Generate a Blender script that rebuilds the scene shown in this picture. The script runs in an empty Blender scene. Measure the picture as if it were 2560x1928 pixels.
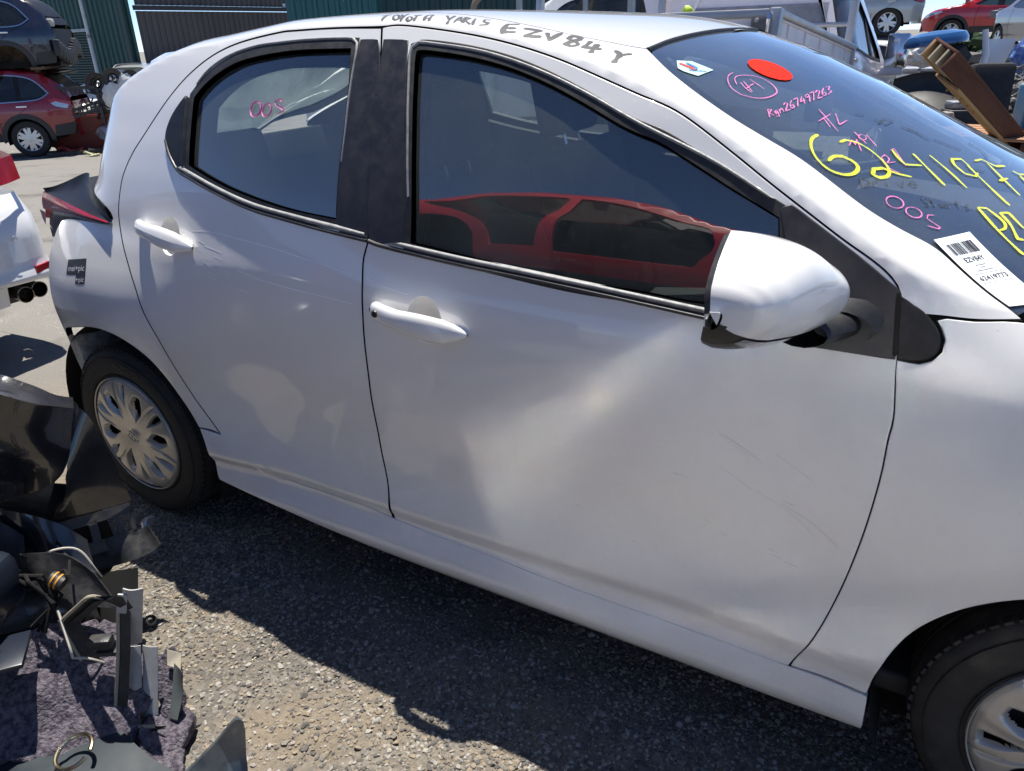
import bpy, bmesh, math, random
import numpy as np
from mathutils import Vector, Matrix, Euler
from mathutils.geometry import delaunay_2d_cdt
random.seed(7); RNG=np.random.default_rng(7)
SC=bpy.context.scene
COL=SC.collection
# ---------------------------------------------------------------- camera
cam_d=bpy.data.cameras.new('camera'); cam=bpy.data.objects.new('camera',cam_d); COL.objects.link(cam)
cam_d.sensor_width=36.0; cam_d.sensor_fit='HORIZONTAL'; cam_d.lens=36.0*1857.6/2560.0
cam_d.clip_start=.02; cam_d.clip_end=3000
_yaw,_pit,_rol=math.radians(30.564),math.radians(25.126),math.radians(-1.7456)
_f=Vector((-math.sin(_yaw)*math.cos(_pit),math.cos(_yaw)*math.cos(_pit),-math.sin(_pit)))
_r=Vector((math.cos(_yaw),math.sin(_yaw),0)); _u=_r.cross(_f)
_r2=_r*math.cos(_rol)+_u*math.sin(_rol); _u2=-_r*math.sin(_rol)+_u*math.cos(_rol)
_M=Matrix((_r2,_u2,-_f)).transposed().to_4x4(); _M.translation=Vector((2.1411,-1.1795,1.4335))
cam.matrix_world=_M; SC.camera=cam
# ---------------------------------------------------------------- sky, sun, exposure
SUN_DIR=Vector((.13,-.225,-.966)).normalized()      # the way the light travels
w=bpy.data.worlds.new('World'); SC.world=w; w.use_nodes=True
nt=w.node_tree; bg=nt.nodes['Background']
sky=nt.nodes.new('ShaderNodeTexSky'); sky.sky_type='NISHITA'; sky.sun_disc=False
sky.sun_elevation=math.asin(-SUN_DIR.z); sky.sun_rotation=math.atan2(-SUN_DIR.x,-SUN_DIR.y)
sky.air_density=.5; sky.dust_density=0; sky.ozone_density=2.0
tn=nt.nodes.new('ShaderNodeMix'); tn.data_type='RGBA'; tn.blend_type='MULTIPLY'; tn.inputs[0].default_value=1; tn.inputs[7].default_value=(.80,.88,1.0,1)   # clear, deep blue midday air
nt.links.new(sky.outputs[0],tn.inputs[6]); nt.links.new(tn.outputs[2],bg.inputs[0]); bg.inputs[1].default_value=.11
sd=bpy.data.lights.new('sun','SUN'); sd.energy=5.0; sd.angle=math.radians(.53); sd.color=(1,.955,.88)
sun=bpy.data.objects.new('sun',sd); COL.objects.link(sun); sun.location=(0,6,12)
sun.rotation_euler=SUN_DIR.to_track_quat('-Z','Y').to_euler()
vs=SC.view_settings; vs.view_transform='Standard'; vs.look='None'; vs.gamma=1; vs.use_curve_mapping=False; vs.exposure=.74
SC.cycles.max_bounces=10; SC.cycles.transparent_max_bounces=24; SC.cycles.glossy_bounces=5; SC.cycles.diffuse_bounces=4
SC.cycles.caustics_reflective=True; SC.cycles.blur_glossy=0; SC.cycles.caustics_refractive=False; SC.cycles.sample_clamp_indirect=0
SC.cycles.use_denoising=True
# ---- body surface of the white hatchback: x forward from the rear axle, v height (then arc over the roof)
HW=0.8475
def sst(a,b,x):
    t=np.clip((x-a)/(b-a),0,1); return t*t*(3-2*t)
def _tab(pts,sig):
    pts=np.array(pts,float); g=np.linspace(-.6,3.6,8401); y=np.interp(g,pts[:,0],pts[:,1])
    dx=g[1]-g[0]; n=max(1,int(4*sig/dx)); k=np.exp(-.5*((np.arange(-n,n+1)*dx)/sig)**2); k/=k.sum()
    yy=np.convolve(np.pad(y,n,mode='edge'),k,mode='valid'); return g,yy
_PG,_PY=_tab([(-.6,.3),(.10,.12),(.17,.058),(.19,.030),(.238,.006),(.312,.034),(.334,.039),(.375,.021),(.47,.037),(.56,.031),(.68,.012),(.80,.001),(.86,.0),(.93,.006),(1.0,.026),(1.06,.043),(1.12,.060),(1.2,.088),(1.3,.131),(1.40,.184),(1.50,.248),(3.6,1.5)],.016)
def S(x,z):
    x=np.asarray(x,float);z=np.asarray(z,float)
    zz=z+.03*sst(2.0,1.0,x)*sst(.52,.40,z)*sst(.30,.36,z)
    y=np.interp(zz,_PG,_PY)
    h=sst(.8,.1,x)
    y=y+.052*h*sst(.70,1.0,z)
    r=np.hypot(x,z-.30); y=y-.026*sst(.72,.36,r)*sst(.15,.35,z)
    r=np.hypot(x-2.55,z-.30); y=y-.024*sst(.80,.36,r)*sst(.15,.35,z)
    y=y+np.maximum(0,-x+.05)**2*(.50+.40*sst(.85,1.05,z))+.10*np.maximum(0,.55-x)**2*sst(.95,1.3,z)
    y=y+1.6*np.maximum(0,.10-x)**2*sst(.985,1.10,z)
    y=y+.5*np.maximum(0,x-2.75)**2
    y=y+.9*np.maximum(0,z-.95)**2*sst(2.1,2.35,x)*4
    return y
def _spl(xs,ys,sig=.04):
    g=np.linspace(-.8,3.8,4601)
    y=np.interp(g,xs,ys)
    # extrapolate linearly at ends
    dx=g[1]-g[0];n=int(4*sig/dx);k=np.exp(-.5*((np.arange(-n,n+1)*dx)/sig)**2);k/=k.sum()
    return g,np.convolve(np.pad(y,n,mode='edge'),k,mode='valid')
_ZB=_spl([-.8,-.45,-.35,-.25,-.15,-.05,.05,.15,.25,.35,.45,.57,.70,.88,1.06,1.16,1.26,1.36,1.454,1.544,1.63,1.707,1.80,1.884,1.949,2.011,2.055,2.10,2.2,2.4,2.7,3.2,3.8],
        [.70,1.03,1.09,1.15,1.21,1.27,1.33,1.375,1.405,1.425,1.433,1.447,1.463,1.467,1.466,1.459,1.446,1.428,1.404,1.380,1.35,1.318,1.272,1.222,1.184,1.148,1.122,1.096,1.056,1.025,.98,.86,.7],.03)
_ZC=_spl([-.8,-.45,-.05,.02,.10,.3,.5,.75,1.0,1.25,1.45,1.56,1.75,2.0,2.3,2.5,2.6,2.8,3.2,3.8],
        [.62,.95,1.28,1.408,1.436,1.468,1.484,1.494,1.496,1.489,1.475,1.458,1.402,1.295,1.146,1.058,1.045,1.02,.93,.7],.035)
def zb(x): return np.interp(x,*_ZB)
def zc(x): return np.interp(x,*_ZC)
ARC=.66
def G(x,v):
    x=np.asarray(x,float);v=np.asarray(v,float);x,v=np.broadcast_arrays(x,v)
    b=zb(x); y1=S(x,np.minimum(v,b)); 
    u=np.clip((v-b)/ARC,0,2.0); far=u>1; u=np.where(far,2-u,u)
    yb=S(x,b); sl=(yb-S(x,b-.01))/.01
    L=np.sqrt(1+sl*sl); c=zc(x)
    m0=.15*sst(1.9,1.4,x)+.22*sst(1.4,1.9,x); m0=m0*sst(-.5,.2,x)+.5*(1-sst(-.5,.2,x))
    m1=HW-yb
    h00=2*u**3-3*u**2+1;h10=u**3-2*u**2+u;h01=-2*u**3+3*u**2;h11=u**3-u**2
    yu=h00*yb+h10*m0*sl/L+h01*HW+h11*m1
    zu=h00*b+h10*m0/L+h01*c
    top=v>b
    yu=np.where(far,2*HW-yu,yu)
    return np.stack([x+0*v,np.where(top,yu,y1),np.where(top,zu,v)],-1)
def N(x,v,e=.004):
    a=G(np.asarray(x)+e,v)-G(np.asarray(x)-e,v); b=G(x,np.asarray(v)+e)-G(x,np.asarray(v)-e)
    n=np.cross(a,b); n/=np.linalg.norm(n,axis=-1,keepdims=True)+1e-12
    return n   # outward (-y side)

G_CAR=G; N_CAR=N
# traced seams and outlines of the white hatchback, (x, v) on its body surface
CV={
'seam_top':[(0.1327,0.9895),(0.1301,1.0807),(0.1455,1.1301),(0.1755,1.1760),(0.2132,1.2147),(0.2601,1.2627),(0.3361,1.3320),(0.4004,1.3764),(0.4837,1.4158),(0.5803,1.4412),(0.7104,1.4584),(0.7576,1.4605),(0.8805,1.4626),(1.0151,1.4608),(1.0635,1.4627),(1.1648,1.4519),(1.2681,1.4372),(1.3669,1.4178),(1.4611,1.3934),(1.5509,1.3638),(1.6356,1.3349),(1.7131,1.3089),(1.8059,1.2569),(1.8873,1.2075),(1.9511,1.1698),(2.0124,1.1335),(2.0562,1.1098),(2.0855,1.0905),(2.1048,1.0688),(2.1142,1.0366)],
'rdoor_low':[(0.1460,0.9811),(0.1743,0.9304),(0.2082,0.8712),(0.2377,0.8262),(0.2626,0.7763),(0.2864,0.7373),(0.3114,0.6944),(0.3510,0.5890),(0.3943,0.5087),(0.4658,0.4187),(0.5144,0.3815),(0.5632,0.3607),(0.6069,0.3416),(0.6908,0.3237),(0.8169,0.3240),(0.9569,0.3240),(1.0521,0.3160)],
'fdoor_bot':[(1.0606,0.3152),(1.1879,0.3089),(1.3293,0.3056),(1.4934,0.2985),(1.6436,0.2961),(1.8308,0.2968),(1.9564,0.3001),(2.0424,0.3021)],
'fseam':[(2.0441,0.3029),(2.0657,0.3575),(2.0901,0.4359),(2.1061,0.5096),(2.1178,0.5894),(2.1269,0.6785),(2.1323,0.7762),(2.1313,0.8416),(2.1327,0.8819),(2.1224,0.9536),(2.1122,1.0211)],
'bseam':[(1.0156,1.4595),(1.0399,1.3827),(1.0481,1.3054),(1.0548,1.2275),(1.0611,1.1485),(1.0731,1.0528),(1.0622,1.0039),(1.0649,0.9460),(1.0639,0.8628),(1.0564,0.7462),(1.0467,0.6294),(1.0430,0.5055),(1.0551,0.4026),(1.0552,0.3169)],
'rtrim_out':[(0.3987,1.3205),(0.3547,1.2818),(0.3233,1.2423),(0.3266,1.2071),(0.3477,1.1856),(0.3975,1.1565),(0.4004,1.1374),(0.4511,1.1284),(0.5693,1.1000),(0.7003,1.0744),(0.7657,1.0724),(0.8103,1.0628),(1.0722,1.0356)],
'rglass':[(0.4305,1.3180),(0.4661,1.3491),(0.5228,1.3796),(0.5936,1.4029),(0.6867,1.4163),(0.7737,1.4234),(0.8560,1.4247),(0.9485,1.4244),(0.9657,1.3569),(0.9763,1.2778),(0.9779,1.1977),(0.9803,1.1297),(0.9827,1.0742),(0.8515,1.0822),(0.7413,1.0958),(0.6163,1.1161),(0.5324,1.1344),(0.4469,1.1566)],
'rseal':[(0.3934,1.3173),(0.4205,1.3425),(0.4668,1.3765),(0.5373,1.4093),(0.6317,1.4300),(0.7230,1.4383),(0.8081,1.4415),(0.9397,1.4418),(0.9554,1.4361),(0.9605,1.4281),(0.9652,1.3833),(0.9689,1.3464),(0.9763,1.2778)],
'rtri':[(0.3934,1.3173),(0.4195,1.1548),(0.3973,1.1565),(0.3462,1.1920),(0.3312,1.2138),(0.3305,1.2394),(0.3498,1.2753)],
'rbelt_low':[(0.4004,1.1374),(0.4512,1.1268),(0.5693,1.1000),(0.7003,1.0744),(0.7656,1.0739),(0.8102,1.0642),(1.0720,1.0375)],
'rbelt_up':[(0.4042,1.1538),(0.4796,1.1400),(0.5682,1.1154),(0.6995,1.0879),(0.7415,1.0928),(0.8516,1.0801),(0.9909,1.0617),(1.0729,1.0547)],
'fglass':[(1.1219,1.4149),(1.1430,1.4183),(1.2466,1.4067),(1.3461,1.3877),(1.4420,1.3595),(1.5344,1.3241),(1.6220,1.2863),(1.6901,1.2654),(1.7616,1.2327),(1.8299,1.1999),(1.8883,1.1733),(1.9160,1.1603),(1.9236,1.1210),(1.9403,1.0288),(1.8212,1.0060),(1.6928,1.0113),(1.5488,1.0138),(1.3458,1.0302),(1.1824,1.0452),(1.1752,1.1297),(1.1538,1.2567),(1.1235,1.3947)],
'fseal':[(1.1310,1.2814),(1.1157,1.3570),(1.1035,1.4076),(1.1024,1.4253),(1.1166,1.4338),(1.1732,1.4289),(1.2754,1.4159),(1.3741,1.3944),(1.4685,1.3662),(1.5593,1.3310),(1.6456,1.2934),(1.7037,1.2788),(1.7912,1.2396),(1.8588,1.2044),(1.9160,1.1781),(1.9274,1.1775)],
'fbelt_low':[(1.0747,1.0358),(1.1168,1.0288),(1.3042,1.0152),(1.4723,1.0072),(1.6246,0.9984),(1.7299,0.9905),(1.8233,0.9844)],
'fbelt_up':[(1.0731,1.0528),(1.1827,1.0423),(1.3461,1.0278),(1.5491,1.0115),(1.6931,1.0088),(1.8215,1.0039)],
'sail':[(1.9137,1.1752),(1.9274,1.1775),(2.0137,1.1269),(2.0582,1.0994),(2.1035,1.0694),(2.1103,1.0208),(2.1179,0.9695),(1.9836,0.9695)],
'tri':[(2.1087,1.0615),(2.1321,1.0473),(2.1520,1.0342),(2.1658,1.0181),(2.1726,1.0025),(2.1702,0.9876),(2.1618,0.9776),(2.1442,0.9719),(2.1224,0.9696)],
'ws_edge':[(1.6055,1.5572),(1.6616,1.4848),(1.7264,1.4226),(1.7996,1.3731),(1.8642,1.3493),(1.9267,1.3265),(2.0244,1.2613),(2.0824,1.2356),(2.1375,1.2142),(2.1804,1.1656),(2.2212,1.1120),(2.2495,1.0736)],
'ws_top':[(1.6017,1.5680),(1.5963,1.6277),(1.6064,1.6893),(1.6196,1.7447),(1.6305,1.8109),(1.6435,1.8811),(1.6534,1.9513)],
'ditch':[(1.0734,1.6246),(1.1814,1.6158),(1.2897,1.5900),(1.3873,1.5727),(1.4761,1.5633),(1.5565,1.5621),(1.5936,1.5723)],
'fender_top':[(2.1485,1.0386),(2.1716,1.0386),(2.2137,1.0376),(2.2696,1.0423)],
'rarch2':[(0.3989,0.3739),(0.4064,0.3076),(0.4185,0.2790)],
'qrseam':[(0.3717,0.4259),(0.4673,0.4207)],
'frseam':[(2.0453,0.3026),(2.1089,0.3033),(2.1871,0.2985)],
'farch':[(2.1877,0.2988),(2.1906,0.3169),(2.1957,0.3737),(2.2128,0.4237),(2.2458,0.4816),(2.3063,0.5648),(2.3631,0.6111)],
'plast':[(-0.0702,0.8785),(0.0204,0.8909),(0.0091,0.8462),(0.0090,0.8187),(-0.0365,0.8131),(-0.0371,0.8396),(-0.0848,0.8328)]}
# handwriting on the car, strokes in the same (x, v)
WR={
'roof_s':[[(0.9855,1.5690),(1.0018,1.5936)],[(0.9961,1.5802),(1.0086,1.4980)],[(1.0380,1.5583),(1.0426,1.5467),(1.0458,1.5357),(1.0475,1.5258),(1.0477,1.5180),(1.0466,1.5125),(1.0446,1.5098),(1.0420,1.5101),(1.0389,1.5134),(1.0356,1.5193),(1.0321,1.5280),(1.0285,1.5384),(1.0251,1.5498),(1.0220,1.5614),(1.0196,1.5718),(1.0185,1.5798),(1.0195,1.5834),(1.0226,1.5825),(1.0274,1.5769),(1.0331,1.5678),(1.0384,1.5571),(1.0430,1.5455)],[(1.0334,1.5859),(1.0574,1.5403)],[(1.0464,1.5966),(1.0612,1.4901)],[(1.0803,1.5349),(1.0828,1.5272),(1.0845,1.5194),(1.0853,1.5120),(1.0851,1.5058),(1.0841,1.5015),(1.0824,1.4992),(1.0803,1.4990),(1.0780,1.5010),(1.0757,1.5053),(1.0734,1.5113),(1.0714,1.5185),(1.0697,1.5266),(1.0685,1.5345),(1.0678,1.5414),(1.0681,1.5466),(1.0692,1.5494),(1.0714,1.5493),(1.0742,1.5464),(1.0775,1.5411),(1.0805,1.5342),(1.0830,1.5264)],[(1.0752,1.5648),(1.0911,1.5777)],[(1.0836,1.5677),(1.0967,1.4924)],[(1.1210,1.5037),(1.1072,1.5690),(1.1177,1.5851),(1.1337,1.5015)],[(1.1188,1.5318),(1.1302,1.5397)],[(1.1535,1.5818),(1.1782,1.5338)],[(1.1722,1.5854),(1.1836,1.4837)],[(1.1965,1.5039),(1.1907,1.5772),(1.2132,1.5149)],[(1.1968,1.5336),(1.2081,1.5394)],[(1.2182,1.5110),(1.2015,1.5790),(1.2168,1.5672),(1.2151,1.5414),(1.2362,1.5048)],[(1.2273,1.5736),(1.2440,1.4998)],[(1.2620,1.5774),(1.2502,1.5727),(1.2557,1.5498),(1.2691,1.5415),(1.2714,1.5213),(1.2568,1.5073)]],
'roof_b':[[(1.3303,1.5737),(1.3096,1.5557),(1.3196,1.4772),(1.3480,1.4965)],[(1.3179,1.5164),(1.3384,1.5301)],[(1.3513,1.5416),(1.3864,1.5478),(1.3707,1.4780),(1.4035,1.5003)],[(1.4030,1.5423),(1.4244,1.4881),(1.4264,1.5629)],[(1.4757,1.5470),(1.4618,1.5570),(1.4516,1.5543),(1.4517,1.5300),(1.4732,1.5153),(1.4812,1.4981),(1.4724,1.4782),(1.4579,1.4851),(1.4646,1.5162),(1.4742,1.5456)],[(1.4943,1.5432),(1.4964,1.5119),(1.4940,1.4920),(1.5288,1.5032)],[(1.5122,1.5321),(1.5166,1.4621)],[(1.5511,1.5167),(1.5683,1.4962),(1.5819,1.5188)],[(1.5673,1.4952),(1.5683,1.4355)]],
'pink':[[(1.7480,1.5717),(1.7465,1.5512),(1.7534,1.5236),(1.7678,1.4957),(1.7872,1.4813),(1.8098,1.4874),(1.8251,1.5085),(1.8306,1.5381),(1.8248,1.5586),(1.8083,1.5787),(1.7869,1.5881),(1.7705,1.5800),(1.7597,1.5643),(1.7583,1.5467),(1.7644,1.5304),(1.7700,1.5200)],[(1.7712,1.5349),(1.7847,1.5172),(1.7986,1.5059)],[(1.7735,1.5446),(1.7988,1.5104)],[(1.7789,1.5630),(1.8101,1.5403)],[(1.7872,1.5159),(1.7900,1.5483)],[(1.9146,1.4839),(1.9241,1.5287)],[(1.9195,1.5007),(1.9355,1.4756)],[(1.9028,1.5322),(1.9490,1.4706)],[(1.9295,1.5378),(1.9458,1.4957),(1.9526,1.5246)],[(1.9751,1.4325),(1.9748,1.4545),(1.9834,1.4415),(1.9807,1.4632),(1.9956,1.4269)],[(1.9716,1.4869),(1.9976,1.4582)],[(1.9937,1.4759),(1.9936,1.4729),(1.9928,1.4703),(1.9915,1.4682),(1.9898,1.4671),(1.9879,1.4668),(1.9860,1.4675),(1.9842,1.4690),(1.9827,1.4714),(1.9816,1.4742),(1.9812,1.4773),(1.9813,1.4803),(1.9821,1.4829),(1.9834,1.4850),(1.9851,1.4862),(1.9870,1.4864),(1.9890,1.4856),(1.9908,1.4839),(1.9923,1.4815),(1.9933,1.4786),(1.9937,1.4755),(1.9935,1.4725)],[(1.9905,1.4909),(2.0141,1.4602)],[(2.0274,1.4279),(2.0429,1.4027),(2.0618,1.3963)],[(2.0274,1.4279),(2.0310,1.4404),(2.0398,1.4304),(2.0380,1.4142),(2.0506,1.4289)],[(2.0360,1.4627),(2.0404,1.4720),(2.0482,1.4576),(2.0666,1.4263),(2.0707,1.4325)],[(2.0808,1.2990),(2.0786,1.2945),(2.0753,1.2910),(2.0713,1.2891),(2.0671,1.2889),(2.0630,1.2905),(2.0595,1.2937),(2.0571,1.2982),(2.0559,1.3036),(2.0561,1.3091),(2.0577,1.3142),(2.0605,1.3183),(2.0643,1.3210),(2.0686,1.3219),(2.0729,1.3209),(2.0767,1.3183),(2.0797,1.3142),(2.0814,1.3091),(2.0818,1.3037),(2.0807,1.2985),(2.0783,1.2940),(2.0749,1.2907)],[(2.0963,1.2804),(2.0927,1.2822),(2.0898,1.2852),(2.0878,1.2891),(2.0870,1.2935),(2.0873,1.2981),(2.0889,1.3022),(2.0916,1.3054),(2.0950,1.3074),(2.0988,1.3080),(2.1026,1.3072),(2.1061,1.3048),(2.1087,1.3014),(2.1103,1.2972),(2.1107,1.2927),(2.1099,1.2884),(2.1080,1.2846),(2.1051,1.2819),(2.1015,1.2803),(2.0977,1.2801),(2.0940,1.2813),(2.0908,1.2839)],[(2.1289,1.3032),(2.1194,1.2993),(2.1191,1.2882),(2.1404,1.2735),(2.1385,1.2682),(2.1223,1.2682)],[(1.8477,1.4333),(1.8375,1.4599),(1.8428,1.4652),(1.8430,1.4475),(1.8522,1.4476)],[(1.8502,1.4712),(1.8488,1.4605),(1.8533,1.4539),(1.8513,1.4688),(1.8590,1.4515),(1.8553,1.4458)],[(1.8573,1.4639),(1.8520,1.4775),(1.8535,1.4760),(1.8542,1.4847),(1.8605,1.4742)],[(1.8529,1.4999),(1.8523,1.5116),(1.8565,1.5128),(1.8620,1.4793),(1.8664,1.4938)],[(1.8579,1.5325),(1.8612,1.5090),(1.8668,1.4983),(1.8687,1.5079),(1.8652,1.5160),(1.8627,1.5074)],[(1.8594,1.5380),(1.8629,1.5515),(1.8726,1.5148)],[(1.8662,1.5642),(1.8712,1.5377),(1.8755,1.5534)],[(1.8706,1.5576),(1.8788,1.5364)],[(1.8756,1.5775),(1.8745,1.5650),(1.8701,1.5717),(1.8711,1.5844),(1.8756,1.5775),(1.8831,1.5519)],[(1.8726,1.5906),(1.8760,1.6056),(1.8866,1.5644)],[(1.8796,1.6028),(1.8787,1.6172),(1.8832,1.6182),(1.8900,1.5772),(1.8943,1.5941)],[(1.8842,1.6432),(1.8884,1.6132),(1.8946,1.5995),(1.8964,1.6112),(1.8924,1.6215),(1.8900,1.6110)],[(1.8856,1.6503),(1.8905,1.6641),(1.8931,1.6391),(1.8996,1.6392),(1.8993,1.6143)]],
'pinkR':[[(0.6886,1.3118),(0.6923,1.3082),(0.6947,1.3038),(0.6954,1.2990),(0.6945,1.2941),(0.6919,1.2898),(0.6880,1.2863),(0.6832,1.2840),(0.6779,1.2832),(0.6725,1.2839),(0.6677,1.2860),(0.6638,1.2894),(0.6612,1.2937),(0.6601,1.2985),(0.6607,1.3034),(0.6628,1.3079),(0.6663,1.3116),(0.6709,1.3141),(0.6761,1.3152),(0.6815,1.3148),(0.6866,1.3130),(0.6908,1.3099)],[(0.7274,1.3081),(0.7300,1.3049),(0.7313,1.3010),(0.7312,1.2969),(0.7298,1.2928),(0.7272,1.2891),(0.7236,1.2863),(0.7194,1.2846),(0.7149,1.2841),(0.7107,1.2849),(0.7071,1.2869),(0.7044,1.2899),(0.7029,1.2937),(0.7027,1.2978),(0.7038,1.3020),(0.7061,1.3057),(0.7094,1.3087),(0.7135,1.3107),(0.7179,1.3115),(0.7222,1.3109),(0.7260,1.3092),(0.7290,1.3063)],[(0.7643,1.3163),(0.7540,1.3209),(0.7404,1.3160),(0.7475,1.3077),(0.7676,1.3024),(0.7726,1.2969),(0.7555,1.2901)]],
'yellow':[[(1.9253,1.4344),(1.9205,1.4107),(1.9268,1.3793),(1.9419,1.3504),(1.9625,1.3315),(1.9850,1.3315),(1.9991,1.3466),(2.0020,1.3685),(1.9921,1.3836),(1.9739,1.3891),(1.9618,1.3787),(1.9580,1.3581)],[(1.9604,1.4334),(1.9661,1.4472),(1.9843,1.4511),(2.0070,1.4402),(2.0316,1.4175),(2.0456,1.3950),(2.0464,1.3735),(2.0358,1.3614),(2.0254,1.3642),(2.0236,1.3820),(2.0357,1.3943),(2.0591,1.3919),(2.0815,1.3960)],[(2.0379,1.4656),(2.0521,1.4429),(2.0662,1.4293),(2.0909,1.4434)],[(2.0712,1.4750),(2.1021,1.4377),(2.1334,1.4001)],[(2.0971,1.4889),(2.1338,1.4530),(2.1678,1.4141)],[(2.1664,1.4971),(2.1503,1.5156),(2.1352,1.5025),(2.1402,1.4832),(2.1609,1.4623),(2.1796,1.4660),(2.1818,1.4829)],[(2.1630,1.4982),(2.1859,1.4674),(2.2392,1.4012)],[(2.1743,1.5297),(2.1852,1.5486),(2.2128,1.5434),(2.2299,1.5667)],[(2.1957,1.5430),(2.2269,1.4964),(2.2565,1.4536)],[(2.2206,1.4823),(2.2351,1.5090)],[(2.2437,1.5568),(2.2574,1.5542),(2.2812,1.5881)],[(2.2573,1.5490),(2.2858,1.4982)],[(2.1893,1.3620),(2.2262,1.3060),(2.2628,1.2559)],[(2.1893,1.3620),(2.2035,1.3677),(2.2304,1.3428),(2.2339,1.3217),(2.2260,1.3115)],[(2.2245,1.3660),(2.2382,1.3750),(2.2621,1.3386)],[(2.2245,1.3660),(2.2419,1.3380),(2.2537,1.2986),(2.2623,1.3035)]],
'grey':[[(2.0181,1.3179),(2.0090,1.3449),(2.0232,1.3458),(2.0267,1.3315),(2.0181,1.3179)],[(2.0276,1.3458),(2.0354,1.3316)],[(2.0309,1.3416),(2.0363,1.3524)],[(2.0462,1.3596),(2.0540,1.3453)],[(2.0607,1.3699),(2.0729,1.3585),(2.0720,1.3777)],[(2.0810,1.3737),(2.0919,1.3826),(2.0846,1.3861),(2.0810,1.3737),(2.0888,1.3690),(2.0946,1.3761)],[(2.1123,1.3462),(2.1049,1.3459),(2.1068,1.3374),(2.1156,1.3345),(2.1178,1.3250),(2.1105,1.3247)],[(2.1169,1.3507),(2.1273,1.3286)],[(2.1171,1.3416),(2.1247,1.3458)],[(2.1387,1.3459),(2.1322,1.3434),(2.1364,1.3333),(2.1396,1.3436),(2.1441,1.3348)],[(2.1418,1.3497),(2.1482,1.3363)],[(2.1445,1.3454),(2.1483,1.3522)],[(2.1537,1.3650),(2.1637,1.3421)],[(2.1536,1.3555),(2.1614,1.3600)],[(2.1753,1.3614),(2.1699,1.3579),(2.1776,1.3529),(2.1736,1.3460)],[(1.9917,1.5669),(2.0124,1.5579),(2.0205,1.5857),(2.0045,1.5847),(2.0009,1.5517)],[(2.0359,1.5711),(2.0624,1.5681),(2.0763,1.5625)],[(2.0485,1.5738),(2.0907,1.5529)],[(1.9578,1.5635),(1.9722,1.5697)],[(2.1577,1.6142),(2.1833,1.6016),(2.1985,1.5660)],[(2.1684,1.4909),(2.1941,1.4977)],[(2.0962,1.5630),(2.1472,1.5576)]]}
DC={
'oval':[(1.8300,1.6422),(1.8307,1.6326),(1.8291,1.6240),(1.8255,1.6166),(1.8200,1.6108),(1.8130,1.6069),(1.8048,1.6051),(1.7958,1.6054),(1.7864,1.6080),(1.7771,1.6127),(1.7682,1.6195),(1.7602,1.6281),(1.7536,1.6380),(1.7488,1.6485),(1.7459,1.6594),(1.7454,1.6696),(1.7471,1.6788),(1.7512,1.6862),(1.7574,1.6915),(1.7653,1.6946),(1.7744,1.6952),(1.7842,1.6935),(1.7943,1.6894),(1.8039,1.6832),(1.8126,1.6753),(1.8200,1.6661),(1.8256,1.6561),(1.8292,1.6460)],
'valv':[(1.6539,1.5539),(1.6746,1.5721),(1.7184,1.5569),(1.7077,1.5055),(1.6821,1.5066),(1.6687,1.5143)],
'label':[(2.1346,1.2343),(2.1817,1.2817),(2.2650,1.1636)],
'label2':[(2.1866,1.1623),(2.2488,1.0833)]}
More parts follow.
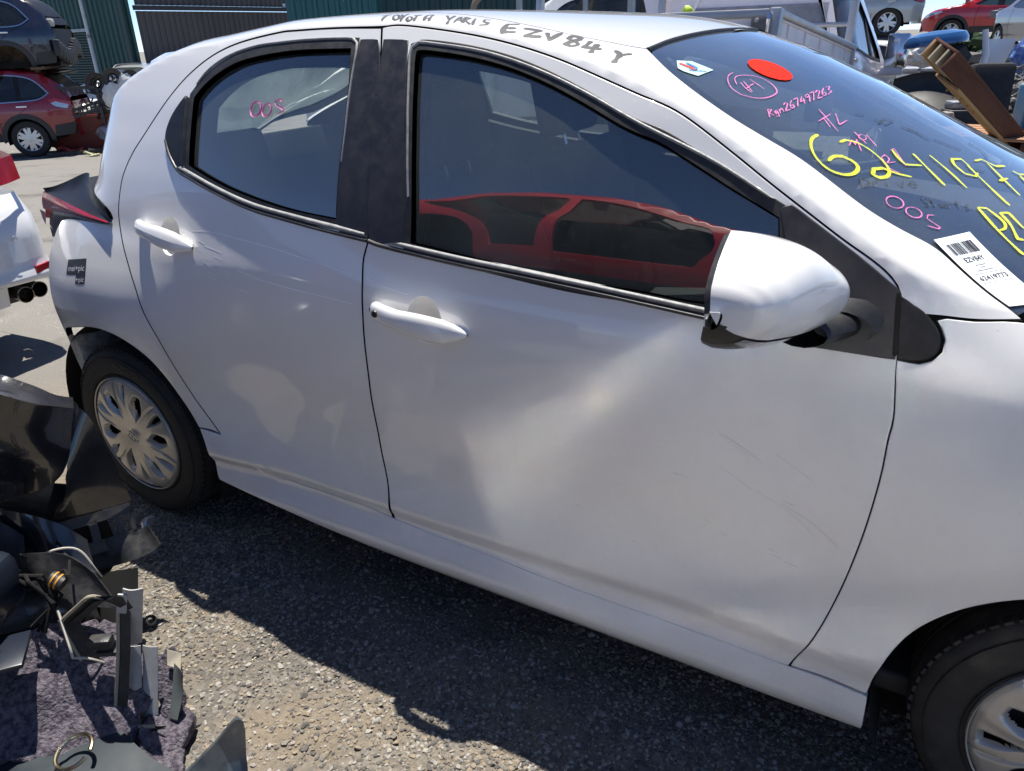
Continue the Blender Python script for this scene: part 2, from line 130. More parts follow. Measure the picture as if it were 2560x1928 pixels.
# ---------------------------------------------------------------- materials
def lin(c):
    if isinstance(c,str):
        c=c.lstrip('#'); c=[int(c[i:i+2],16)/255 for i in (0,2,4)]
        c=[x/12.92 if x<=.04045 else ((x+.055)/1.055)**2.4 for x in c]
    return (c[0],c[1],c[2],1.0)
MATS={}
def _n(nt,t,**k):
    n=nt.nodes.new(t)
    for a,b in k.items(): setattr(n,a,b)
    return n
def mat(name,col,rough=.5,metal=0,coat=0,spec=.5,noise=0,nscale=20,ncol=None,bump=0,bscale=80,emit=None,coat_rough=.03,stretch=None,sheen=0,nlo=.4,nhi=.65):
    if name in MATS: return MATS[name]
    m=bpy.data.materials.new(name); m.use_nodes=True; nt=m.node_tree; b=nt.nodes['Principled BSDF']
    b.inputs['Base Color'].default_value=lin(col); b.inputs['Roughness'].default_value=rough; b.inputs['Metallic'].default_value=metal
    b.inputs['Coat Weight'].default_value=coat; b.inputs['Coat Roughness'].default_value=coat_rough; b.inputs['Specular IOR Level'].default_value=spec
    tc=_n(nt,'ShaderNodeTexCoord'); src=tc.outputs['Object']
    if stretch:
        mp=_n(nt,'ShaderNodeMapping'); mp.inputs['Scale'].default_value=stretch; nt.links.new(src,mp.inputs[0]); src=mp.outputs[0]
    if noise:
        t=_n(nt,'ShaderNodeTexNoise'); t.inputs['Scale'].default_value=nscale; t.inputs['Detail'].default_value=6; t.inputs['Roughness'].default_value=.65
        nt.links.new(src,t.inputs['Vector'])
        r=_n(nt,'ShaderNodeValToRGB'); r.color_ramp.elements[0].position=nlo; r.color_ramp.elements[1].position=nhi
        nt.links.new(t.outputs[0],r.inputs[0])
        mu=_n(nt,'ShaderNodeMath',operation='MULTIPLY'); mu.inputs[1].default_value=noise; nt.links.new(r.outputs[0],mu.inputs[0])
        mx=_n(nt,'ShaderNodeMix',data_type='RGBA'); mx.inputs[6].default_value=lin(col); mx.inputs[7].default_value=lin(ncol or [x*.4 for x in lin(col)[:3]])
        nt.links.new(mu.outputs[0],mx.inputs[0]); nt.links.new(mx.outputs[2],b.inputs['Base Color'])
        ra=_n(nt,'ShaderNodeMath',operation='MULTIPLY_ADD'); ra.inputs[1].default_value=.25; ra.inputs[2].default_value=rough; nt.links.new(mu.outputs[0],ra.inputs[0]); nt.links.new(ra.outputs[0],b.inputs['Roughness'])
    if bump:
        t=_n(nt,'ShaderNodeTexNoise'); t.inputs['Scale'].default_value=bscale; t.inputs['Detail'].default_value=5; nt.links.new(src,t.inputs['Vector'])
        bp=_n(nt,'ShaderNodeBump'); bp.inputs['Strength'].default_value=bump; bp.inputs['Distance'].default_value=.01; nt.links.new(t.outputs[0],bp.inputs['Height']); nt.links.new(bp.outputs[0],b.inputs['Normal'])
    if emit: b.inputs['Emission Color'].default_value=lin(emit); b.inputs['Emission Strength'].default_value=1
    MATS[name]=m; return m
def glass_mat(name,tint=(.55,.62,.60),dust=.06,dcol=(.45,.45,.42),speck=.10,ior=1.52,dscale=60,streak=(1,1,1),rough=0.0):
    if name in MATS: return MATS[name]
    m=bpy.data.materials.new(name); m.use_nodes=True; nt=m.node_tree; nt.nodes.clear(); L=nt.links.new
    o=_n(nt,'ShaderNodeOutputMaterial'); tr=_n(nt,'ShaderNodeBsdfTransparent'); tr.inputs[0].default_value=(*tint,1)
    g=_n(nt,'ShaderNodeBsdfGlossy'); g.inputs['Roughness'].default_value=rough; g.inputs[0].default_value=(1,1,1,1)
    fr=_n(nt,'ShaderNodeFresnel'); fr.inputs[0].default_value=ior
    fm=_n(nt,'ShaderNodeMath',operation='MULTIPLY'); fm.inputs[1].default_value=1.55; fm.use_clamp=True; L(fr.outputs[0],fm.inputs[0])
    m1=_n(nt,'ShaderNodeMixShader'); L(fm.outputs[0],m1.inputs[0]); L(tr.outputs[0],m1.inputs[1]); L(g.outputs[0],m1.inputs[2])
    d0=_n(nt,'ShaderNodeBsdfDiffuse'); d0.inputs[0].default_value=(*dcol,1); d1=_n(nt,'ShaderNodeBsdfTranslucent'); d1.inputs[0].default_value=(*dcol,1)
    d=_n(nt,'ShaderNodeMixShader'); d.inputs[0].default_value=.45; L(d0.outputs[0],d.inputs[1]); L(d1.outputs[0],d.inputs[2])
    tc=_n(nt,'ShaderNodeTexCoord'); mp=_n(nt,'ShaderNodeMapping'); mp.inputs['Scale'].default_value=streak; L(tc.outputs['Object'],mp.inputs[0])
    n1=_n(nt,'ShaderNodeTexNoise'); n1.inputs['Scale'].default_value=dscale*5; n1.inputs['Detail'].default_value=3; L(mp.outputs[0],n1.inputs['Vector'])
    r1=_n(nt,'ShaderNodeMapRange'); r1.inputs[1].default_value=.60; r1.inputs[2].default_value=.80; r1.inputs[3].default_value=0; r1.inputs[4].default_value=speck; L(n1.outputs[0],r1.inputs[0])
    n2=_n(nt,'ShaderNodeTexNoise'); n2.inputs['Scale'].default_value=4; n2.inputs['Detail'].default_value=5; L(mp.outputs[0],n2.inputs['Vector'])
    r2=_n(nt,'ShaderNodeMapRange'); r2.inputs[1].default_value=.3; r2.inputs[2].default_value=.75; r2.inputs[3].default_value=dust*.4; r2.inputs[4].default_value=dust*1.5; L(n2.outputs[0],r2.inputs[0])
    ad=_n(nt,'ShaderNodeMath',operation='ADD'); ad.use_clamp=True; L(r1.outputs[0],ad.inputs[0]); L(r2.outputs[0],ad.inputs[1])
    m2=_n(nt,'ShaderNodeMixShader'); L(ad.outputs[0],m2.inputs[0]); L(m1.outputs[0],m2.inputs[1]); L(d.outputs[0],m2.inputs[2]); L(m2.outputs[0],o.inputs[0])
    MATS[name]=m; return m
def pen_mat(name,col,alpha=.85,sc=(260,260,260),lo=.35,hi=.6):
    m=mat(name,col,rough=.6); nt=m.node_tree; b=nt.nodes['Principled BSDF']; tc=_n(nt,'ShaderNodeTexCoord'); mp=_n(nt,'ShaderNodeMapping'); mp.inputs['Scale'].default_value=sc; nt.links.new(tc.outputs['Object'],mp.inputs[0])
    t=_n(nt,'ShaderNodeTexNoise'); t.inputs['Scale'].default_value=1; t.inputs['Detail'].default_value=3; nt.links.new(mp.outputs[0],t.inputs['Vector'])
    r=_n(nt,'ShaderNodeMapRange'); r.inputs[1].default_value=lo; r.inputs[2].default_value=hi; r.inputs[3].default_value=alpha*.45; r.inputs[4].default_value=alpha; nt.links.new(t.outputs[0],r.inputs[0]); nt.links.new(r.outputs[0],b.inputs['Alpha']); return m
# ---------------------------------------------------------------- objects
ROOT={}
_LOCAL=False
def tag(o,label=None,cat=None,group=None,kind=None):
    if label: o['label']=label
    if cat: o['category']=cat
    if group: o['group']=group
    if kind: o['kind']=kind
    return o
def thing(name,label,cat,loc=(0,0,0),rot=(0,0,0),group=None):
    o=bpy.data.objects.new(name,None); COL.objects.link(o); o.location=loc; o.rotation_euler=rot; o.empty_display_size=.1
    M=Matrix.LocRotScale(Vector(loc),Euler(rot),None); ROOT[o.name]=M
    return tag(o,label,cat,group)
def link(name,me,parent=None,world=False,loc=None,rot=None):
    o=bpy.data.objects.new(name,me); COL.objects.link(o)
    if loc is not None: o.location=loc
    if rot is not None: o.rotation_euler=rot
    if parent is not None: o.parent=parent
    return o
def chain(o):
    M=Matrix.Identity(4)
    while o is not None:
        M=Matrix.LocRotScale(o.location,o.rotation_euler,o.scale)@M; o=o.parent
    return M
def mesh(name,V,F,m,parent=None,smooth=True,normals=None,world=False,sharp=None):
    """V in the parent's space, or in world space when world=True"""
    V=np.asarray(V,float)
    if world and parent is not None and not _LOCAL:
        Mi=chain(parent).inverted(); A=np.array(Mi)
        V=V@A[:3,:3].T+A[:3,3]
        if normals is not None: normals=np.asarray(normals)@A[:3,:3].T
    me=bpy.data.meshes.new(name); me.from_pydata(V.tolist(),[],[tuple(int(i) for i in f) for f in F]); 
    if smooth: me.polygons.foreach_set('use_smooth',[True]*len(me.polygons))
    if normals is not None: me.normals_split_custom_set_from_vertices(np.asarray(normals).tolist())
    elif smooth and sharp: me.set_sharp_from_angle(angle=math.radians(sharp))
    if m is not None: me.materials.append(m)
    return link(name,me,parent)
class MB:
    """collects shapes into one mesh"""
    def __init__(s): s.V=[];s.F=[]
    def add(s,V,F,M=None):
        V=np.asarray(V,float)
        if M is not None: A=np.array(M); V=V@A[:3,:3].T+A[:3,3]
        o=len(s.V); s.V+=V.tolist(); s.F+=[tuple(i+o for i in f) for f in F]; return s
    def box(s,c,size,M=None,b=.0,rz=0):
        x,y,z=[q/2 for q in size]
        if b>0:
            b=min(b,x*.45,y*.45,z*.45)
            bm=bmesh.new(); bmesh.ops.create_cube(bm,size=1); 
            for v in bm.verts: v.co=Vector((v.co.x*2*x,v.co.y*2*y,v.co.z*2*z))
            bmesh.ops.bevel(bm,geom=bm.edges[:],offset=b,segments=2,affect='EDGES',profile=.5)
            V=np.array([v.co[:] for v in bm.verts]); bm.verts.index_update(); F=[[v.index for v in f.verts] for f in bm.faces]; bm.free()
        else:
            V=np.array([[i,j,k] for i in(-x,x) for j in(-y,y) for k in(-z,z)]); F=[(0,1,3,2),(4,6,7,5),(0,4,5,1),(2,3,7,6),(0,2,6,4),(1,5,7,3)]
        if rz: c_,s_=math.cos(rz),math.sin(rz); V=V@np.array([[c_,s_,0],[-s_,c_,0],[0,0,1]])
        return s.add(V+np.array(c),F,M)
    def tube(s,path,r,n=8,M=None,cap=True):
        P=np.array(path,float); R=np.broadcast_to(np.array(r,float),(len(P),))
        T=np.gradient(P,axis=0); T/=np.linalg.norm(T,axis=1,keepdims=True)+1e-12
        up=np.array([0,0,1.]); 
        if abs(T[0]@up)>.9: up=np.array([1.,0,0])
        V=[];F=[]; a=np.cross(T[0],up); a/=np.linalg.norm(a)
        for i in range(len(P)):
            a=a-T[i]*(a@T[i]); a/=np.linalg.norm(a)+1e-12; b=np.cross(T[i],a)
            for k in range(n):
                t=2*math.pi*k/n; V.append(P[i]+R[i]*(a*math.cos(t)+b*math.sin(t)))
        for i in range(len(P)-1):
            for k in range(n): F.append((i*n+k,i*n+(k+1)%n,(i+1)*n+(k+1)%n,(i+1)*n+k))
        if cap: F.append(tuple(range(n))[::-1]); F.append(tuple((len(P)-1)*n+k for k in range(n)))
        return s.add(V,F,M)
    def lathe(s,prof,n=32,M=None,axis='y',a0=0,a1=2*math.pi):
        """prof: (r, h) pairs around the given axis"""
        V=[];F=[];full=abs(a1-a0-2*math.pi)<1e-6; m=n if full else n+1
        for k in range(m):
            t=a0+(a1-a0)*k/n; c,sn=math.cos(t),math.sin(t)
            for r,h in prof: V.append({'y':(r*c,h,r*sn),'z':(r*c,r*sn,h),'x':(h,r*c,r*sn)}[axis])
        q=len(prof)
        for k in range(n):
            k2=(k+1)%m
            for i in range(q-1): F.append((k*q+i,k2*q+i,k2*q+i+1,k*q+i+1))
        return s.add(V,F,M)
    def prism(s,poly,h0,h1,M=None,axis='y'):
        """polygon in the plane across axis, extruded h0..h1"""
        n=len(poly)
        def pt(a,b,h): return {'y':(a,h,b),'z':(a,b,h),'x':(h,a,b)}[axis]
        V=[pt(a,b,h0) for a,b in poly]+[pt(a,b,h1) for a,b in poly]
        F=[tuple(range(n)),tuple(range(2*n-1,n-1,-1))]+[(i,i+n,(i+1)%n+n,(i+1)%n) for i in range(n)]
        return s.add(V,F,M)
    def grid(s,P,M=None):
        a,b=P.shape[:2]; V=P.reshape(-1,3); F=[(i*b+j,(i+1)*b+j,(i+1)*b+j+1,i*b+j+1) for i in range(a-1) for j in range(b-1)]
        return s.add(V,F,M)
    def ico(s,c,size,sub=1,jit=0,M=None):
        bm=bmesh.new(); bmesh.ops.create_icosphere(bm,subdivisions=sub,radius=1)
        V=np.array([v.co[:] for v in bm.verts]); bm.verts.index_update(); F=[[v.index for v in f.verts] for f in bm.faces]; bm.free()
        V=V*(1+jit*RNG.uniform(-1,1,(len(V),1)))*np.array(size)+np.array(c); return s.add(V,F,M)
    def build(s,name,m,parent=None,smooth=True,world=False,sharp=35):
        return mesh(name,s.V,s.F,m,parent,smooth,None,world,sharp)
# ---------------------------------------------------------------- curves and surface panels
def cr(P,sp):
    """Catmull-Rom through P, resampled at spacing sp"""
    P=np.array(P,float)
    if len(P)<3:
        n=max(1,int(np.ceil(np.linalg.norm(P[-1]-P[0])/sp))); t=np.linspace(0,1,n+1)[:,None]; return P[0]*(1-t)+P[-1]*t
    Q=np.vstack([2*P[0]-P[1],P,2*P[-1]-P[-2]]); out=[]
    for i in range(1,len(Q)-2):
        t=np.linspace(0,1,12,endpoint=False)[:,None]
        a,b,c,d=Q[i-1],Q[i],Q[i+1],Q[i+2]
        out.append(.5*((2*b)+(-a+c)*t+(2*a-5*b+4*c-d)*t*t+(-a+3*b-3*c+d)*t**3))
    D=np.vstack(out+[P[-1:]])
    for _ in range(10): D[1:-1]=D[1:-1]*.5+.25*(D[:-2]+D[2:])
    s=np.r_[0,np.cumsum(np.linalg.norm(np.diff(D,axis=0),axis=1))]; n=max(1,int(np.ceil(s[-1]/sp)))
    u=np.linspace(0,s[-1],n+1); return np.stack([np.interp(u,s,D[:,k]) for k in range(D.shape[1])],1)
def cr_open(P,sp,ang=50):
    """open stroke that keeps its sharp corners"""
    P=np.array(P,float); cut=[0]
    for i in range(1,len(P)-1):
        a=P[i]-P[i-1];b=P[i+1]-P[i]; c=(a@b)/(np.linalg.norm(a)*np.linalg.norm(b)+1e-12)
        if c<math.cos(math.radians(ang)): cut.append(i)
    cut.append(len(P)-1); out=[cr(P[a:b+1],sp) for a,b in zip(cut[:-1],cut[1:])]
    return np.vstack([out[0]]+[o[1:] for o in out[1:]])
def smooth_loop(P,sp,ang=38):
    P=np.array(P,float)
    keep=[0]
    for i in range(1,len(P)):
        if np.linalg.norm(P[i]-P[keep[-1]])>1e-4: keep.append(i)
    P=P[keep]
    if np.linalg.norm(P[0]-P[-1])<1e-4: P=P[:-1]
    n=len(P); cor=[]
    for i in range(n):
        a=P[i]-P[i-1]; b=P[(i+1)%n]-P[i]; c=(a@b)/(np.linalg.norm(a)*np.linalg.norm(b)+1e-12)
        if c<math.cos(math.radians(ang)): cor.append(i)
    if not cor: 
        Q=np.vstack([P,P[:1]]); return cr(Q,sp)[:-1]
    P=np.roll(P,-cor[0],axis=0); cor=[c-cor[0] for c in cor]+[n]; P=np.vstack([P,P[:1]]); out=[]
    for a,b in zip(cor[:-1],cor[1:]): out.append(cr(P[a:b+1],sp)[:-1])
    return np.vstack(out)
def area2(L): x,y=L[:,0],L[:,1]; return .5*np.sum(x*np.roll(y,-1)-np.roll(x,-1)*y)
def shrink(L,d):
    """move a closed 2-D loop inwards by d"""
    L=np.asarray(L); s=1 if area2(L)>0 else -1
    t=np.roll(L,-1,0)-L; t/=np.linalg.norm(t,axis=1,keepdims=True)+1e-12; n=np.stack([-t[:,1],t[:,0]],1)*s
    m=n+np.roll(n,1,0); m/=np.linalg.norm(m,axis=1,keepdims=True)+1e-12
    c=np.clip((m*n).sum(1),.5,1)[:,None]; return L+m*d/c
def inside(pts,L):
    x,y=pts[:,0],pts[:,1]; r=np.zeros(len(pts),bool); a=L; b=np.roll(L,-1,0)
    for (x1,y1),(x2,y2) in zip(a,b):
        c=((y1>y)!=(y2>y)); 
        with np.errstate(divide='ignore',invalid='ignore'): xi=(x2-x1)*(y-y1)/(y2-y1)+x1
        r^=c&(x<xi)
    return r
def dist_to(pts,L):
    d=np.full(len(pts),9.)
    a=L;b=np.roll(L,-1,0)
    for p,q in zip(a,b):
        v=q-p; t=np.clip(((pts-p)@v)/(v@v+1e-12),0,1)[:,None]; d=np.minimum(d,np.linalg.norm(pts-(p+t*v),axis=1))
    return d
def panel(name,loop,m,parent,G=None,N=None,off=0.,depth=.018,holes=(),sp=.024,mirror=False,gap=0.,rnd=.0025,deform=None,raw=False,sides=True,hole_depth=None):
    """sheet-metal panel: a region of the surface G(x,v), with turned-in edges"""
    Gf,Nf=(G or G_CAR),(N or N_CAR)
    L0=np.asarray(loop,float) if raw else smooth_loop(loop,sp*.7)
    if gap: L0=shrink(L0,gap)
    loops=[L0]+[np.asarray(h,float) if raw else smooth_loop(h,sp*.6) for h in holes]
    lo=L0.min(0);hi=L0.max(0)
    gx,gy=np.meshgrid(np.arange(lo[0]+sp*.5,hi[0],sp),np.arange(lo[1]+sp*.43,hi[1],sp)); I=np.stack([gx.ravel(),gy.ravel()],1)
    ok=inside(I,loops[0])&(dist_to(I,loops[0])>sp*.45)
    I=I[ok]
    for h in loops[1:]:
        if len(I): I=I[~inside(I,h)&(dist_to(I,h)>sp*.45)]
    pts=[];edges=[]
    for L in loops:
        o=len(pts); n=len(L); pts+=L.tolist(); edges+=[(o+i,o+(i+1)%n) for i in range(n)]
    nb=len(pts); pts+=I.tolist()
    v2,e2,f2,ov,oe,of=delaunay_2d_cdt([Vector(q) for q in pts],edges,[],0,1e-7,True)
    P=np.array([v[:] for v in v2]); T=np.array([f for f in f2 if len(f)==3])
    cen=P[T].mean(1); k=inside(cen,loops[0])
    for h in loops[1:]: k&=~inside(cen,h)
    T=T[k]
    inv={}
    for i,os in enumerate(ov):
        for o in os: inv[o]=i
    X=Gf(P[:,0],P[:,1]); Nn=Nf(P[:,0],P[:,1])
    if deform is not None: X=deform(X,P,Nn)
    X=X+Nn*off
    a=np.cross(X[T[:,1]]-X[T[:,0]],X[T[:,2]]-X[T[:,0]]); bad=(a*Nn[T].mean(1)).sum(1)<0; T[bad]=T[bad][:,::-1]
    V=[X];NN=[Nn];F=T.tolist(); base=len(X)
    if sides:
        o=0
        for li,L in enumerate(loops):
            n=len(L); idx=np.array([inv.get(o+i,0) for i in range(n)]); o+=n
            E=X[idx]; n0=Nn[idx]; t=np.roll(E,-1,0)-np.roll(E,1,0); t/=np.linalg.norm(t,axis=1,keepdims=True)+1e-12
            outw=np.cross(t,n0); outw/=np.linalg.norm(outw,axis=1,keepdims=True)+1e-12
            s=1 if area2(L)>0 else -1
            # orient outward: test against the 2-D loop
            c2=shrink(L,1e-3); Ec=Gf(c2[:,0],c2[:,1]); 
            E0=Gf(L[:,0],L[:,1]); 
            if ((Ec-E0)*outw).sum()>0: outw=-outw
            if li>0: outw=-outw
            d=depth if li==0 else (hole_depth if hole_depth is not None else depth)
            r0=E; n_0=n0
            r1=E-n0*rnd*.35+outw*rnd*.75; n_1=(n0+outw); n_1/=np.linalg.norm(n_1,axis=1,keepdims=True)
            r2=E-n0*rnd+outw*rnd; r3=E-n0*d+outw*rnd
            b=base; V+=[r0,r1,r2,r3]; NN+=[n_0,n_1,outw,outw]; base+=4*n
            for q in range(3):
                for i in range(n):
                    j=(i+1)%n; F.append([b+q*n+i,b+q*n+j,b+(q+1)*n+j,b+(q+1)*n+i])
    V=np.vstack(V);NN=np.vstack(NN)
    if mirror: V=V*[1,-1,1]+[0,2*HW,0]; NN=NN*[1,-1,1]
    return mesh(name,V,F,m,parent,True,NN,world=True)
def bead(name,low,up,h,m,parent,G=None,N=None,base=-.004,sp=.02,k=7,mirror=False,p=.55,skew=0.):
    Gf,Nf=(G or G_CAR),(N or N_CAR)
    A=cr(low,sp); B=cr(up,sp); n=max(len(A),len(B)); t=np.linspace(0,1,n)
    A=np.stack([np.interp(t,np.linspace(0,1,len(A)),A[:,i]) for i in(0,1)],1);B=np.stack([np.interp(t,np.linspace(0,1,len(B)),B[:,i]) for i in(0,1)],1)
    s=np.linspace(0,1,k); P=A[:,None]*(1-s)[None,:,None]+B[:,None]*s[None,:,None]
    X=Gf(P[...,0],P[...,1]);Nn=Nf(P[...,0],P[...,1])
    o=base+(h-base)*np.sin(np.pi*s)**p*(1+skew*(s-.5)); X=X+Nn*o[None,:,None]
    if mirror: X=X*[1,-1,1]+[0,2*HW,0]
    mb=MB(); mb.grid(X); return mb.build(name,m,parent,world=True,sharp=60)
def ribbon(name,strokes,wd,m,parent,G=None,N=None,off=.0012,vary=.25,sp=.004):
    Gf,Nf=(G or G_CAR),(N or N_CAR); mb=MB()
    for s in strokes:
        C=cr_open(s,sp); 
        if len(C)<2: continue
        X=Gf(C[:,0],C[:,1]);n=Nf(C[:,0],C[:,1])
        t=np.gradient(X,axis=0); t/=np.linalg.norm(t,axis=1,keepdims=True)+1e-9
        b=np.cross(t,n); ph=RNG.uniform(0,6); u=np.linspace(0,1,len(C)); q=wd*.5*(1+vary*np.sin(u*7+ph)); q=q*np.clip(np.minimum(u,1-u)*len(C)*.5+.45,0,1)
        mb.grid(np.stack([X+b*q[:,None]+n*off*.6,X+n*off,X-b*q[:,None]+n*off*.6],1))
    return mb.build(name,m,parent,world=True,sharp=None)
def text_mesh(txt,size=1.0,bold=0.0):
    c=bpy.data.curves.new('txt','FONT'); c.body=txt; c.size=size; c.offset=bold; c.resolution_u=3; c.fill_mode='FRONT'
    o=bpy.data.objects.new('txt',c); COL.objects.link(o); dg=bpy.context.evaluated_depsgraph_get(); dg.update()
    me=o.evaluated_get(dg).to_mesh(); V=np.array([v.co[:] for v in me.vertices]); F=[tuple(p.vertices) for p in me.polygons]
    o.evaluated_get(dg).to_mesh_clear(); bpy.data.objects.remove(o); bpy.data.curves.remove(c); return V,F
def copy_tree(o,parent=None):
    c=o.copy(); COL.objects.link(c); c.parent=parent
    for k,v in (('kind',None),):
        pass
    for ch in list(o.children): copy_tree(ch,c)
    return c
# ================================================================ GROUND
def ground_mat():
    m=bpy.data.materials.new('dusty_asphalt'); m.use_nodes=True; nt=m.node_tree; b=nt.nodes['Principled BSDF']; L=nt.links.new
    tc=_n(nt,'ShaderNodeTexCoord'); P=tc.outputs['Object']
    def noise(sc,det=6,ro=.6): 
        t=_n(nt,'ShaderNodeTexNoise'); t.inputs['Scale'].default_value=sc; t.inputs['Detail'].default_value=det; t.inputs['Roughness'].default_value=ro; L(P,t.inputs['Vector']); return t.outputs[0]
    def ramp(x,a,b_): 
        r=_n(nt,'ShaderNodeMapRange'); r.inputs[1].default_value=a; r.inputs[2].default_value=b_; L(x,r.inputs[0]); return r.outputs[0]
    def mix(f,A,B):
        x=_n(nt,'ShaderNodeMix',data_type='RGBA'); 
        (L(f,x.inputs[0]) if not isinstance(f,float) else setattr(x.inputs[0],'default_value',f))
        for i,q in ((6,A),(7,B)): (L(q,x.inputs[i]) if not isinstance(q,tuple) else setattr(x.inputs[i],'default_value',(*q,1)))
        return x.outputs[2]
    vo=_n(nt,'ShaderNodeTexVoronoi'); vo.inputs['Scale'].default_value=95; L(P,vo.inputs['Vector'])
    sc=_n(nt,'ShaderNodeSeparateColor'); L(vo.outputs['Color'],sc.inputs[0])
    agg=mix(sc.outputs[0],(.095,.086,.075),(.205,.185,.158))
    dirt=mix(ramp(noise(60,5),.3,.7),(.150,.122,.088),(.220,.182,.135))
    near=mix(ramp(noise(3.1,5),.40,.58),dirt,agg)
    far_=mix(ramp(noise(.5,8,.7),.3,.72),(.185,.175,.158),(.140,.133,.122))
    far_=mix(ramp(noise(220,3),.35,.7),far_,(.235,.222,.200))
    sx=_n(nt,'ShaderNodeSeparateXYZ'); L(P,sx.inputs[0])
    dx=_n(nt,'ShaderNodeVectorMath',operation='DISTANCE'); dx.inputs[1].default_value=(1.0,-.4,0); L(P,dx.inputs[0])
    fm=ramp(dx.outputs['Value'],1.9,2.9); col=mix(fm,near,far_)
    st=ramp(noise(1.7,5),.54,.68); sm=_n(nt,'ShaderNodeMath',operation='MULTIPLY'); sm.inputs[1].default_value=.6; L(st,sm.inputs[0]); col=mix(sm.outputs[0],col,(.085,.078,.07))
    L(col,b.inputs['Base Color']); b.inputs['Roughness'].default_value=.92; b.inputs['Specular IOR Level'].default_value=.25
    bp=_n(nt,'ShaderNodeBump'); bp.inputs['Strength'].default_value=.5; bp.inputs['Distance'].default_value=.006
    ad=_n(nt,'ShaderNodeMath',operation='ADD'); L(noise(180,4),ad.inputs[0]); L(vo.outputs['Distance'],ad.inputs[1]); L(ad.outputs[0],bp.inputs['Height']); L(bp.outputs[0],b.inputs['Normal'])
    return m
GM=ground_mat()
def gh(x,y):
    f=sst(3.4,2.2,np.hypot(x-1,y+.2)); r_=np.hypot(x-2.1,y+1.2)
    h=.004*np.sin(7*x+3*np.sin(5*y))+.0035*np.sin(13*y+4*np.sin(6*x+1))+.002*np.sin(31*x+17*y)+.0018*np.sin(29*y-23*x)
    return h*f-.004-.0382*np.maximum(0,np.minimum(r_,40)-4.5)
xs=np.r_[-600,-200,-80,-50,-40,-30,-25,-20,-16,-13,-10,-8,-6,-4,np.arange(-3,4.01,.03),5,6.5,8,11,14,18,25,32,40,60,200,600]; ys=np.r_[-600,-200,-60,-40,-30,-20,-14,-9,-6.5,-5,-3.4,np.arange(-2.6,2.6,.03),3.4,4.2,5,6.5,8,11,14,18,25,32,40,60,200,600]
X,Y=np.meshgrid(xs,ys,indexing='ij'); Z=gh(X,Y)
mb=MB(); mb.grid(np.stack([X,Y,Z],-1)); g=mb.build('ground',GM,None,sharp=None); tag(g,kind='structure')
# loose stones: real geometry, far too many to count
def stones(n,rng,box,smin,smax,name,cols,dens=None,pw=2.4):
    bm=bmesh.new(); bmesh.ops.create_icosphere(bm,subdivisions=1,radius=1); bv=np.array([v.co[:] for v in bm.verts]); bm.verts.index_update(); bf=np.array([[v.index for v in f.verts] for f in bm.faces]); bm.free()
    x=rng.uniform(box[0],box[1],n*3); y=rng.uniform(box[2],box[3],n*3)
    den=.5+.5*np.sin(3.1*x+1.7*np.sin(2.3*y+.5))*np.sin(4.3*y-1.1*x+2); k=rng.uniform(0,1,n*3)<(.25+.75*den); x,y=x[k][:n],y[k][:n]; n=len(x)
    s=smin+(smax-smin)*rng.uniform(0,1,n)**pw
    sc=s[:,None]*rng.uniform(.6,1.15,(n,3))*[1,1,.62]
    V=bv[None]*(1+.34*rng.uniform(-1,1,(n,len(bv),1)))*sc[:,None,:]
    a=rng.uniform(0,6.28,n); c_,s_=np.cos(a)[:,None],np.sin(a)[:,None]; tl=rng.normal(0,.3,(n,1))
    V[...,2]+=V[...,0]*tl
    vx=V[...,0]*c_-V[...,1]*s_; vy=V[...,0]*s_+V[...,1]*c_
    V=np.stack([vx+x[:,None],vy+y[:,None],V[...,2]+(gh(x,y)+s*.18)[:,None]],-1)
    F=(bf[None]+(np.arange(n)*len(bv))[:,None,None]).reshape(-1,3)
    me=bpy.data.meshes.new(name); V=V.reshape(-1,3); me.vertices.add(len(V)); me.vertices.foreach_set('co',V.ravel()); me.loops.add(F.size); me.polygons.add(len(F))
    me.loops.foreach_set('vertex_index',F.ravel()); me.polygons.foreach_set('loop_start',np.arange(0,F.size,3)); me.update(); 
    for m in cols: me.materials.append(m)
    me.polygons.foreach_set('use_smooth',[False]*len(F)); me.polygons.foreach_set('material_index',np.repeat(rng.integers(0,len(cols),n),len(bf))); me.validate()
    o=link(name,me); return tag(o,kind='stuff')
SC_=[mat('stone_grey',(.20,.183,.158),rough=.9,noise=.6,nscale=150),mat('stone_tan',(.27,.225,.165),rough=.9,noise=.6,nscale=150,ncol=(.18,.14,.1)),mat('stone_dark',(.11,.102,.092),rough=.85,noise=.5,nscale=150),mat('stone_pale',(.34,.315,.275),rough=.9,noise=.5,nscale=150)]
stones(52000,np.random.default_rng(5),(-.35,2.3,-.8,.6),.0016,.0066,'gravel',SC_,pw=1.7)
stones(6500,np.random.default_rng(8),(-.35,2.3,-.8,.5),.0045,.0105,'gravel',SC_,pw=2.2)
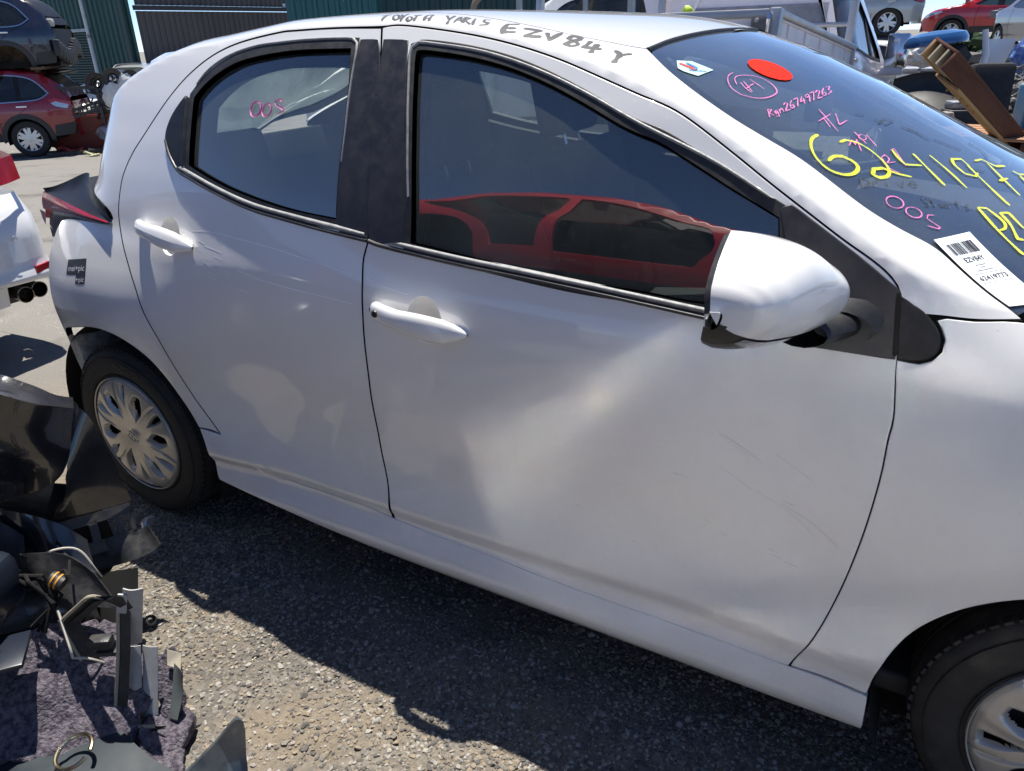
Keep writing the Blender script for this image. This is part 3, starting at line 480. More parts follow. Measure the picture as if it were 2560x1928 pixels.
# ================================================================ WHITE HATCHBACK
def white_paint():
    m=mat('white_paint',(.76,.75,.725),rough=.32,coat=1.0,coat_rough=.035,spec=.5)
    nt=m.node_tree; L=nt.links.new; b=nt.nodes['Principled BSDF']; geo=_n(nt,'ShaderNodeTexCoord')
    # road dust: thin film, thicker low on the doors, with wiped swirls
    sx=_n(nt,'ShaderNodeSeparateXYZ'); L(geo.outputs['Object'],sx.inputs[0])
    hr=_n(nt,'ShaderNodeMapRange'); hr.inputs[1].default_value=.95; hr.inputs[2].default_value=.25; hr.inputs[3].default_value=.02; hr.inputs[4].default_value=.20; L(sx.outputs['Z'],hr.inputs[0])
    n1=_n(nt,'ShaderNodeTexNoise'); n1.inputs['Scale'].default_value=5; n1.inputs['Detail'].default_value=7; n1.inputs['Roughness'].default_value=.6; n1.inputs['Distortion'].default_value=.8; L(geo.outputs['Object'],n1.inputs['Vector'])
    r1=_n(nt,'ShaderNodeMapRange'); r1.inputs[1].default_value=.35; r1.inputs[2].default_value=.7; L(n1.outputs[0],r1.inputs[0])
    n2=_n(nt,'ShaderNodeTexNoise'); n2.inputs['Scale'].default_value=130; n2.inputs['Detail'].default_value=4; L(geo.outputs['Object'],n2.inputs['Vector'])
    r2=_n(nt,'ShaderNodeMapRange'); r2.inputs[1].default_value=.3; r2.inputs[2].default_value=.8; r2.inputs[3].default_value=.5; r2.inputs[4].default_value=1.2; L(n2.outputs[0],r2.inputs[0])
    m1=_n(nt,'ShaderNodeMath',operation='MULTIPLY'); L(hr.outputs[0],m1.inputs[0]); L(r1.outputs[0],m1.inputs[1])
    m2=_n(nt,'ShaderNodeMath',operation='MULTIPLY'); L(m1.outputs[0],m2.inputs[0]); L(r2.outputs[0],m2.inputs[1])
    # scattered grime flecks
    vo=_n(nt,'ShaderNodeTexVoronoi'); vo.inputs['Scale'].default_value=38; L(geo.outputs['Object'],vo.inputs['Vector'])
    vr=_n(nt,'ShaderNodeMapRange'); vr.inputs[1].default_value=.03; vr.inputs[2].default_value=.055; vr.inputs[3].default_value=1; vr.inputs[4].default_value=0; L(vo.outputs['Distance'],vr.inputs[0])
    vc=_n(nt,'ShaderNodeSeparateColor'); L(vo.outputs['Color'],vc.inputs[0]); vg=_n(nt,'ShaderNodeMath',operation='GREATER_THAN'); vg.inputs[1].default_value=.90; L(vc.outputs[0],vg.inputs[0])
    vm=_n(nt,'ShaderNodeMath',operation='MULTIPLY'); L(vr.outputs[0],vm.inputs[0]); L(vg.outputs[0],vm.inputs[1])
    vm2=_n(nt,'ShaderNodeMath',operation='MULTIPLY'); vm2.inputs[1].default_value=.45; L(vm.outputs[0],vm2.inputs[0])
    ad=_n(nt,'ShaderNodeMath',operation='ADD'); ad.use_clamp=True; L(m2.outputs[0],ad.inputs[0]); L(vm2.outputs[0],ad.inputs[1])
    mx=_n(nt,'ShaderNodeMix',data_type='RGBA'); mx.inputs[6].default_value=(.76,.75,.725,1); mx.inputs[7].default_value=(.30,.26,.22,1); L(ad.outputs[0],mx.inputs[0]); L(mx.outputs[2],b.inputs['Base Color'])
    cr_=_n(nt,'ShaderNodeMapRange'); cr_.inputs[3].default_value=.03; cr_.inputs[4].default_value=.16; L(ad.outputs[0],cr_.inputs[0]); L(cr_.outputs[0],b.inputs['Coat Roughness'])
    return m
WHITE=white_paint()
BLACKTRIM=mat('satin_black_trim',(.018,.018,.022),rough=.38,noise=.5,nscale=30,ncol=(.05,.045,.045),bump=.02,bscale=300)
RUBBER=mat('black_rubber',(.012,.012,.013),rough=.55,noise=.5,nscale=40,ncol=(.05,.048,.045))
GREYRUB=mat('grey_rubber_strip',(.33,.33,.32),rough=.5,noise=.5,nscale=60,ncol=(.08,.08,.08))
GLOSSBLK=mat('gloss_black',(.010,.010,.012),rough=.45,spec=.25,coat=0,noise=.35,nscale=25,ncol=(.05,.05,.055))
INNER=mat('dark_interior_plastic',(.022,.022,.024),rough=.7)
SHADOWBLK=mat('shade_and_parts_black',(.004,.004,.004),rough=1)  # near-black: painted shade in gaps, and the colour of wires and undersides
HEADL=mat('headliner_cloth',(.20,.19,.17),rough=.95)
FABRIC=mat('seat_fabric',(.016,.016,.018),rough=.95,noise=.6,nscale=300,ncol=(.035,.035,.038))
GLASS=glass_mat('side_glass',tint=(.86,.94,.91),dust=.19,speck=.26,dcol=(.37,.42,.40),dscale=55,streak=(1,1,.35),ior=2.1)
WSGLASS=glass_mat('windscreen_glass',tint=(.62,.70,.70),dust=.12,speck=.22,dcol=(.40,.45,.46),dscale=45,ior=2.6)
SCRATCH=mat('scratched_paint',(.92,.92,.92),rough=.45)
CAR=thing('white_hatchback','dusty white five-door hatchback with marker writing on roof and windscreen','car',(1.27,HW,0))
c=CV
# ---- outlines
rdoor=[(1.011,1.460)]+[tuple(q) for q in c['seam_top'][:13]][::-1][0:13]
seam=[tuple(q) for q in c['seam_top']]
i_b=13
rdoor=seam[:i_b][::-1]+c['rdoor_low'][2:]+c['bseam'][::-1]
front_top=seam[i_b+1:]
fdoor=[(1.016,1.4605)]+front_top+c['fseam'][::-1][1:]+c['fdoor_bot'][::-1]+c['bseam'][::-1][1:]
fdoor=fdoor[:-1]
def cup(cx,cv,rx,rv): return [(cx+rx*math.cos(t),cv+rv*math.sin(t)) for t in np.linspace(0,2*math.pi,28,endpoint=False)]
CUPF=cup(1.232,.897,.046,.052); CUPR=cup(.375,.982,.046,.050)
qrear=[(-.262,.585),(-.272,.66),(-.275,.76),(-.268,.86),(-.255,.95),(-.27,.99)]
qarch=[(-.262,.585),(-.225,.628),(-.136,.655),(-.032,.680),(.056,.688),(.148,.672),(.224,.636),(.266,.597),(.304,.543),(.344,.482),(.376,.428)]
aP=c['ws_edge']
side=[(.470,.423)]+c['rdoor_low'][2:14][::-1]+seam+[(2.108,1.055)]+c['tri'][1:3]+c['fender_top']+[(2.262,1.052)]+aP[::-1]+[(1.597,1.567)]+c['ditch'][::-1]
side+=[(.90,1.617),(.6,1.60),(.35,1.565),(.17,1.535),(.09,1.515),(.06,1.47),(.02,1.40),(-.08,1.30),(-.2,1.20),(-.26,1.14),(-.235,1.095),(-.153,1.086),(-.105,1.071),(.005,1.048),(.056,1.032),(.090,1.015),(.103,1.0),(.096,.988),(.048,.987),(-.019,.984),(-.08,.980),(-.149,.975),(-.219,.960),(-.250,.937)]+qrear[::-1][2:]+qarch[1:]
side=[q for i,q in enumerate(side)]
rock=[(.378,.426),(.470,.421)]+[q for q in c['rdoor_low'][8:] if q[0]>.47]+c['fdoor_bot']+[(2.109,.305),(2.187,.300),(2.190,.215),(1.9,.196),(1.5,.190),(1.17,.192),(.95,.206),(.667,.235),(.425,.268),(.419,.279),(.412,.311),(.400,.374)]
t_=np.linspace(math.radians(178),math.radians(15),26)
arc_f=[(2.55+.362*math.cos(a),.30+.362*math.sin(a)) for a in t_]
fend=c['fseam'][:-1]+[(2.113,1.0)]+c['tri'][::-1][:1]+c['tri'][4:8][::-1]+[(2.172,1.010),(2.160,1.030)]+c['fender_top']+[(2.40,1.030),(2.7,.985),(2.95,.92),(2.98,.70),(2.92,.40)]+arc_f[::-1]+[(2.19,.322),(2.187,.304),(2.109,.309)]
fend=c['fseam'][:9]+[(2.118,.972),(2.146,.968),(2.165,.975),(2.176,.988),(2.178,1.003),(2.170,1.020),(2.158,1.034)]+c['fender_top'][1:]+[(2.40,1.030),(2.7,.985),(2.95,.92),(2.98,.70),(2.92,.40)]+arc_f[::-1]+[(2.187,.304),(2.109,.309)]
for mir in (False,True):
    lab='' 
    b=panel('body_side',side,WHITE,CAR,gap=.0018,sp=.02,mirror=mir)
    d1=panel('rear_door',rdoor,WHITE,CAR,gap=.0026,sp=.02,holes=[c['rglass'],CUPR],mirror=mir)
    d2=panel('front_door',fdoor,WHITE,CAR,gap=.0030,sp=.02,holes=[c['fglass'],CUPF],mirror=mir)
    fe=panel('fender',fend,WHITE,CAR,gap=.0042,sp=.026,mirror=mir)
    rk=panel('rocker_panel',rock,WHITE,CAR,gap=.0015,sp=.02,mirror=mir,depth=.05)
    # glass and seals
    g1=panel('window',c['rglass'],GLASS,d1,off=-.012,sp=.03,mirror=mir,sides=False)
    g2=panel('window',c['fglass'],GLASS,d2,off=-.012,sp=.03,mirror=mir,sides=False)
    s1=shrink(smooth_loop(c['rglass'],.012),-.016); s2=shrink(smooth_loop(c['fglass'],.012),-.014)
    panel('window_seal',s1,RUBBER,d1,off=.001,sp=.03,holes=[shrink(smooth_loop(c['rglass'],.012),.004)],mirror=mir,raw=True,depth=.02)
    panel('window_seal',s2,RUBBER,d2,off=.001,sp=.03,holes=[shrink(smooth_loop(c['fglass'],.012),.004)],mirror=mir,raw=True,depth=.02)
    # black pillar trims
    bs=[q for q in c['bseam'] if q[1]>1.03]
    bt=[(0.9654,1.4380),(1.0162,1.4370)]+bs[1:]+[(1.0696,1.0393),(0.9901,1.0517),(0.9835,1.0743),(0.9809,1.1294),(0.9796,1.1974),(0.9776,1.2783),(0.9715,1.3569)]
    panel('pillar_trim',bt,BLACKTRIM,d1,off=.0022,gap=.002,mirror=mir,sp=.03,depth=.006)
    ft=[(1.0291,1.4370),(1.0970,1.4340),(1.1036,1.4072),(1.1157,1.3569),(1.1380,1.2527),(1.1612,1.1334),(1.1689,1.0476),(1.0774,1.0373)]+bs[::-1][:-1]
    panel('pillar_trim',ft,BLACKTRIM,d2,off=.0022,gap=.002,mirror=mir,sp=.03,depth=.006)
    panel('sail_panel',[(1.911,1.172)]+c['sail'][1:],BLACKTRIM,d2,off=.003,gap=.001,mirror=mir,sp=.02,depth=.02)
    panel('corner_trim',c['tri'],GLOSSBLK,fe,off=.001,gap=.001,mirror=mir,sp=.015,depth=.012)
    panel('quarter_trim',c['rtri'],GLOSSBLK,d1,off=.003,mirror=mir,sp=.015,depth=.012)
    bead('divider_bar',[(0.4174,1.3140),(0.4329,1.1570)],[(0.3973,1.3199),(0.4181,1.1560)],.006,RUBBER,d1,mirror=mir)
    # grey edging round the glass openings, belt mouldings
    e1=[(0.4309,1.3463),(0.4686,1.3807),(0.5379,1.4122),(0.6312,1.4330),(0.7230,1.4400),(0.8075,1.4439),(0.9368,1.4439),(0.9577,1.4360),(0.9664,1.4201),(0.9721,1.3461),(0.9805,1.2626),(0.9824,1.1934)]
    e1i=shrink(np.array(e1+[(.5,1.25)]),.007)[:len(e1)]
    bead('window_edging',e1,e1i.tolist(),.004,GREYRUB,d1,mirror=mir)
    e2=[(1.1661,1.1334),(1.1411,1.2626),(1.1186,1.3569),(1.1065,1.4072),(1.1078,1.4251),(1.1199,1.4330),(1.1730,1.4280),(1.2754,1.4152),(1.3739,1.3934),(1.4680,1.3648),(1.5590,1.3304),(1.6455,1.2941),(1.7912,1.2399),(1.9033,1.1844)]
    e2i=shrink(np.array(e2+[(1.5,1.1)]),.008)[:len(e2)]
    bead('window_edging',e2,e2i.tolist(),.004,GREYRUB,d2,mirror=mir)
    lo=[(0.3307,1.2088),(0.3528,1.1740),(0.4005,1.1390),(0.4512,1.1259),(0.5695,1.0993),(0.6999,1.0745),(0.8071,1.0620),(0.9350,1.0486),(1.0694,1.0373)]
    mid=[(0.3369,1.2157),(0.3607,1.1850),(0.4046,1.1500),(0.4544,1.1360),(0.5710,1.1095),(0.7014,1.0848),(0.8085,1.0733),(0.9361,1.0589),(1.0714,1.0486)]
    up=[(0.4250,1.1560),(0.4557,1.1490),(0.5728,1.1227),(0.7033,1.0981),(0.8100,1.0856),(0.9377,1.0733),(0.9849,1.0692)]
    bead('belt_moulding',lo,mid,.007,BLACKTRIM,d1,mirror=mir); bead('belt_strip',[(.385,1.147)]+mid[3:],up+[(1.06,1.060)],.006,GREYRUB,d1,mirror=mir)
    lo=[(1.0733,1.0362),(1.1175,1.0290),(1.3042,1.0146),(1.4726,1.0064),(1.6242,0.9972),(1.8000,0.9851),(1.9300,0.9760),(2.0200,0.9700)]
    mid=[(1.0754,1.0486),(1.1186,1.0414),(1.3049,1.0259),(1.4730,1.0166),(1.6245,1.0074),(1.8001,0.9952),(1.9300,0.9861),(2.0200,0.9800)]
    up=[(1.1700,1.0486),(1.3057,1.0383),(1.4736,1.0280),(1.6249,1.0187),(1.8003,1.0074),(1.9101,1.0013)]
    bead('belt_moulding',lo,mid,.007,BLACKTRIM,d2,mirror=mir); bead('belt_strip',mid[1:-1],up,.006,GREYRUB,d2,mirror=mir)
    # inner skin: keeps daylight out of the shut lines
    hs=[shrink(smooth_loop(c[k],.02),-.004) for k in('rglass','fglass')]
    inn=[(.30,.72),(.42,.50),(.47,.30),(.9,.25),(2.15,.25),(2.16,.70),(2.14,1.0),(2.05,1.10),(1.80,1.268),(1.6,1.36),(1.4,1.42),(1.05,1.462),(.7,1.456),(.45,1.42),(.28,1.35),(.13,1.23),(.02,1.15),(-.1,1.05),(-.1,.85),(.05,.80)]
    panel('door_lining',inn,INNER,CAR,off=-.055,sp=.04,holes=hs,mirror=mir,raw=False,depth=.02)
    # handles
    for (d,cx,cv,cu,xr,xf,zr,zf) in ((d2,1.232,.897,CUPF,1.098,1.345,.906,.884),(d1,.375,.982,CUPR,.235,.490,.992,.965)):
        mb=MB(); rr=np.linspace(1.0,0,7); P=[]
        for k in rr: P.append([(cx+(q[0]-cx)*k,cv+(q[1]-cv)*k) for q in cu+cu[:1]])
        P=np.array(P); X=G(P[...,0],P[...,1]); n=N(P[...,0],P[...,1]); X=X-n*(.034*np.sqrt(np.maximum(0,1-rr**2)))[:,None,None]-n*.001
        if mir: X=X*[1,-1,1]+[0,2*HW,0]
        mb.grid(X); mb.build('handle_recess',WHITE,d,world=True,sharp=None)
        mb=MB(); xs=np.linspace(0,1,26); ring=[]
        for s in xs:
            x=xr+(xf-xr)*s; z=zr+(zf-zr)*s
            hh=(.021+.006*math.sin(math.pi*min(1,max(0,(s-.35)/.65)))) * (min(1,(s+.012)/.08)**.5) * (min(1,(1.008-s)/.20)**.55)
            dp=.014*(min(1,(s+.012)/.06)**.5)*(min(1,(1.008-s)/.14)**.55)
            # bow: ends sit on the skin, the middle stands clear of the recess
            of=.008+.024*(1-abs(2*s-1)**2.6) if s<.85 else .006+.020*(1-abs(2*s-1)**2.6)
            p0=G(x,z); nn=N(x,z); tv=np.array([0,nn[2],-nn[1]]); tv=tv/np.linalg.norm(tv); tv=tv if tv[2]>0 else -tv
            r=[]
            for k in range(17):
                a=2*math.pi*k/16; ca,sa=math.cos(a),math.sin(a)
                r.append(p0+nn*(of+dp*np.sign(ca)*abs(ca)**.8)+tv*hh*np.sign(sa)*abs(sa)**.85)
            ring.append(r)
        X=np.array(ring)
        if mir: X=X*[1,-1,1]+[0,2*HW,0]
        mb.grid(X); h=mb.build('door_handle',WHITE,d,world=True,sharp=None)
        # mounting feet at both ends
        for s,w_ in ((.09,.030),(.80,.05)):
            mb=MB(); x=xr+(xf-xr)*s; z=zr+(zf-zr)*s; pts=[]
            for k in (0,1):
                p0=G(x,z)+N(x,z)*(-.004+.022*k)
                pts.append([p0+np.array([w_*math.cos(a)*(1-.25*k),0,.012*math.sin(a)]) for a in np.linspace(0,2*math.pi,17)])
            X=np.array(pts); 
            if mir: X=X*[1,-1,1]+[0,2*HW,0]
            mb.grid(X); mb.build('handle_foot',WHITE,d,world=True)
        if d is d2 and not mir:
            p0=G(1.128,.903)+N(1.128,.903)*.0345; n0=N(1.128,.9045)
            q=Vector(n0).to_track_quat('Y','Z').to_matrix().to_4x4(); q.translation=Vector(p0)
            mb=MB(); mb.lathe([(0,.004),(.0065,.004),(.008,.002),(.009,-.004)],20,q); mb.build('keyhole',mat('lock_cylinder',(.05,.045,.04),rough=.4,metal=.6),d2,world=True)
# scratches along the right-hand doors
for st,o in (([(.476,1.005),(.55,1.012),(.66,1.008),(.78,1.0),(.90,.985),(1.035,.968)],'r'),([(.72,.925),(.80,.918),(.90,.912),(1.04,.905)],'r'),([(1.075,.965),(1.12,.955),(1.19,.945)],'f'),([(1.075,.903),(1.12,.901)],'f'),([(.50,.985),(.53,.98)],'r'),([(.53,.975),(.60,.968)],'r')):
    ribbon('scratch',[st],.0022,SCRATCH,[k for k in CAR.children if k.name==('rear_door' if o=='r' else 'front_door')][0],off=.0004)
SCUFF=mat('scuff_mark',(.50,.49,.49),rough=.6)
FD_=[k for k in CAR.children if k.name=='front_door'][0]; rs_=random.Random(4)
for k in range(8):
    x_=1.84+rs_.uniform(0,.16); z_=.80-rs_.uniform(0,.16); l_=rs_.uniform(.05,.15)
    ribbon('scuff',[[(x_,z_),(x_+l_*.45,z_-l_*.12-.01),(x_+l_*.8,z_-l_*.45)]],.0008,SCUFF,FD_,off=.0003)
for k in range(9):
    x_=1.55+rs_.uniform(0,.5); z_=.70-rs_.uniform(0,.28); ribbon('scuff',[[(x_,z_),(x_+rs_.uniform(.01,.03),z_-.004)]],.0012,SCUFF,FD_,off=.0003)
RD_=[k for k in CAR.children if k.name=='rear_door'][0]
for k in range(14):
    x_=.50+rs_.uniform(0,.22); z_=.97-rs_.uniform(0,.09); ribbon('scratch',[[(x_,z_),(x_+rs_.uniform(.01,.05),z_-rs_.uniform(0,.008))]],.0012,SCRATCH,RD_,off=.0003)
for nm_,st_,w_ in (('gap_shade_strip',c['fseam'],.0105),('gap_shade_strip',[q for q in seam[i_b:]]+[(2.112,1.02)],.0085),('gap_shade_strip',c['bseam'],.0075),('gap_shade_strip',seam[:i_b+1],.0065),('gap_shade_strip',c['rdoor_low'][2:],.0060),('gap_shade_strip',c['fdoor_bot'],.0085)):  # black strips laid in the panel gaps as painted shade
    for mir in (False,): ribbon(nm_,[st_],w_,SHADOWBLK,bs0 if False else [k for k in CAR.children if k.name=='body_side'][0],off=-.0022,vary=0)
ribbon('gap_shade_strip',[[(2.104,1.066),(2.109,1.03),(2.1135,.998),(2.1165,.974)]],.0095,SHADOWBLK,[k for k in CAR.children if k.name=='body_side'][0],off=.0042,vary=0)
# ---- roof, windscreen, bonnet, tailgate (surface runs right across)
def far(L): return [(x,float(2*(zb(x)+ARC)-v)) for x,v in L][::-1]
dit=[(.10,1.522),(.17,1.540),(.35,1.570),(.6,1.605),(.90,1.622)]+c['ditch']
hdr=c['ws_top'][0:]; hdr=[(1.594,1.570),(1.597,1.60),(1.600,1.66),(1.608,1.74),(1.618,1.83),(1.628,1.92),(1.634,2.0),(1.637,2.10)]
roof=dit+hdr+far(hdr)+far(dit)
ROOF=panel('roof',roof,WHITE,CAR,gap=.002,sp=.035,depth=.015)
panel('headliner',shrink(smooth_loop(roof,.03),.01),HEADL,CAR,off=-.035,sp=.06,raw=True,depth=.004)
base=[(2.262,1.050),(2.30,1.16),(2.36,1.32),(2.42,1.5),(2.46,1.62)]
hd2=[(q[0]+.004,q[1]+.006) for q in hdr]
ws=[(1.602,1.563)]+hd2[1:]+far(hd2)[:-1]+far(aP)+far(base)+base[::-1]+aP[::-1]
ws=[q for q in ws]
WS=panel('windscreen',ws,WSGLASS,CAR,gap=.001,sp=.035,off=-.003,sides=False)
frit=mat('windscreen_frit',(.010,.010,.014),rough=.35)
wl=smooth_loop(ws,.02)
panel('windscreen_surround',shrink(wl,.001),frit,WS,off=-.0065,sp=.04,raw=True,holes=[shrink(shrink(wl,.014),.014)],sides=False)
panel('frit_band',[(1.60,1.60),(1.70,1.53),(1.665,1.56),(1.652,1.62),(1.66,1.75),(1.668,1.9),(1.675,2.05)]+[(1.637,2.05),(1.630,1.92),(1.618,1.83),(1.610,1.74),(1.603,1.66)],frit,WS,off=-.0068,sp=.04,sides=False)
panel('cowl_band',[(2.14,1.205),(2.20,1.16),(2.258,1.07),(2.30,1.17),(2.36,1.33),(2.44,1.60),(2.39,1.60),(2.30,1.40),(2.22,1.27)],frit,WS,off=-.0068,sp=.04,sides=False)
bon=[(2.175,1.062),(2.30,1.075),(2.5,1.06),(2.75,1.02),(2.95,.98),(3.0,1.2)]; bc=[(3.02,1.5),(2.50,1.645),(2.44,1.5),(2.37,1.32),(2.31,1.16),(2.272,1.060)]
bl=[(2.285,1.056),(2.40,1.052),(2.7,1.01),(2.95,.945),(3.0,1.2),(3.02,1.45)]
bonf=bl+far(bl)+far([(2.46,1.60),(2.40,1.40),(2.33,1.18)][::-1])+[(2.46,1.60),(2.40,1.40),(2.33,1.18)]
panel('bonnet',bonf,WHITE,CAR,gap=.002,sp=.05)
# rubber in the roof ditch and round the windscreen
bead('roof_ditch_seal',[(q[0],q[1]-.002) for q in dit],[(q[0],q[1]+.004) for q in dit],.001,GREYRUB,CAR)
bead('windscreen_seal',[(q[0]-.006,q[1]+.002) for q in hdr],[(q[0]+.005,q[1]+.002) for q in hdr],.003,RUBBER,CAR)
# tailgate with its glass
tg=[(.085,1.53),(.05,1.48),(.0,1.40),(-.1,1.31),(-.20,1.235),(-.25,1.22)]
tgl=[(.0,1.56),(-.05,1.46),(-.13,1.36),(-.22,1.30),(-.27,1.36),(-.29,1.5)]
hole=tgl+far(tgl)
tgf=tg+[(-.345,1.40),(-.37,1.6)]+far([(-.345,1.40),(-.37,1.6)])+far(tg)
TG=panel('tailgate',tgf,WHITE,CAR,holes=[hole],sp=.04,gap=.002)
panel('rear_window',hole,glass_mat('rear_glass',tint=(.70,.80,.77),dust=.42,speck=.35,dcol=(.42,.50,.47)),TG,off=-.008,sp=.05,sides=False)
# lower tail closing panel between the quarters (bumper is off)
mb=MB(); P=np.array([[(-.27-.06*math.sin(math.pi*s),.20+1.295*s,z) for z in (.45,.6,.8,1.0,1.06)] for s in np.linspace(0,1,15)]); mb.grid(P); mb.build('rear_panel',WHITE,CAR,world=True,sharp=50)
# spoiler lip at the top of the tailgate
P=[]
for s_ in np.linspace(0,1,33):
    y=.285+1.125*s_; e=min(1,math.sin(math.pi*s_)*5)**.5
    zt=1.392+.030*math.sin(math.pi*s_)**.5; xb=.115-.055*e
    P.append([(.30,y,zt+.018),(.22,y,zt+.022*e),(xb+.05,y,zt+.014*e),(xb+.012,y,zt-.002),(xb,y,zt-.018),(xb+.008,y,zt-.034),(xb+.05,y,zt-.046),(.24,y,zt-.046)])
mb=MB(); mb.grid(np.array(P)); mb.F.append(tuple(range(8))[::-1]); mb.F.append(tuple(range(32*8,33*8))); mb.build('spoiler',WHITE,CAR,world=True,sharp=55)
# roof aerial fin
mb=MB(); P=[]
for s in np.linspace(0,1,14):
    h=.036*(1-s)**.55*min(1,(s+.03)*9)**.5; wd=.021*(1-s)**.5*min(1,(s+.05)*7)**.5+.001
    P.append([(.13+.17*s,HW+wd*math.cos(a),1.450+.03*s+h*math.sin(a)) for a in np.linspace(0,math.pi,9)])
mb.grid(np.array(P)); mb.build('roof_aerial',WHITE,CAR,world=True)
# ---- tail lamp: black fin with a red lens
RED=mat('red_lens',(.40,.006,.014),rough=.18,spec=.35,coat=.2,coat_rough=.05,noise=.5,nscale=15,ncol=(.08,.002,.004)); LAMPBLK=mat('lamp_black',(.012,.012,.014),rough=.38,coat=0,spec=.22,noise=.4,nscale=40,ncol=(.035,.035,.04))
def patch(A,B,n=14,m=7,bulge=0.,dirv=(0,-1,0)):
    A=cr(A,.012);B=cr(B,.012); t=np.linspace(0,1,n)
    A=np.stack([np.interp(t,np.linspace(0,1,len(A)),A[:,i]) for i in range(3)],1);B=np.stack([np.interp(t,np.linspace(0,1,len(B)),B[:,i]) for i in range(3)],1)
    s=np.linspace(0,1,m); P=A[:,None]*(1-s)[None,:,None]+B[:,None]*s[None,:,None]
    return P+np.array(dirv)*(bulge*np.sin(np.pi*s))[None,:,None]
LT=[(-0.435, 0.2, 1.028), (-0.372, 0.2, 1.037), (-0.287, 0.2, 1.059), (-0.231, 0.205, 1.077), (-0.2, 0.215, 1.088)]
edge=[(-0.2, 0.215, 1.088), (-0.153, 0.2, 1.089), (-0.111, 0.165, 1.073), (0.005, 0.105, 1.051), (0.056, 0.085, 1.035), (0.092, 0.072, 1.018), (0.107, 0.066, 1.007)]
ridge=[(-0.421, 0.19, 1.019), (-0.274, 0.15, 1.016), (-0.114, 0.105, 1.01), (-0.005, 0.08, 1.002), (0.069, 0.066, 0.997), (0.105, 0.062, 0.994)]
LAMP=thing('tail_lamp',None,None); LAMP.parent=CAR; LAMP.location=(-1.27,-HW,0)
mb=MB(); mb.grid(patch(LT+edge[1:],[ridge[0]]+ridge,n=34,m=9,bulge=-.010,dirv=(0,-.6,.8)))
mb.build('lamp_top',LAMPBLK,LAMP,world=True,sharp=60)
r2=[(-0.439, 0.185, 0.964), (-0.362, 0.165, 0.966), (-0.158, 0.108, 0.988), (-0.033, 0.08, 0.989), (0.06, 0.066, 0.99), (0.104, 0.061, 0.99)]
mb=MB(); mb.grid(patch(ridge,r2,n=30,m=6,bulge=.004)); mb.grid(patch([(-0.441, 0.186, 0.964),(-0.428, 0.18, 0.936)],[(-0.367, 0.164, 0.963),(-0.401, 0.17, 0.919)],n=6,m=5)-np.array([0,.012,0])); mb.grid(patch([ridge[0],(-.475,.30,1.01),(-.48,.45,1.0)],[(-0.428, 0.18, 0.936),(-.478,.30,.90),(-.48,.45,.90)],n=10,m=4)); mb.build('red_lens',RED,LAMP,world=True,sharp=60)
low=[(-0.275, 0.125, 0.898), (-0.252, 0.122, 0.934), (-0.219, 0.116, 0.957), (-0.149, 0.098, 0.973), (-0.08, 0.085, 0.978), (-0.019, 0.073, 0.982), (0.048, 0.062, 0.985), (0.1, 0.058, 0.986)]
r2b=[(-0.4, 0.17, 0.919), (-0.378, 0.165, 0.943), (-0.358, 0.163, 0.966), (-0.155, 0.106, 0.988), (-0.032, 0.079, 0.989), (0.062, 0.065, 0.99), (0.105, 0.06, 0.99)]
mb=MB(); mb.grid(patch(r2b,low,n=34,m=6,bulge=.003)); mb.grid(patch([(-0.403, 0.17, 0.913),(-0.386, 0.16, 0.881)],[low[0],(-0.295, 0.13, 0.893)],n=5,m=5)); mb.grid(patch(low,[(q[0]+.01,q[1]+.04,q[2]+.004) for q in low],n=34,m=3)); mb.build('lamp_base',LAMPBLK,LAMP,world=True,sharp=60)
mb=MB(); mb.grid(patch([(-0.389, 0.18, 0.988),(-0.311, 0.157, 0.991),(-0.215, 0.13, 0.995)],[(-0.392, 0.18, 0.976),(-0.302, 0.153, 0.983),(-0.215, 0.13, 0.994)],n=8,m=4)-np.array([0,.006,0])); mb.build('reflector',mat('pink_reflector',(.75,.25,.27),rough=.1,coat=1),LAMP,world=True)
# ---- wheel arches, wheels
ARCH=mat('wheel_arch_liner',(.010,.010,.010),rough=.95,noise=.5,nscale=30,ncol=(.03,.026,.02))
for (x0,side_,r,w0,w1) in ((0,0,.375,.02,.30),(2.55,0,.362,.02,.30),(0,1,.375,.02,.30),(2.55,1,.362,.02,.30)):
    mb=MB(); mb.lathe([(r-.004,w0+(.03 if x0==0 else .006)),(r,w0+.05),(r,w1),(.02,w1+.01)],28,Matrix.Translation((x0,0,.30)),a0=math.radians(-25),a1=math.radians(205))
    if side_: mb.V=[(v[0],2*HW-v[1],v[2]) for v in mb.V]
    mb.build('wheel_arch',ARCH,CAR,world=True)
# bare metal lip and torn edge where the bumper was
mb=MB(); P=[]
for k,(x,z) in enumerate(cr([(-.262,.60),(-.25,.52),(-.225,.44),(-.20,.36)],.02)):
    y0=float(S(-.2,.6)); P.append([(x,y0+.02,z),(x+.025,y0+.03,z-.005),(x+.05+.01*(k%2),y0+.09,z-.01),(x+.06,y0+.2,z-.01)])
mb.grid(np.array(P)); mb.build('inner_quarter',mat('chalky_primer',(.42,.40,.36),rough=.7,noise=.7,nscale=25,ncol=(.10,.085,.07)),CAR,world=True)
TYRE=mat('tyre_rubber',(.016,.0155,.015),rough=.72,noise=.8,nscale=25,ncol=(.045,.041,.036),bump=.08,bscale=120)
TYRELET=mat('tyre_lettering',(.035,.033,.031),rough=.6)
CAP=mat('silver_hubcap',(.50,.49,.46),rough=.38,metal=.55,coat=.4,noise=.35,nscale=9,ncol=(.30,.28,.24))
RIMBLK=mat('steel_rim',(.012,.012,.013),rough=.6)
HUBC=[]
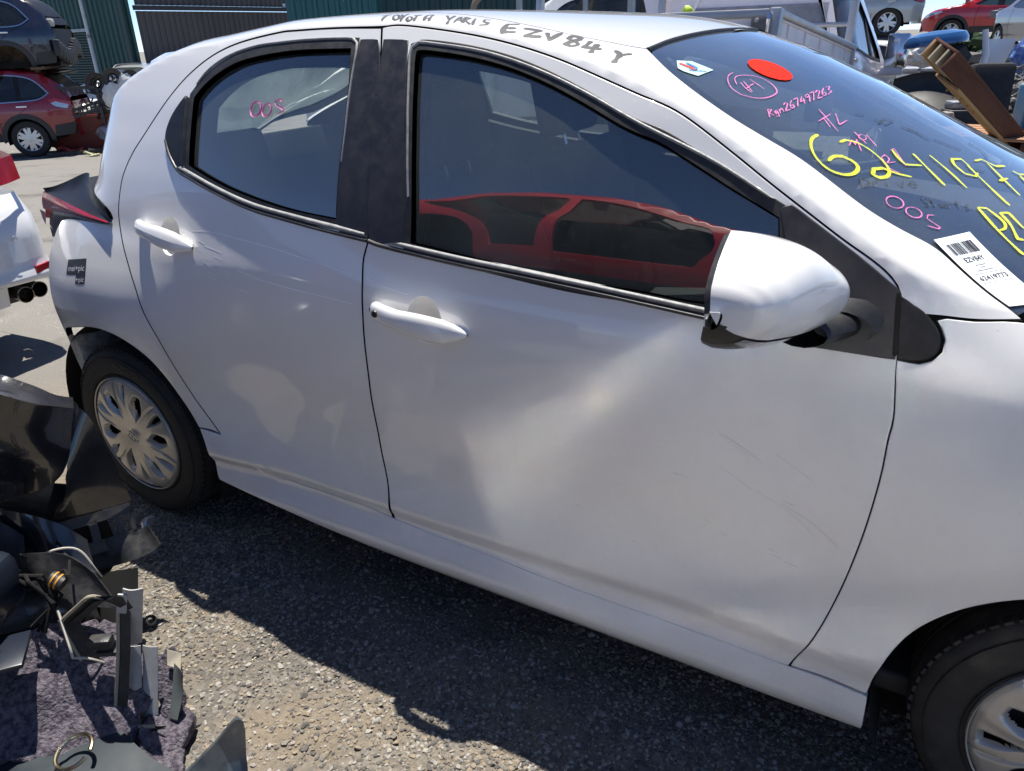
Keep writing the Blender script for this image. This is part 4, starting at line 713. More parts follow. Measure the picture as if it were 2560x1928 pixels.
def hubcap_mesh(W):
    nr,na=44,420; rr=np.linspace(.020,.196,nr); P=np.zeros((nr,na+1,3)); cut=np.zeros((nr,na),bool)
    for i,r in enumerate(rr):
        for j in range(na+1):
            a=2*math.pi*j/na; u=(r-.02)/.176
            h=.004-.012*math.cos(u*math.pi*.5)*0-.010*(1-((u-.45)/.55)**2 if u>0 else 0)
            seg=(a/(2*math.pi)*6)%1; sw=seg-.10*math.sin(u*3); sw%=1
            # main opening and the slim outer slit of each sector
            m1=math.exp(-((sw-.30-.20*(u-.5))/(.03+.155*sst(.22,.55,u)-.11*sst(.55,.85,u)))**6)*sst(.24,.34,u)*sst(.84,.74,u)
            m2=math.exp(-((sw-.76-.22*(u-.6))/(.015+.06*sst(.46,.75,u)))**6)*sst(.46,.54,u)*sst(.93,.86,u)
            mm=max(m1,m2*.95); gro=.005*math.exp(-((sw-.02)/.035)**2)*sst(.25,.6,u)-.003*math.exp(-((sw-.52)/.10)**2)*sst(.3,.6,u)
            P[i,j]=(r*math.cos(a),h+.018*mm+gro+.006*sst(.93,1.0,u),r*math.sin(a))
            if j<na and mm>.80: cut[i,j]=True
    V=P.reshape(-1,3).tolist(); F=[]
    for i in range(nr-1):
        for j in range(na):
            if not(cut[i,j] and cut[i+1,j]): F.append((i*(na+1)+j,i*(na+1)+j+1,(i+1)*(na+1)+j+1,(i+1)*(na+1)+j))
    o=len(V); V.append((0,-.006,0)); F+=[(o,j+1,j) for j in range(na)]
    hub=mesh('hubcap',V,F,CAP,W,True); hub.data.set_sharp_from_angle(angle=math.radians(50))
    return hub
def wheel(x0,yc,rotz=0,spin=0,flip=False):
    """yc: outer face of the tyre; outer side towards -y"""
    W=thing('wheel',None,None); W.parent=CAR; W.location=(x0-1.27,yc-HW,0.298); W.rotation_euler=(0,spin,rotz)
    R=.298
    prof=[(.188,.030),(.192,.016),(.200,.010),(.212,.006),(.226,.0035),(.245,.002),(.262,.004),(.274,.009),(.284,.017),(.291,.028),(.2955,.042),(.2975,.06)]
    tread=[]
    for k in range(5):
        y=.060+k*.022; tread+=[(.298,y+.002),(.298,y+.016),(.291,y+.018),(.291,y+.0215)]
    prof2=prof+tread+[(.298,.172),(.294,.186),(.284,.197),(.265,.203),(.23,.203),(.19,.190)]
    mb=MB(); mb.lathe(prof2,88)
    # shoulder blocks
    for k in range(78):
        a=2*math.pi*k/78; 
        for s,(yy,rr,wd) in enumerate(((.030,.2935,.018),(.180,.2955,.018))):
            M=Matrix.Rotation(-a,4,'Y')@Matrix.Translation((rr-(.0022 if s==0 else 0),yy,0)); mb.box((0,0,0),(.0055,.022,wd*.82),M)
    # raised ribs on the sidewall
    for rr,hh in ((.2085,.0085),(.268,.0075)): mb.lathe([(rr-.0015,hh+.001),(rr,hh-.0055),(rr+.0015,hh+.001)],88)
    mb.build('tyre',TYRE,W,sharp=40)
    V,F=text_mesh('KUMHO',.030,.0006); V2,F2=text_mesh('ECOWING  ES31',.016,.0002)
    for (VV,FF,r0,aa) in ((V,F,.234,-1.85),(V2,F2,.240,2.6),(V,F,.234,1.75)):
        w_=VV[:,0].max(); a=aa-(VV[:,0]-w_/2)/r0; r=r0+VV[:,1]
        mb=MB(); mb.add(np.stack([r*np.cos(a),np.full(len(r),.0010)-.0008+.0*r,r*np.sin(a)],1),FF); mb.build('sidewall_lettering',TYRELET,W,smooth=False)
    # hub cap: dished disc with swept openings
    if HUBC:
        hub=link('hubcap',HUBC[0],W)
    else:
        hub=hubcap_mesh(W)
        HUBC.append(hub.data)
    mb=MB(); mb.lathe([(.190,.035),(.185,.03),(.10,.045),(.0,.05)],48); mb.build('rim',RIMBLK,W)
    mb=MB(); mb.lathe([(.196,.004),(.1985,.001),(.2005,.006),(.200,.016)],96); mb.build('hubcap_edge',CAP,hub)
    mb=MB()
    for (rx,rz,cz) in ((.021,.0155,0),(.0065,.0150,0),(.0155,.0055,.0075)):
        mb.tube([(rx*math.cos(t),-.0085,cz+rz*math.sin(t)) for t in np.linspace(0,2*math.pi,33)],.0013,6,cap=False)
    mb.build('hub_emblem',mat('chrome',(.75,.75,.76),rough=.12,metal=1),W)
    return W
wheel(0,.030,0,.35); wheel(2.55,.030,math.radians(0),2.9)
for x0 in (0,2.55):
    W=wheel(x0,.03,0,.8); W.location=(x0-1.27,2*HW-.03-HW,.298); W.rotation_euler=(0,.8,math.pi)
# ---- right-hand door mirror (and its mirror image)
mc=[(-.250,1.889,1.915,1.074,1.098),(-.248,1.887,1.937,1.062,1.114),(-.243,1.885,1.956,1.052,1.126),(-.230,1.884,1.973,1.042,1.140),(-.212,1.883,1.987,1.033,1.153),(-.18,1.881,2.001,1.022,1.168),(-.14,1.878,2.017,1.010,1.179),(-.10,1.876,2.032,1.005,1.170),(-.06,1.876,2.044,1.005,1.146),(-.035,1.88,2.038,1.012,1.124),(-.022,1.90,2.015,1.03,1.10)]
yy=np.r_[np.linspace(mc[0][0],-.225,10),np.linspace(-.22,mc[-1][0],24)]; mcs=np.array(mc); 
def mring(y,na=40):
    xr,xf,z0,z1=[np.interp(y,mcs[:,0],mcs[:,k]) for k in(1,2,3,4)]; zc_=(z0+z1)/2; h=(z1-z0)/2; out=[]
    for t in np.linspace(-math.pi/2,math.pi/2,na):
        c_=max(0,math.cos(t)); s_=math.sin(t)
        out.append((xr+.012+(xf-xr-.012)*max(0,1-s_*s_)**.45,y,zc_+.008*c_*c_+h*np.sign(s_)*abs(s_)**.95))
    return np.array(out)
RG=np.array([mring(y) for y in yy])
MIR=thing('door_mirror',None,None); MIR.parent=CAR; MIR.location=(-1.27,-HW,0)
ic=11
mb=MB(); X=RG[:,ic:].copy(); cen=RG.mean((0,1)); nn=X-np.array([1.93,0,1.085])*[1,0,1]-X*[0,1,0]; nn/=np.linalg.norm(nn,axis=-1,keepdims=True)+1e-9
XC=X+nn*.003; mb.grid(XC); o0=len(mb.V); mb.V+=(XC[0]+[0,-.003,0]).tolist(); mb.grid(np.stack([XC[0],XC[0]+[0,-.003,0]],1)); mb.F.append(tuple(range(o0,o0+len(XC[0])))); e0=(X+nn*.003)[:,0]; mb.grid(np.stack([e0,X[:,0]-nn[:,0]*.004],1)); mb.build('mirror_cap',WHITE,MIR,world=True,sharp=50)
mb=MB(); mb.grid(RG[:,:ic+2]); back=RG[:,[0,-1]]; mb.grid(np.stack([RG[:,-1],RG[:,-1]-[.010,0,.004]],1)); mb.grid(np.stack([RG[:,0],RG[:,0]-[.010,0,-.003]],1))
for i in (0,-1):
    o=len(mb.V); mb.V+=RG[i].tolist(); mb.F.append(tuple(range(o,o+40)))
ed=RG[0]; mb.grid(np.stack([ed,ed-[.010,0,0]],1)); mb.build('mirror_base',mat('textured_black_plastic',(.014,.014,.015),rough=.42,bump=.05,bscale=500,noise=.3,nscale=20,ncol=(.04,.04,.042)),MIR,world=True,sharp=45)
mb=MB(); mb.grid(np.stack([RG[:,0]-[.008,0,-.004],RG[:,-1]-[.008,0,.004]],1)); mb.build('mirror_glass',mat('mirror_silver',(.8,.82,.85),rough=.02,metal=1),MIR,world=True)
mb=MB(); q=RG[3:21,7:11]; n2=q-np.array([1.93,0,1.085])*[1,0,1]-q*[0,1,0]; n2/=np.linalg.norm(n2,axis=-1,keepdims=True); mb.grid(q+n2*.0028)
mb.build('indicator_lens',mat('indicator_clear',(.50,.51,.53),rough=.12,metal=.3,coat=1,stretch=(1,1,14),noise=.7,nscale=30,ncol=(.10,.10,.11)),MIR,world=True,sharp=None)
# arm
mb=MB(); P=[]
for s in np.linspace(0,1,10):
    y=-.045+.075*s; P.append([(1.985+.045*s+(.040-.004*s)*math.cos(a),y,1.010-.002*s+.022*math.sin(a)) for a in np.linspace(0,2*math.pi,15)])
mb.grid(np.array(P)); P=[]
for s in np.linspace(0,1,8):
    P.append([(2.03+.02*s+(.05+.02*s)*math.cos(a),.02+.02*s,1.005+.01*s+(.028+.012*s)*math.sin(a)) for a in np.linspace(0,2*math.pi,15)])
mb.grid(np.array(P)); mb.build('mirror_arm',MATS['textured_black_plastic'],MIR,world=True,sharp=None)
far_m=copy_tree(MIR,CAR); far_m.location=(-1.27,HW,0)
for ch in far_m.children:
    me=ch.data.copy(); A=np.array([v.co[:] for v in me.vertices]); A[:,1]*=-1; me.vertices.foreach_set('co',A.ravel()); me.flip_normals(); ch.data=me
# ---- writing and stickers
INK=pen_mat('black_marker',(.03,.03,.035),.97,(200,200,200),.25,.5); PINK=pen_mat('pink_chalk_pen',(.85,.22,.52),.92); YEL=pen_mat('yellow_paint_pen',(.70,.76,.03),.95,(90,500,300)); GREYW=pen_mat('faded_marker',(.035,.045,.06),.7)
bs_=[k for k in CAR.children if k.name=='body_side'][0]
RD=[k for k in CAR.children if k.name=='rear_door'][0]
ribbon('marker_writing',WR['roof_s'][:9],.0062,INK,bs_,off=.0008); ribbon('marker_writing',WR['roof_s'][9:],.0062,INK,bs_,off=.0008); ribbon('marker_writing',WR['roof_b'],.0105,INK,bs_,off=.0008)

for i_,j_ in ((0,5),(5,9),(9,13),(13,16),(16,19),(19,99)): ribbon('pink_writing',WR['pink'][i_:j_],.0023,PINK,WS,off=-.0015)
for i_,j_ in ((0,12),(12,99)): ribbon('yellow_writing',WR['yellow'][i_:j_],.0064,YEL,WS,off=-.0012)


for i_,j_ in ((0,7),(7,15),(15,18),(18,99)): ribbon('faded_writing',WR['grey'][i_:j_],.0040,GREYW,WS,off=-.0018)

ribbon('pink_writing',WR['pinkR'],.0048,PINK,RD,off=-.0108)
panel('round_sticker',DC['oval'],mat('fluorescent_red_sticker',(.62,.016,.003),rough=.8,spec=.15,bump=.2,bscale=60),WS,off=-.001,sp=.02,sides=False)
STK=mat('sticker_paper',(.74,.78,.80),rough=.5); 
v_=DC['valv']; panel('oil_sticker',v_,mat('oil_sticker_paper',(.42,.66,.68),rough=.5),WS,off=-.0014,sp=.02,sides=False)
def bil(q,u,v): q=np.array(q,float); u=np.asarray(u)[...,None];v=np.asarray(v)[...,None]; return (q[0]*(1-u)+q[1]*u)*(1-v)+(q[3]*(1-u)+q[2]*u)*v
def surf_flat(name,quad,items,m,parent,off):
    """items: (V,F) with V in unit square of the quad, origin top-left, v down"""
    mb=MB()
    for V,F in items:
        P=bil(quad,V[:,0],V[:,1]); X=G(P[:,0],P[:,1])+N(P[:,0],P[:,1])*off; mb.add(X,F)
    return mb.build(name,m,parent,smooth=False,world=True)
def rect(u0,v0,u1,v1): return np.array([(u0,v0),(u1,v0),(u1,v1),(u0,v1)]),[(0,1,2,3)]
def txt(t,u,v,h,w=None,asp=1.0,bold=0.0,center=True):
    V,F=text_mesh(t,1.0,bold); V=V[:,:2]; W_=V[:,0].max()-V[:,0].min(); V=V-[V[:,0].min(),0]; s=h/.7
    sx=(w/W_) if w else s*asp
    V=np.stack([u+V[:,0]*sx-(W_*sx/2 if center else 0),v-V[:,1]*s],1); return V,F
vq=[v_[0],v_[1],v_[2],v_[3]]; vq=[(1.650,1.5450),(1.676,1.5655),(1.7165,1.5502),(1.695,1.4975)]
tri=lambda a:(np.array(a,float),[tuple(range(len(a)))])
surf_flat('logo_red',vq,[tri([(.10,.22),(.28,.16),(.56,.66),(.40,.80)])],mat('logo_red_ink',(.55,.05,.03),rough=.5),[k for k in WS.children if k.name=='oil_sticker'][0],-.0004)
surf_flat('logo_blue',vq,[tri([(.40,.80),(.56,.66),(.50,.18),(.66,.14),(.72,.60),(.60,.74)])],mat('logo_blue_ink',(.02,.20,.60),rough=.5),[k for k in WS.children if k.name=='oil_sticker'][0],-.0002)
vt=[(1.690,1.540),(1.7125,1.5515),(1.7165,1.5425),(1.696,1.519)]
surf_flat('sticker_text',[(1.684,1.5265),(1.7110,1.5445),(1.7135,1.5330),(1.688,1.5110)],[txt('Valvoline',.5,.8,.6,w=.95,bold=.02)],mat('navy_ink',(.01,.03,.16),rough=.5),[k for k in WS.children if k.name=='oil_sticker'][0],-.0004)
lq=[(2.1346,1.2312),(2.1820,1.2809),(2.2960,1.1230),(2.2493,1.0797)]
LB=panel('barcode_label',lq,STK,WS,off=.0006,sp=.02,sides=False,raw=False)
it=[]; u=.14; rg=random.Random(3)
while u<.84: 
    w_=rg.choice([.006,.01,.018,.026]); it.append(rect(u,.09,u+w_,.24)); u+=w_+rg.choice([.008,.012,.018])
it+=[txt('EZV84Y',.5,.345,.060,w=.52,bold=.015),txt('62419773',.5,.60,.060,w=.74,bold=.012)]
for v0,u0,u1 in ((.392,.37,.63),(.424,.44,.56),(.462,.29,.71)):
    u=u0
    while u<u1: w_=rg.uniform(.008,.022); it.append(rect(u,v0,u+w_,v0+.010)); u+=w_+.008
it+=[rect(.06,.505,.94,.509),rect(.06,.635,.94,.639)]
surf_flat('label_print',lq,it,mat('black_print',(.02,.02,.025),rough=.6),LB,.0012)
PL=panel('plate_sticker',[(-.098,.868),(.004,.884),(.006,.842),(.004,.8155),(-.046,.808),(-.044,.835),(-.104,.826)],mat('dark_sticker',(.030,.032,.038),rough=.4,bump=.15,bscale=25),bs_,off=.0006,sp=.02,depth=.001)
sq=[(-.104,.870),(.004,.886),(.006,.812),(-.100,.796)]
surf_flat('sticker_text',sq,[txt('mei+pic',.54,.46,.22,w=.84),txt('+pic',.76,.88,.20,w=.42)],mat('white_print',(.8,.8,.8),rough=.5),PL,.0012)
# ---- interior
INT=thing('interior',None,None); INT.parent=CAR; INT.location=(-1.27,-HW,0)
def soft(name,c_,size,m,rx=0,b=.05):
    M=Matrix.Translation(c_)@Matrix.Rotation(rx,4,'Y'); mb=MB(); mb.box((0,0,0),size,M,b=b); return mb.build(name,m,INT,world=True,sharp=60)
for yy_ in (.50,1.20):
    soft('seat_cushion',(1.38,yy_,.50),(.52,.50,.16),FABRIC,-.12); soft('seat_back',(1.10,yy_,.83),(.15,.48,.58),FABRIC,-.30,.06)
    soft('headrest',(.975,yy_,1.235),(.11,.27,.20),FABRIC,-.20,.05)
    mb=MB(); 
    for s in (-.055,.055): mb.tube([(1.015,yy_+s,1.07),(.985,yy_+s,1.18)],.006,8)
    mb.build('headrest_post',mat('chrome',(.75,.75,.76),rough=.12,metal=1),INT,world=True)
soft('rear_bench',(.55,.85,.52),(.5,1.25,.16),FABRIC,-.1); soft('rear_backrest',(.25,.85,.82),(.14,1.28,.55),FABRIC,-.35,.06)
for yy_ in (.50,1.20): soft('headrest',(.13,yy_,1.12),(.09,.26,.13),FABRIC,-.25,.04)
soft('dashboard',(2.12,HW,.86),(.50,1.42,.26),mat('dash_plastic',(.035,.037,.040),rough=.75,noise=.5,nscale=60,ncol=(.07,.07,.07)),.10,.07)
soft('tailgate_lining',(-.17,HW,1.055),(.04,1.05,.14),INNER,-.3,.02); soft('floor_pan',(1.1,HW,.27),(2.5,1.5,.05),INNER); soft('parcel_shelf',(-.02,HW,1.0),(.42,1.15,.03),INNER,0,.01); soft('console',(1.6,HW,.5),(.8,.22,.35),INNER)
M=Matrix.Translation((1.83,.50,1.0))@Matrix.Rotation(-math.radians(65),4,'Y'); mb=MB()
mb.tube([(.185*math.cos(t),.185*math.sin(t),0) for t in np.linspace(0,2*math.pi,41)],.016,10,M,cap=False); mb.box((0,0,-.01),(.12,.14,.05),M,b=.02); mb.box((0,.09,-.01),(.04,.16,.02),M,b=.008); mb.box((0,-.09,-.01),(.04,.16,.02),M,b=.008)
mb.build('steering_wheel',INNER,INT,world=True)
mb=MB(); mb.box((1.83,HW,1.27),(.03,.22,.07),b=.02); mb.build('rear_view_mirror',INNER,INT,world=True)
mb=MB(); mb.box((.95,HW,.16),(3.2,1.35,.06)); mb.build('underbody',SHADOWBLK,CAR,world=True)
# ================================================================ OTHER VEHICLES
# a body surface in the manner of the hatchback's, for any saloon, wagon or van
def make_surf(hw,ZBp,ZCp,belt,tum=.42,x0=-.9,x1=3.65,nose=.55,tail=.45,low=.30):
    zbx,zbz=zip(*ZBp); zcx,zcz=zip(*ZCp)
    gz=np.linspace(-.2,2.6,1400)
    pts=[(-.2,.25),(low-.08,.08),(low,.035),(low+.12,.02),(belt-.34,.0),(belt-.16,.004),(belt-.02,.03),(belt+.03,.05),(belt+.6,.05+.57*tum),(belt+1.6,.05+1.57*tum*1.3)]
    py=np.interp(gz,*zip(*pts)); k=np.exp(-.5*((np.arange(-20,21))/8)**2); k/=k.sum(); py=np.convolve(np.pad(py,20,mode='edge'),k,mode='valid')
    def sm(xs,zs): 
        g=np.linspace(x0-.5,x1+.5,900); y=np.interp(g,xs,zs); kk=np.exp(-.5*((np.arange(-30,31))/9)**2); kk/=kk.sum(); return g,np.convolve(np.pad(y,30,mode='edge'),kk,mode='valid')
    B=sm(zbx,zbz);Cc=sm(zcx,zcz)
    def zb_(x): return np.interp(x,*B)
    def zc_(x): return np.interp(x,*Cc)
    def S_(x,z):
        y=np.interp(z,gz,py); y=y+1.1*tail*np.maximum(0,(x0+.55)-x)**2*1.6+1.1*nose*np.maximum(0,x-(x1-.75))**2*1.3
        return y
    A=hw-.20
    def G_(x,v):
        x=np.asarray(x,float);v=np.asarray(v,float);x,v=np.broadcast_arrays(x,v); b=zb_(x); y1=S_(x,np.minimum(v,b))
        u=np.clip((v-b)/A,0,2); fr=u>1; u=np.where(fr,2-u,u); yb=S_(x,b); sl=(yb-S_(x,b-.01))/.01; L=np.sqrt(1+sl*sl); c=zc_(x); m1=hw-yb
        h00=2*u**3-3*u**2+1;h10=u**3-2*u**2+u;h01=-2*u**3+3*u**2;h11=u**3-u**2
        yu=h00*yb+h10*.2*sl/L+h01*hw+h11*m1; zu=h00*b+h10*.2/L+h01*c; top=v>b; yu=np.where(fr,2*hw-yu,yu)
        P=np.stack([x+0*v,np.where(top,yu,y1),np.where(top,zu,v)],-1); return P
    def N_(x,v,e=.006):
        a=G_(np.asarray(x)+e,v)-G_(np.asarray(x)-e,v); b=G_(x,np.asarray(v)+e)-G_(x,np.asarray(v)-e); n=np.cross(a,b); return n/(np.linalg.norm(n,axis=-1,keepdims=True)+1e-12)
    return G_,N_,zb_,A
SUV=dict(x0=-.92,x1=3.62,wb=2.70,belt=1.08,low=.34,wr=.355,
 zb=[(-1.0,.70),(-.92,.95),(-.84,1.2),(-.66,1.44),(-.35,1.585),(.3,1.645),(1.2,1.64),(1.65,1.55),(2.05,1.36),(2.42,1.14),(2.8,1.06),(3.25,.97),(3.55,.80),(3.65,.55)],
 zc=[(-1.0,.72),(-.92,1.0),(-.80,1.28),(-.60,1.58),(-.1,1.69),(.7,1.71),(1.3,1.68),(1.62,1.60),(2.05,1.40),(2.5,1.18),(2.75,1.10),(3.25,1.02),(3.52,.86),(3.66,.55)],
 dlo=[(-.52,1.21),(-.30,1.44),(.0,1.535),(.6,1.575),(1.2,1.56),(1.55,1.47),(1.95,1.26),(2.18,1.13),(1.9,1.085),(1.0,1.06),(.0,1.08),(-.35,1.11)],
 ws=(2.48,1.55),rg=(-.80,-.50),pill=(.98,.02),lamp=[(-.88,1.02),(-.62,1.12),(-.50,1.08),(-.60,.99),(-.84,.93)],hl=[(3.45,.90),(3.05,.985),(3.0,.94),(3.3,.84),(3.5,.78)])
VAN=dict(SUV,zb=[(-1.0,.7),(-.95,1.2),(-.9,1.7),(-.6,1.86),(.5,1.88),(1.9,1.86),(2.3,1.72),(2.8,1.30),(3.1,1.10),(3.5,.9),(3.65,.55)],zc=[(-1.0,.72),(-.95,1.25),(-.88,1.8),(-.4,1.93),(.7,1.95),(1.9,1.92),(2.3,1.76),(2.8,1.36),(3.1,1.18),(3.5,.95),(3.66,.55)],belt=1.15,
 dlo=[(-.75,1.2),(-.72,1.66),(0,1.70),(1.9,1.70),(2.25,1.58),(2.6,1.28),(2.3,1.17),(0,1.16)],ws=(2.95,2.15),rg=(-.96,-.9),pill=(1.5,.4))
SEDAN=dict(SUV,x0=-1.05,x1=3.60,belt=.92,low=.26,wr=.32,zb=[(-1.15,.6),(-1.05,.88),(-.9,.97),(-.55,1.0),(-.25,1.10),(.15,1.29),(.6,1.37),(1.2,1.375),(1.6,1.29),(2.0,1.11),(2.25,.98),(2.8,.90),(3.3,.80),(3.55,.62),(3.65,.5)],
 zc=[(-1.15,.6),(-1.05,.93),(-.9,1.04),(-.62,1.07),(-.2,1.22),(.2,1.38),(.7,1.44),(1.2,1.43),(1.55,1.35),(2.0,1.15),(2.4,1.0),(2.8,.97),(3.3,.87),(3.55,.66),(3.66,.5)],
 dlo=[(-.30,1.02),(.02,1.17),(.25,1.27),(.65,1.315),(1.15,1.31),(1.5,1.23),(1.9,1.06),(2.05,.96),(1.7,.925),(.8,.90),(0,.935)],ws=(2.35,1.42),rg=(-.62,.10),pill=(.95,-.2),lamp=[(-1.02,.86),(-.75,.93),(-.62,.90),(-.8,.80),(-1.02,.78)],hl=[(3.5,.70),(3.1,.82),(3.0,.78),(3.3,.68),(3.5,.62)])
DGLASS=glass_mat('dark_car_glass',tint=(.16,.19,.20),dust=.06,speck=.05,dcol=(.35,.36,.35),dscale=20)
CLAD=mat('grey_cladding',(.030,.031,.033),rough=.6,noise=.4,nscale=15,ncol=(.06,.057,.05)); CHROME=mat('chrome',(.75,.75,.76),rough=.12,metal=1); ALLOY=mat('alloy_silver',(.55,.55,.56),rough=.3,metal=.8)
LENS=mat('clear_lamp',(.55,.57,.6),rough=.1,metal=.4,coat=1); PINKL=mat('faded_red_lamp',(.45,.03,.04),rough=.1,coat=1)
def car_paint(name,col,rough=.3,dirt=.25,metal=0): return mat(name,col,rough=rough,coat=1,coat_rough=.05,metal=metal,noise=dirt,nscale=2.5,ncol=(.22,.19,.16),nlo=.45,nhi=.8)
_wheelcache={}
def road_wheel(parent,x,y,r,side,nspoke=5,name='wheel',rot=0,tyre_only=False,twin=True):
    W=thing(name,None,None); W.parent=parent; W.location=(x,y,r); W.rotation_euler=(0,rot,0 if side<0 else math.pi)
    key=(r,nspoke,twin)
    if key not in _wheelcache:
        q=r*.66; t=MB(); t.lathe([(q,.02),(q*1.05,.006),(r*.86,.0),(r*.95,.012),(r*.995,.04),(r,.08),(r,.15),(r*.99,.19),(r*.93,.22),(q,.21)],40)
        a=t.build('tyre',TYRE,W)
        s=MB(); s.lathe([(q,.02),(q*.97,.010),(q*.92,.02),(q*.88,.07),(0,.075)],40)
        s2=MB()
        for k in range(nspoke):
            for dlt in ((-.20,.20) if twin else (0,)):
                an=2*math.pi*k/nspoke; M=Matrix.Rotation(an,4,'Y')
                p0=np.array([q*.18*math.cos(dlt*1.2),.012,q*.18*math.sin(dlt*1.2)]); p1=np.array([q*.94*math.cos(dlt),.016,q*.94*math.sin(dlt)]); d=p1-p0; d/=np.linalg.norm(d); n=np.array([-d[2],0,d[0]])
                w0,w1=(.035,.026) if twin else (.06,.045)
                V=[p0+n*w0*r/.35,p0-n*w0*r/.35,p1-n*w1*r/.35,p1+n*w1*r/.35]; V2=[v+[0,.03,0] for v in V]; s2.add(V+V2,[(0,1,2,3),(0,3,7,4),(1,5,6,2),(3,2,6,7),(0,4,5,1)],M)
        s2.lathe([(0,.004),(q*.2,.008),(q*.22,.03)],20); s2.lathe([(q*1.0,.016),(q*.985,.004),(q*.93,.010),(q*.92,.03)],40)
        b=s.build('wheel_well',RIMBLK,W); c_=s2.build('rim',ALLOY,W,smooth=True); _wheelcache[key]=[a.data,b.data,c_.data]
    else:
        for n_,me in zip(('tyre','wheel_well','rim'),_wheelcache[key]): link(n_,me,W)
    return W
def build_car(name,label,cat,loc,rot,shape,paint,hw=.91,scale=(1,1,1),wheels=True,cladding=False,chrome=False,lamps=True,rails=False,glass=None,group=None,liner=None,open_windows=False,sides=(False,True),sp=.07,nspoke=5,window=True,roof_glass=True,handles=True,seams=True,dlo_holes=None,wsglass=True):
    T=thing(name,label,cat,loc,rot,group); sh=shape; Gs,Ns,zbs,A=make_surf(hw,sh['zb'],sh['zc'],sh['belt'],x0=sh['x0'],x1=sh['x1'],low=sh['low'])
    x_mid=sh['wb']/2; sx,sy,sz=scale
    def Gl(x,v): 
        P=Gs(x,v); return (P-[x_mid,hw,0])*np.array(scale)
    def Nl(x,v): n=Ns(x,v)/np.array(scale); return n/np.linalg.norm(n,axis=-1,keepdims=True)
    def pn(nm,loop,m,par,**k):
        mir=k.pop('mirror',False)
        M=chain(T)
        def Gw(x,v):
            P=Gl(x,v)
            if mir: P=P*[1,-1,1]
            return P
        def Nw(x,v):
            n=Nl(x,v); return n*[1,-1,1] if mir else n
        o=panel_local(nm,loop,m,par,Gw,Nw,**k); return o
    low=sh['low']; wb=sh['wb']; wr=sh['wr']; ar=wr+.055
    cut=.045
    for mir in sides:
        arc=lambda cx:[(cx+ar*math.cos(t),wr/sz+ar/1*math.sin(t)) for t in np.linspace(math.pi-.05,.05,15)]
        bot=[(sh['x0']+.12,low+.10),(-ar-.02,low+.06)]+arc(0)+[(ar+.03,low),(wb-ar-.03,low)]+arc(wb)+[(wb+ar+.02,low+.02),(sh['x1']-.15,low+.05),(sh['x1']-.02,low+.3)]
        xs=np.linspace(sh['x1']-.02,sh['x0']+.02,40); topc=[(float(x),float(zbs(x)+cut)) for x in xs]
        loop=bot+topc+[(sh['x0']+.01,low+.45)]
        hol=[shrink(smooth_loop(sh['dlo'],.05),-.0)] if window else []
        body=pn('body_side',loop,paint,T,holes=(dlo_holes or [sh['dlo']]) if window else [],sp=sp,mirror=mir,depth=.03)
        if window and not open_windows:
            # three panes split by dark pillars
            cutx=[-9]+sorted(sh['pill'])+[9]; D=smooth_loop(sh['dlo'],.04)
            for a,b in zip(cutx[:-1],cutx[1:]):
                D2=clip_x(D,a+.035,b-.035)
                if D2 is not None and len(D2)>3: pn('window',D2,glass or DGLASS,body,off=-.012,sp=sp,mirror=mir,sides=False,raw=True)
            for px_ in sh['pill']:
                D2=clip_x(D,px_-.04,px_+.04)
                if D2 is not None and len(D2)>3: pn('window_pillar',D2,GLOSSBLK,body,off=-.004,sp=sp,mirror=mir,sides=False,raw=True)
        if chrome:
            D=smooth_loop(sh['dlo'],.03); O=shrink(D,-.018); ring_=O.tolist()
            pn('window_trim',ring_,CHROME,body,holes=[D.tolist()],off=.004,sp=.05,mirror=mir,raw=True,depth=.012)
        if cladding:
            for cx in (0,wb):
                o=[(cx+(ar+.075)*math.cos(t),wr/sz+(ar+.075)*math.sin(t)) for t in np.linspace(math.pi+.12,-.12,22)]; i=[(cx+(ar-.012)*math.cos(t),wr/sz+(ar-.012)*math.sin(t)) for t in np.linspace(-.05,math.pi+.05,20)]
                pn('arch_cladding',o+i,CLAD,body,off=.012,sp=.06,mirror=mir,depth=.03)
            pn('sill_cladding',[(ar+.07,low-.01),(wb-ar-.07,low-.01),(wb-ar-.09,low+.16),(ar+.09,low+.16)],CLAD,body,off=.012,sp=.08,mirror=mir)
            pn('bumper_cladding',[(sh['x0']+.10,low+.08),(-ar-.08,low+.05),(-ar-.12,low+.26),(sh['x0']+.03,low+.30)],CLAD,body,off=.010,sp=.06,mirror=mir)
        if lamps:
            lm_=pn('tail_lamp',sh['lamp'],PINKL,T,off=.014,sp=.04,mirror=mir); pn('headlight',sh['hl'],LENS,T,off=.012,sp=.05,mirror=mir)
            if cladding:
                L_=np.array(sh['lamp']); c0=L_.mean(0); pn('clear_lens',[tuple(c0+(q-c0)*.75+[.0,-.045]) for q in L_],LENS,lm_,off=.017,sp=.04,mirror=mir)
        if seams:
            b_=sh['belt']; Sm=[[(sh['pill'][0]-.02,b_-.0),(sh['pill'][0]-.03,low+.05)],[(-.42,b_+.02),(-.10,b_-.12),(.30,b_-.42),(.44,low+.35),(.46,low+.06)],[(2.02,b_),(2.10,b_-.3),(2.06,low+.05)]]
            M_=MB()
            for st in Sm:
                C_=cr(st,.05); X=Gl(C_[:,0],C_[:,1]); n=Nl(C_[:,0],C_[:,1]); 
                if mir: X=X*[1,-1,1]; n=n*[1,-1,1]
                M_.grid(np.stack([X+n*.0015-[.006,0,0],X+n*.0015+[.006,0,0]],1))
            M_.build('shut_line',SHADOWBLK,body,sharp=None)
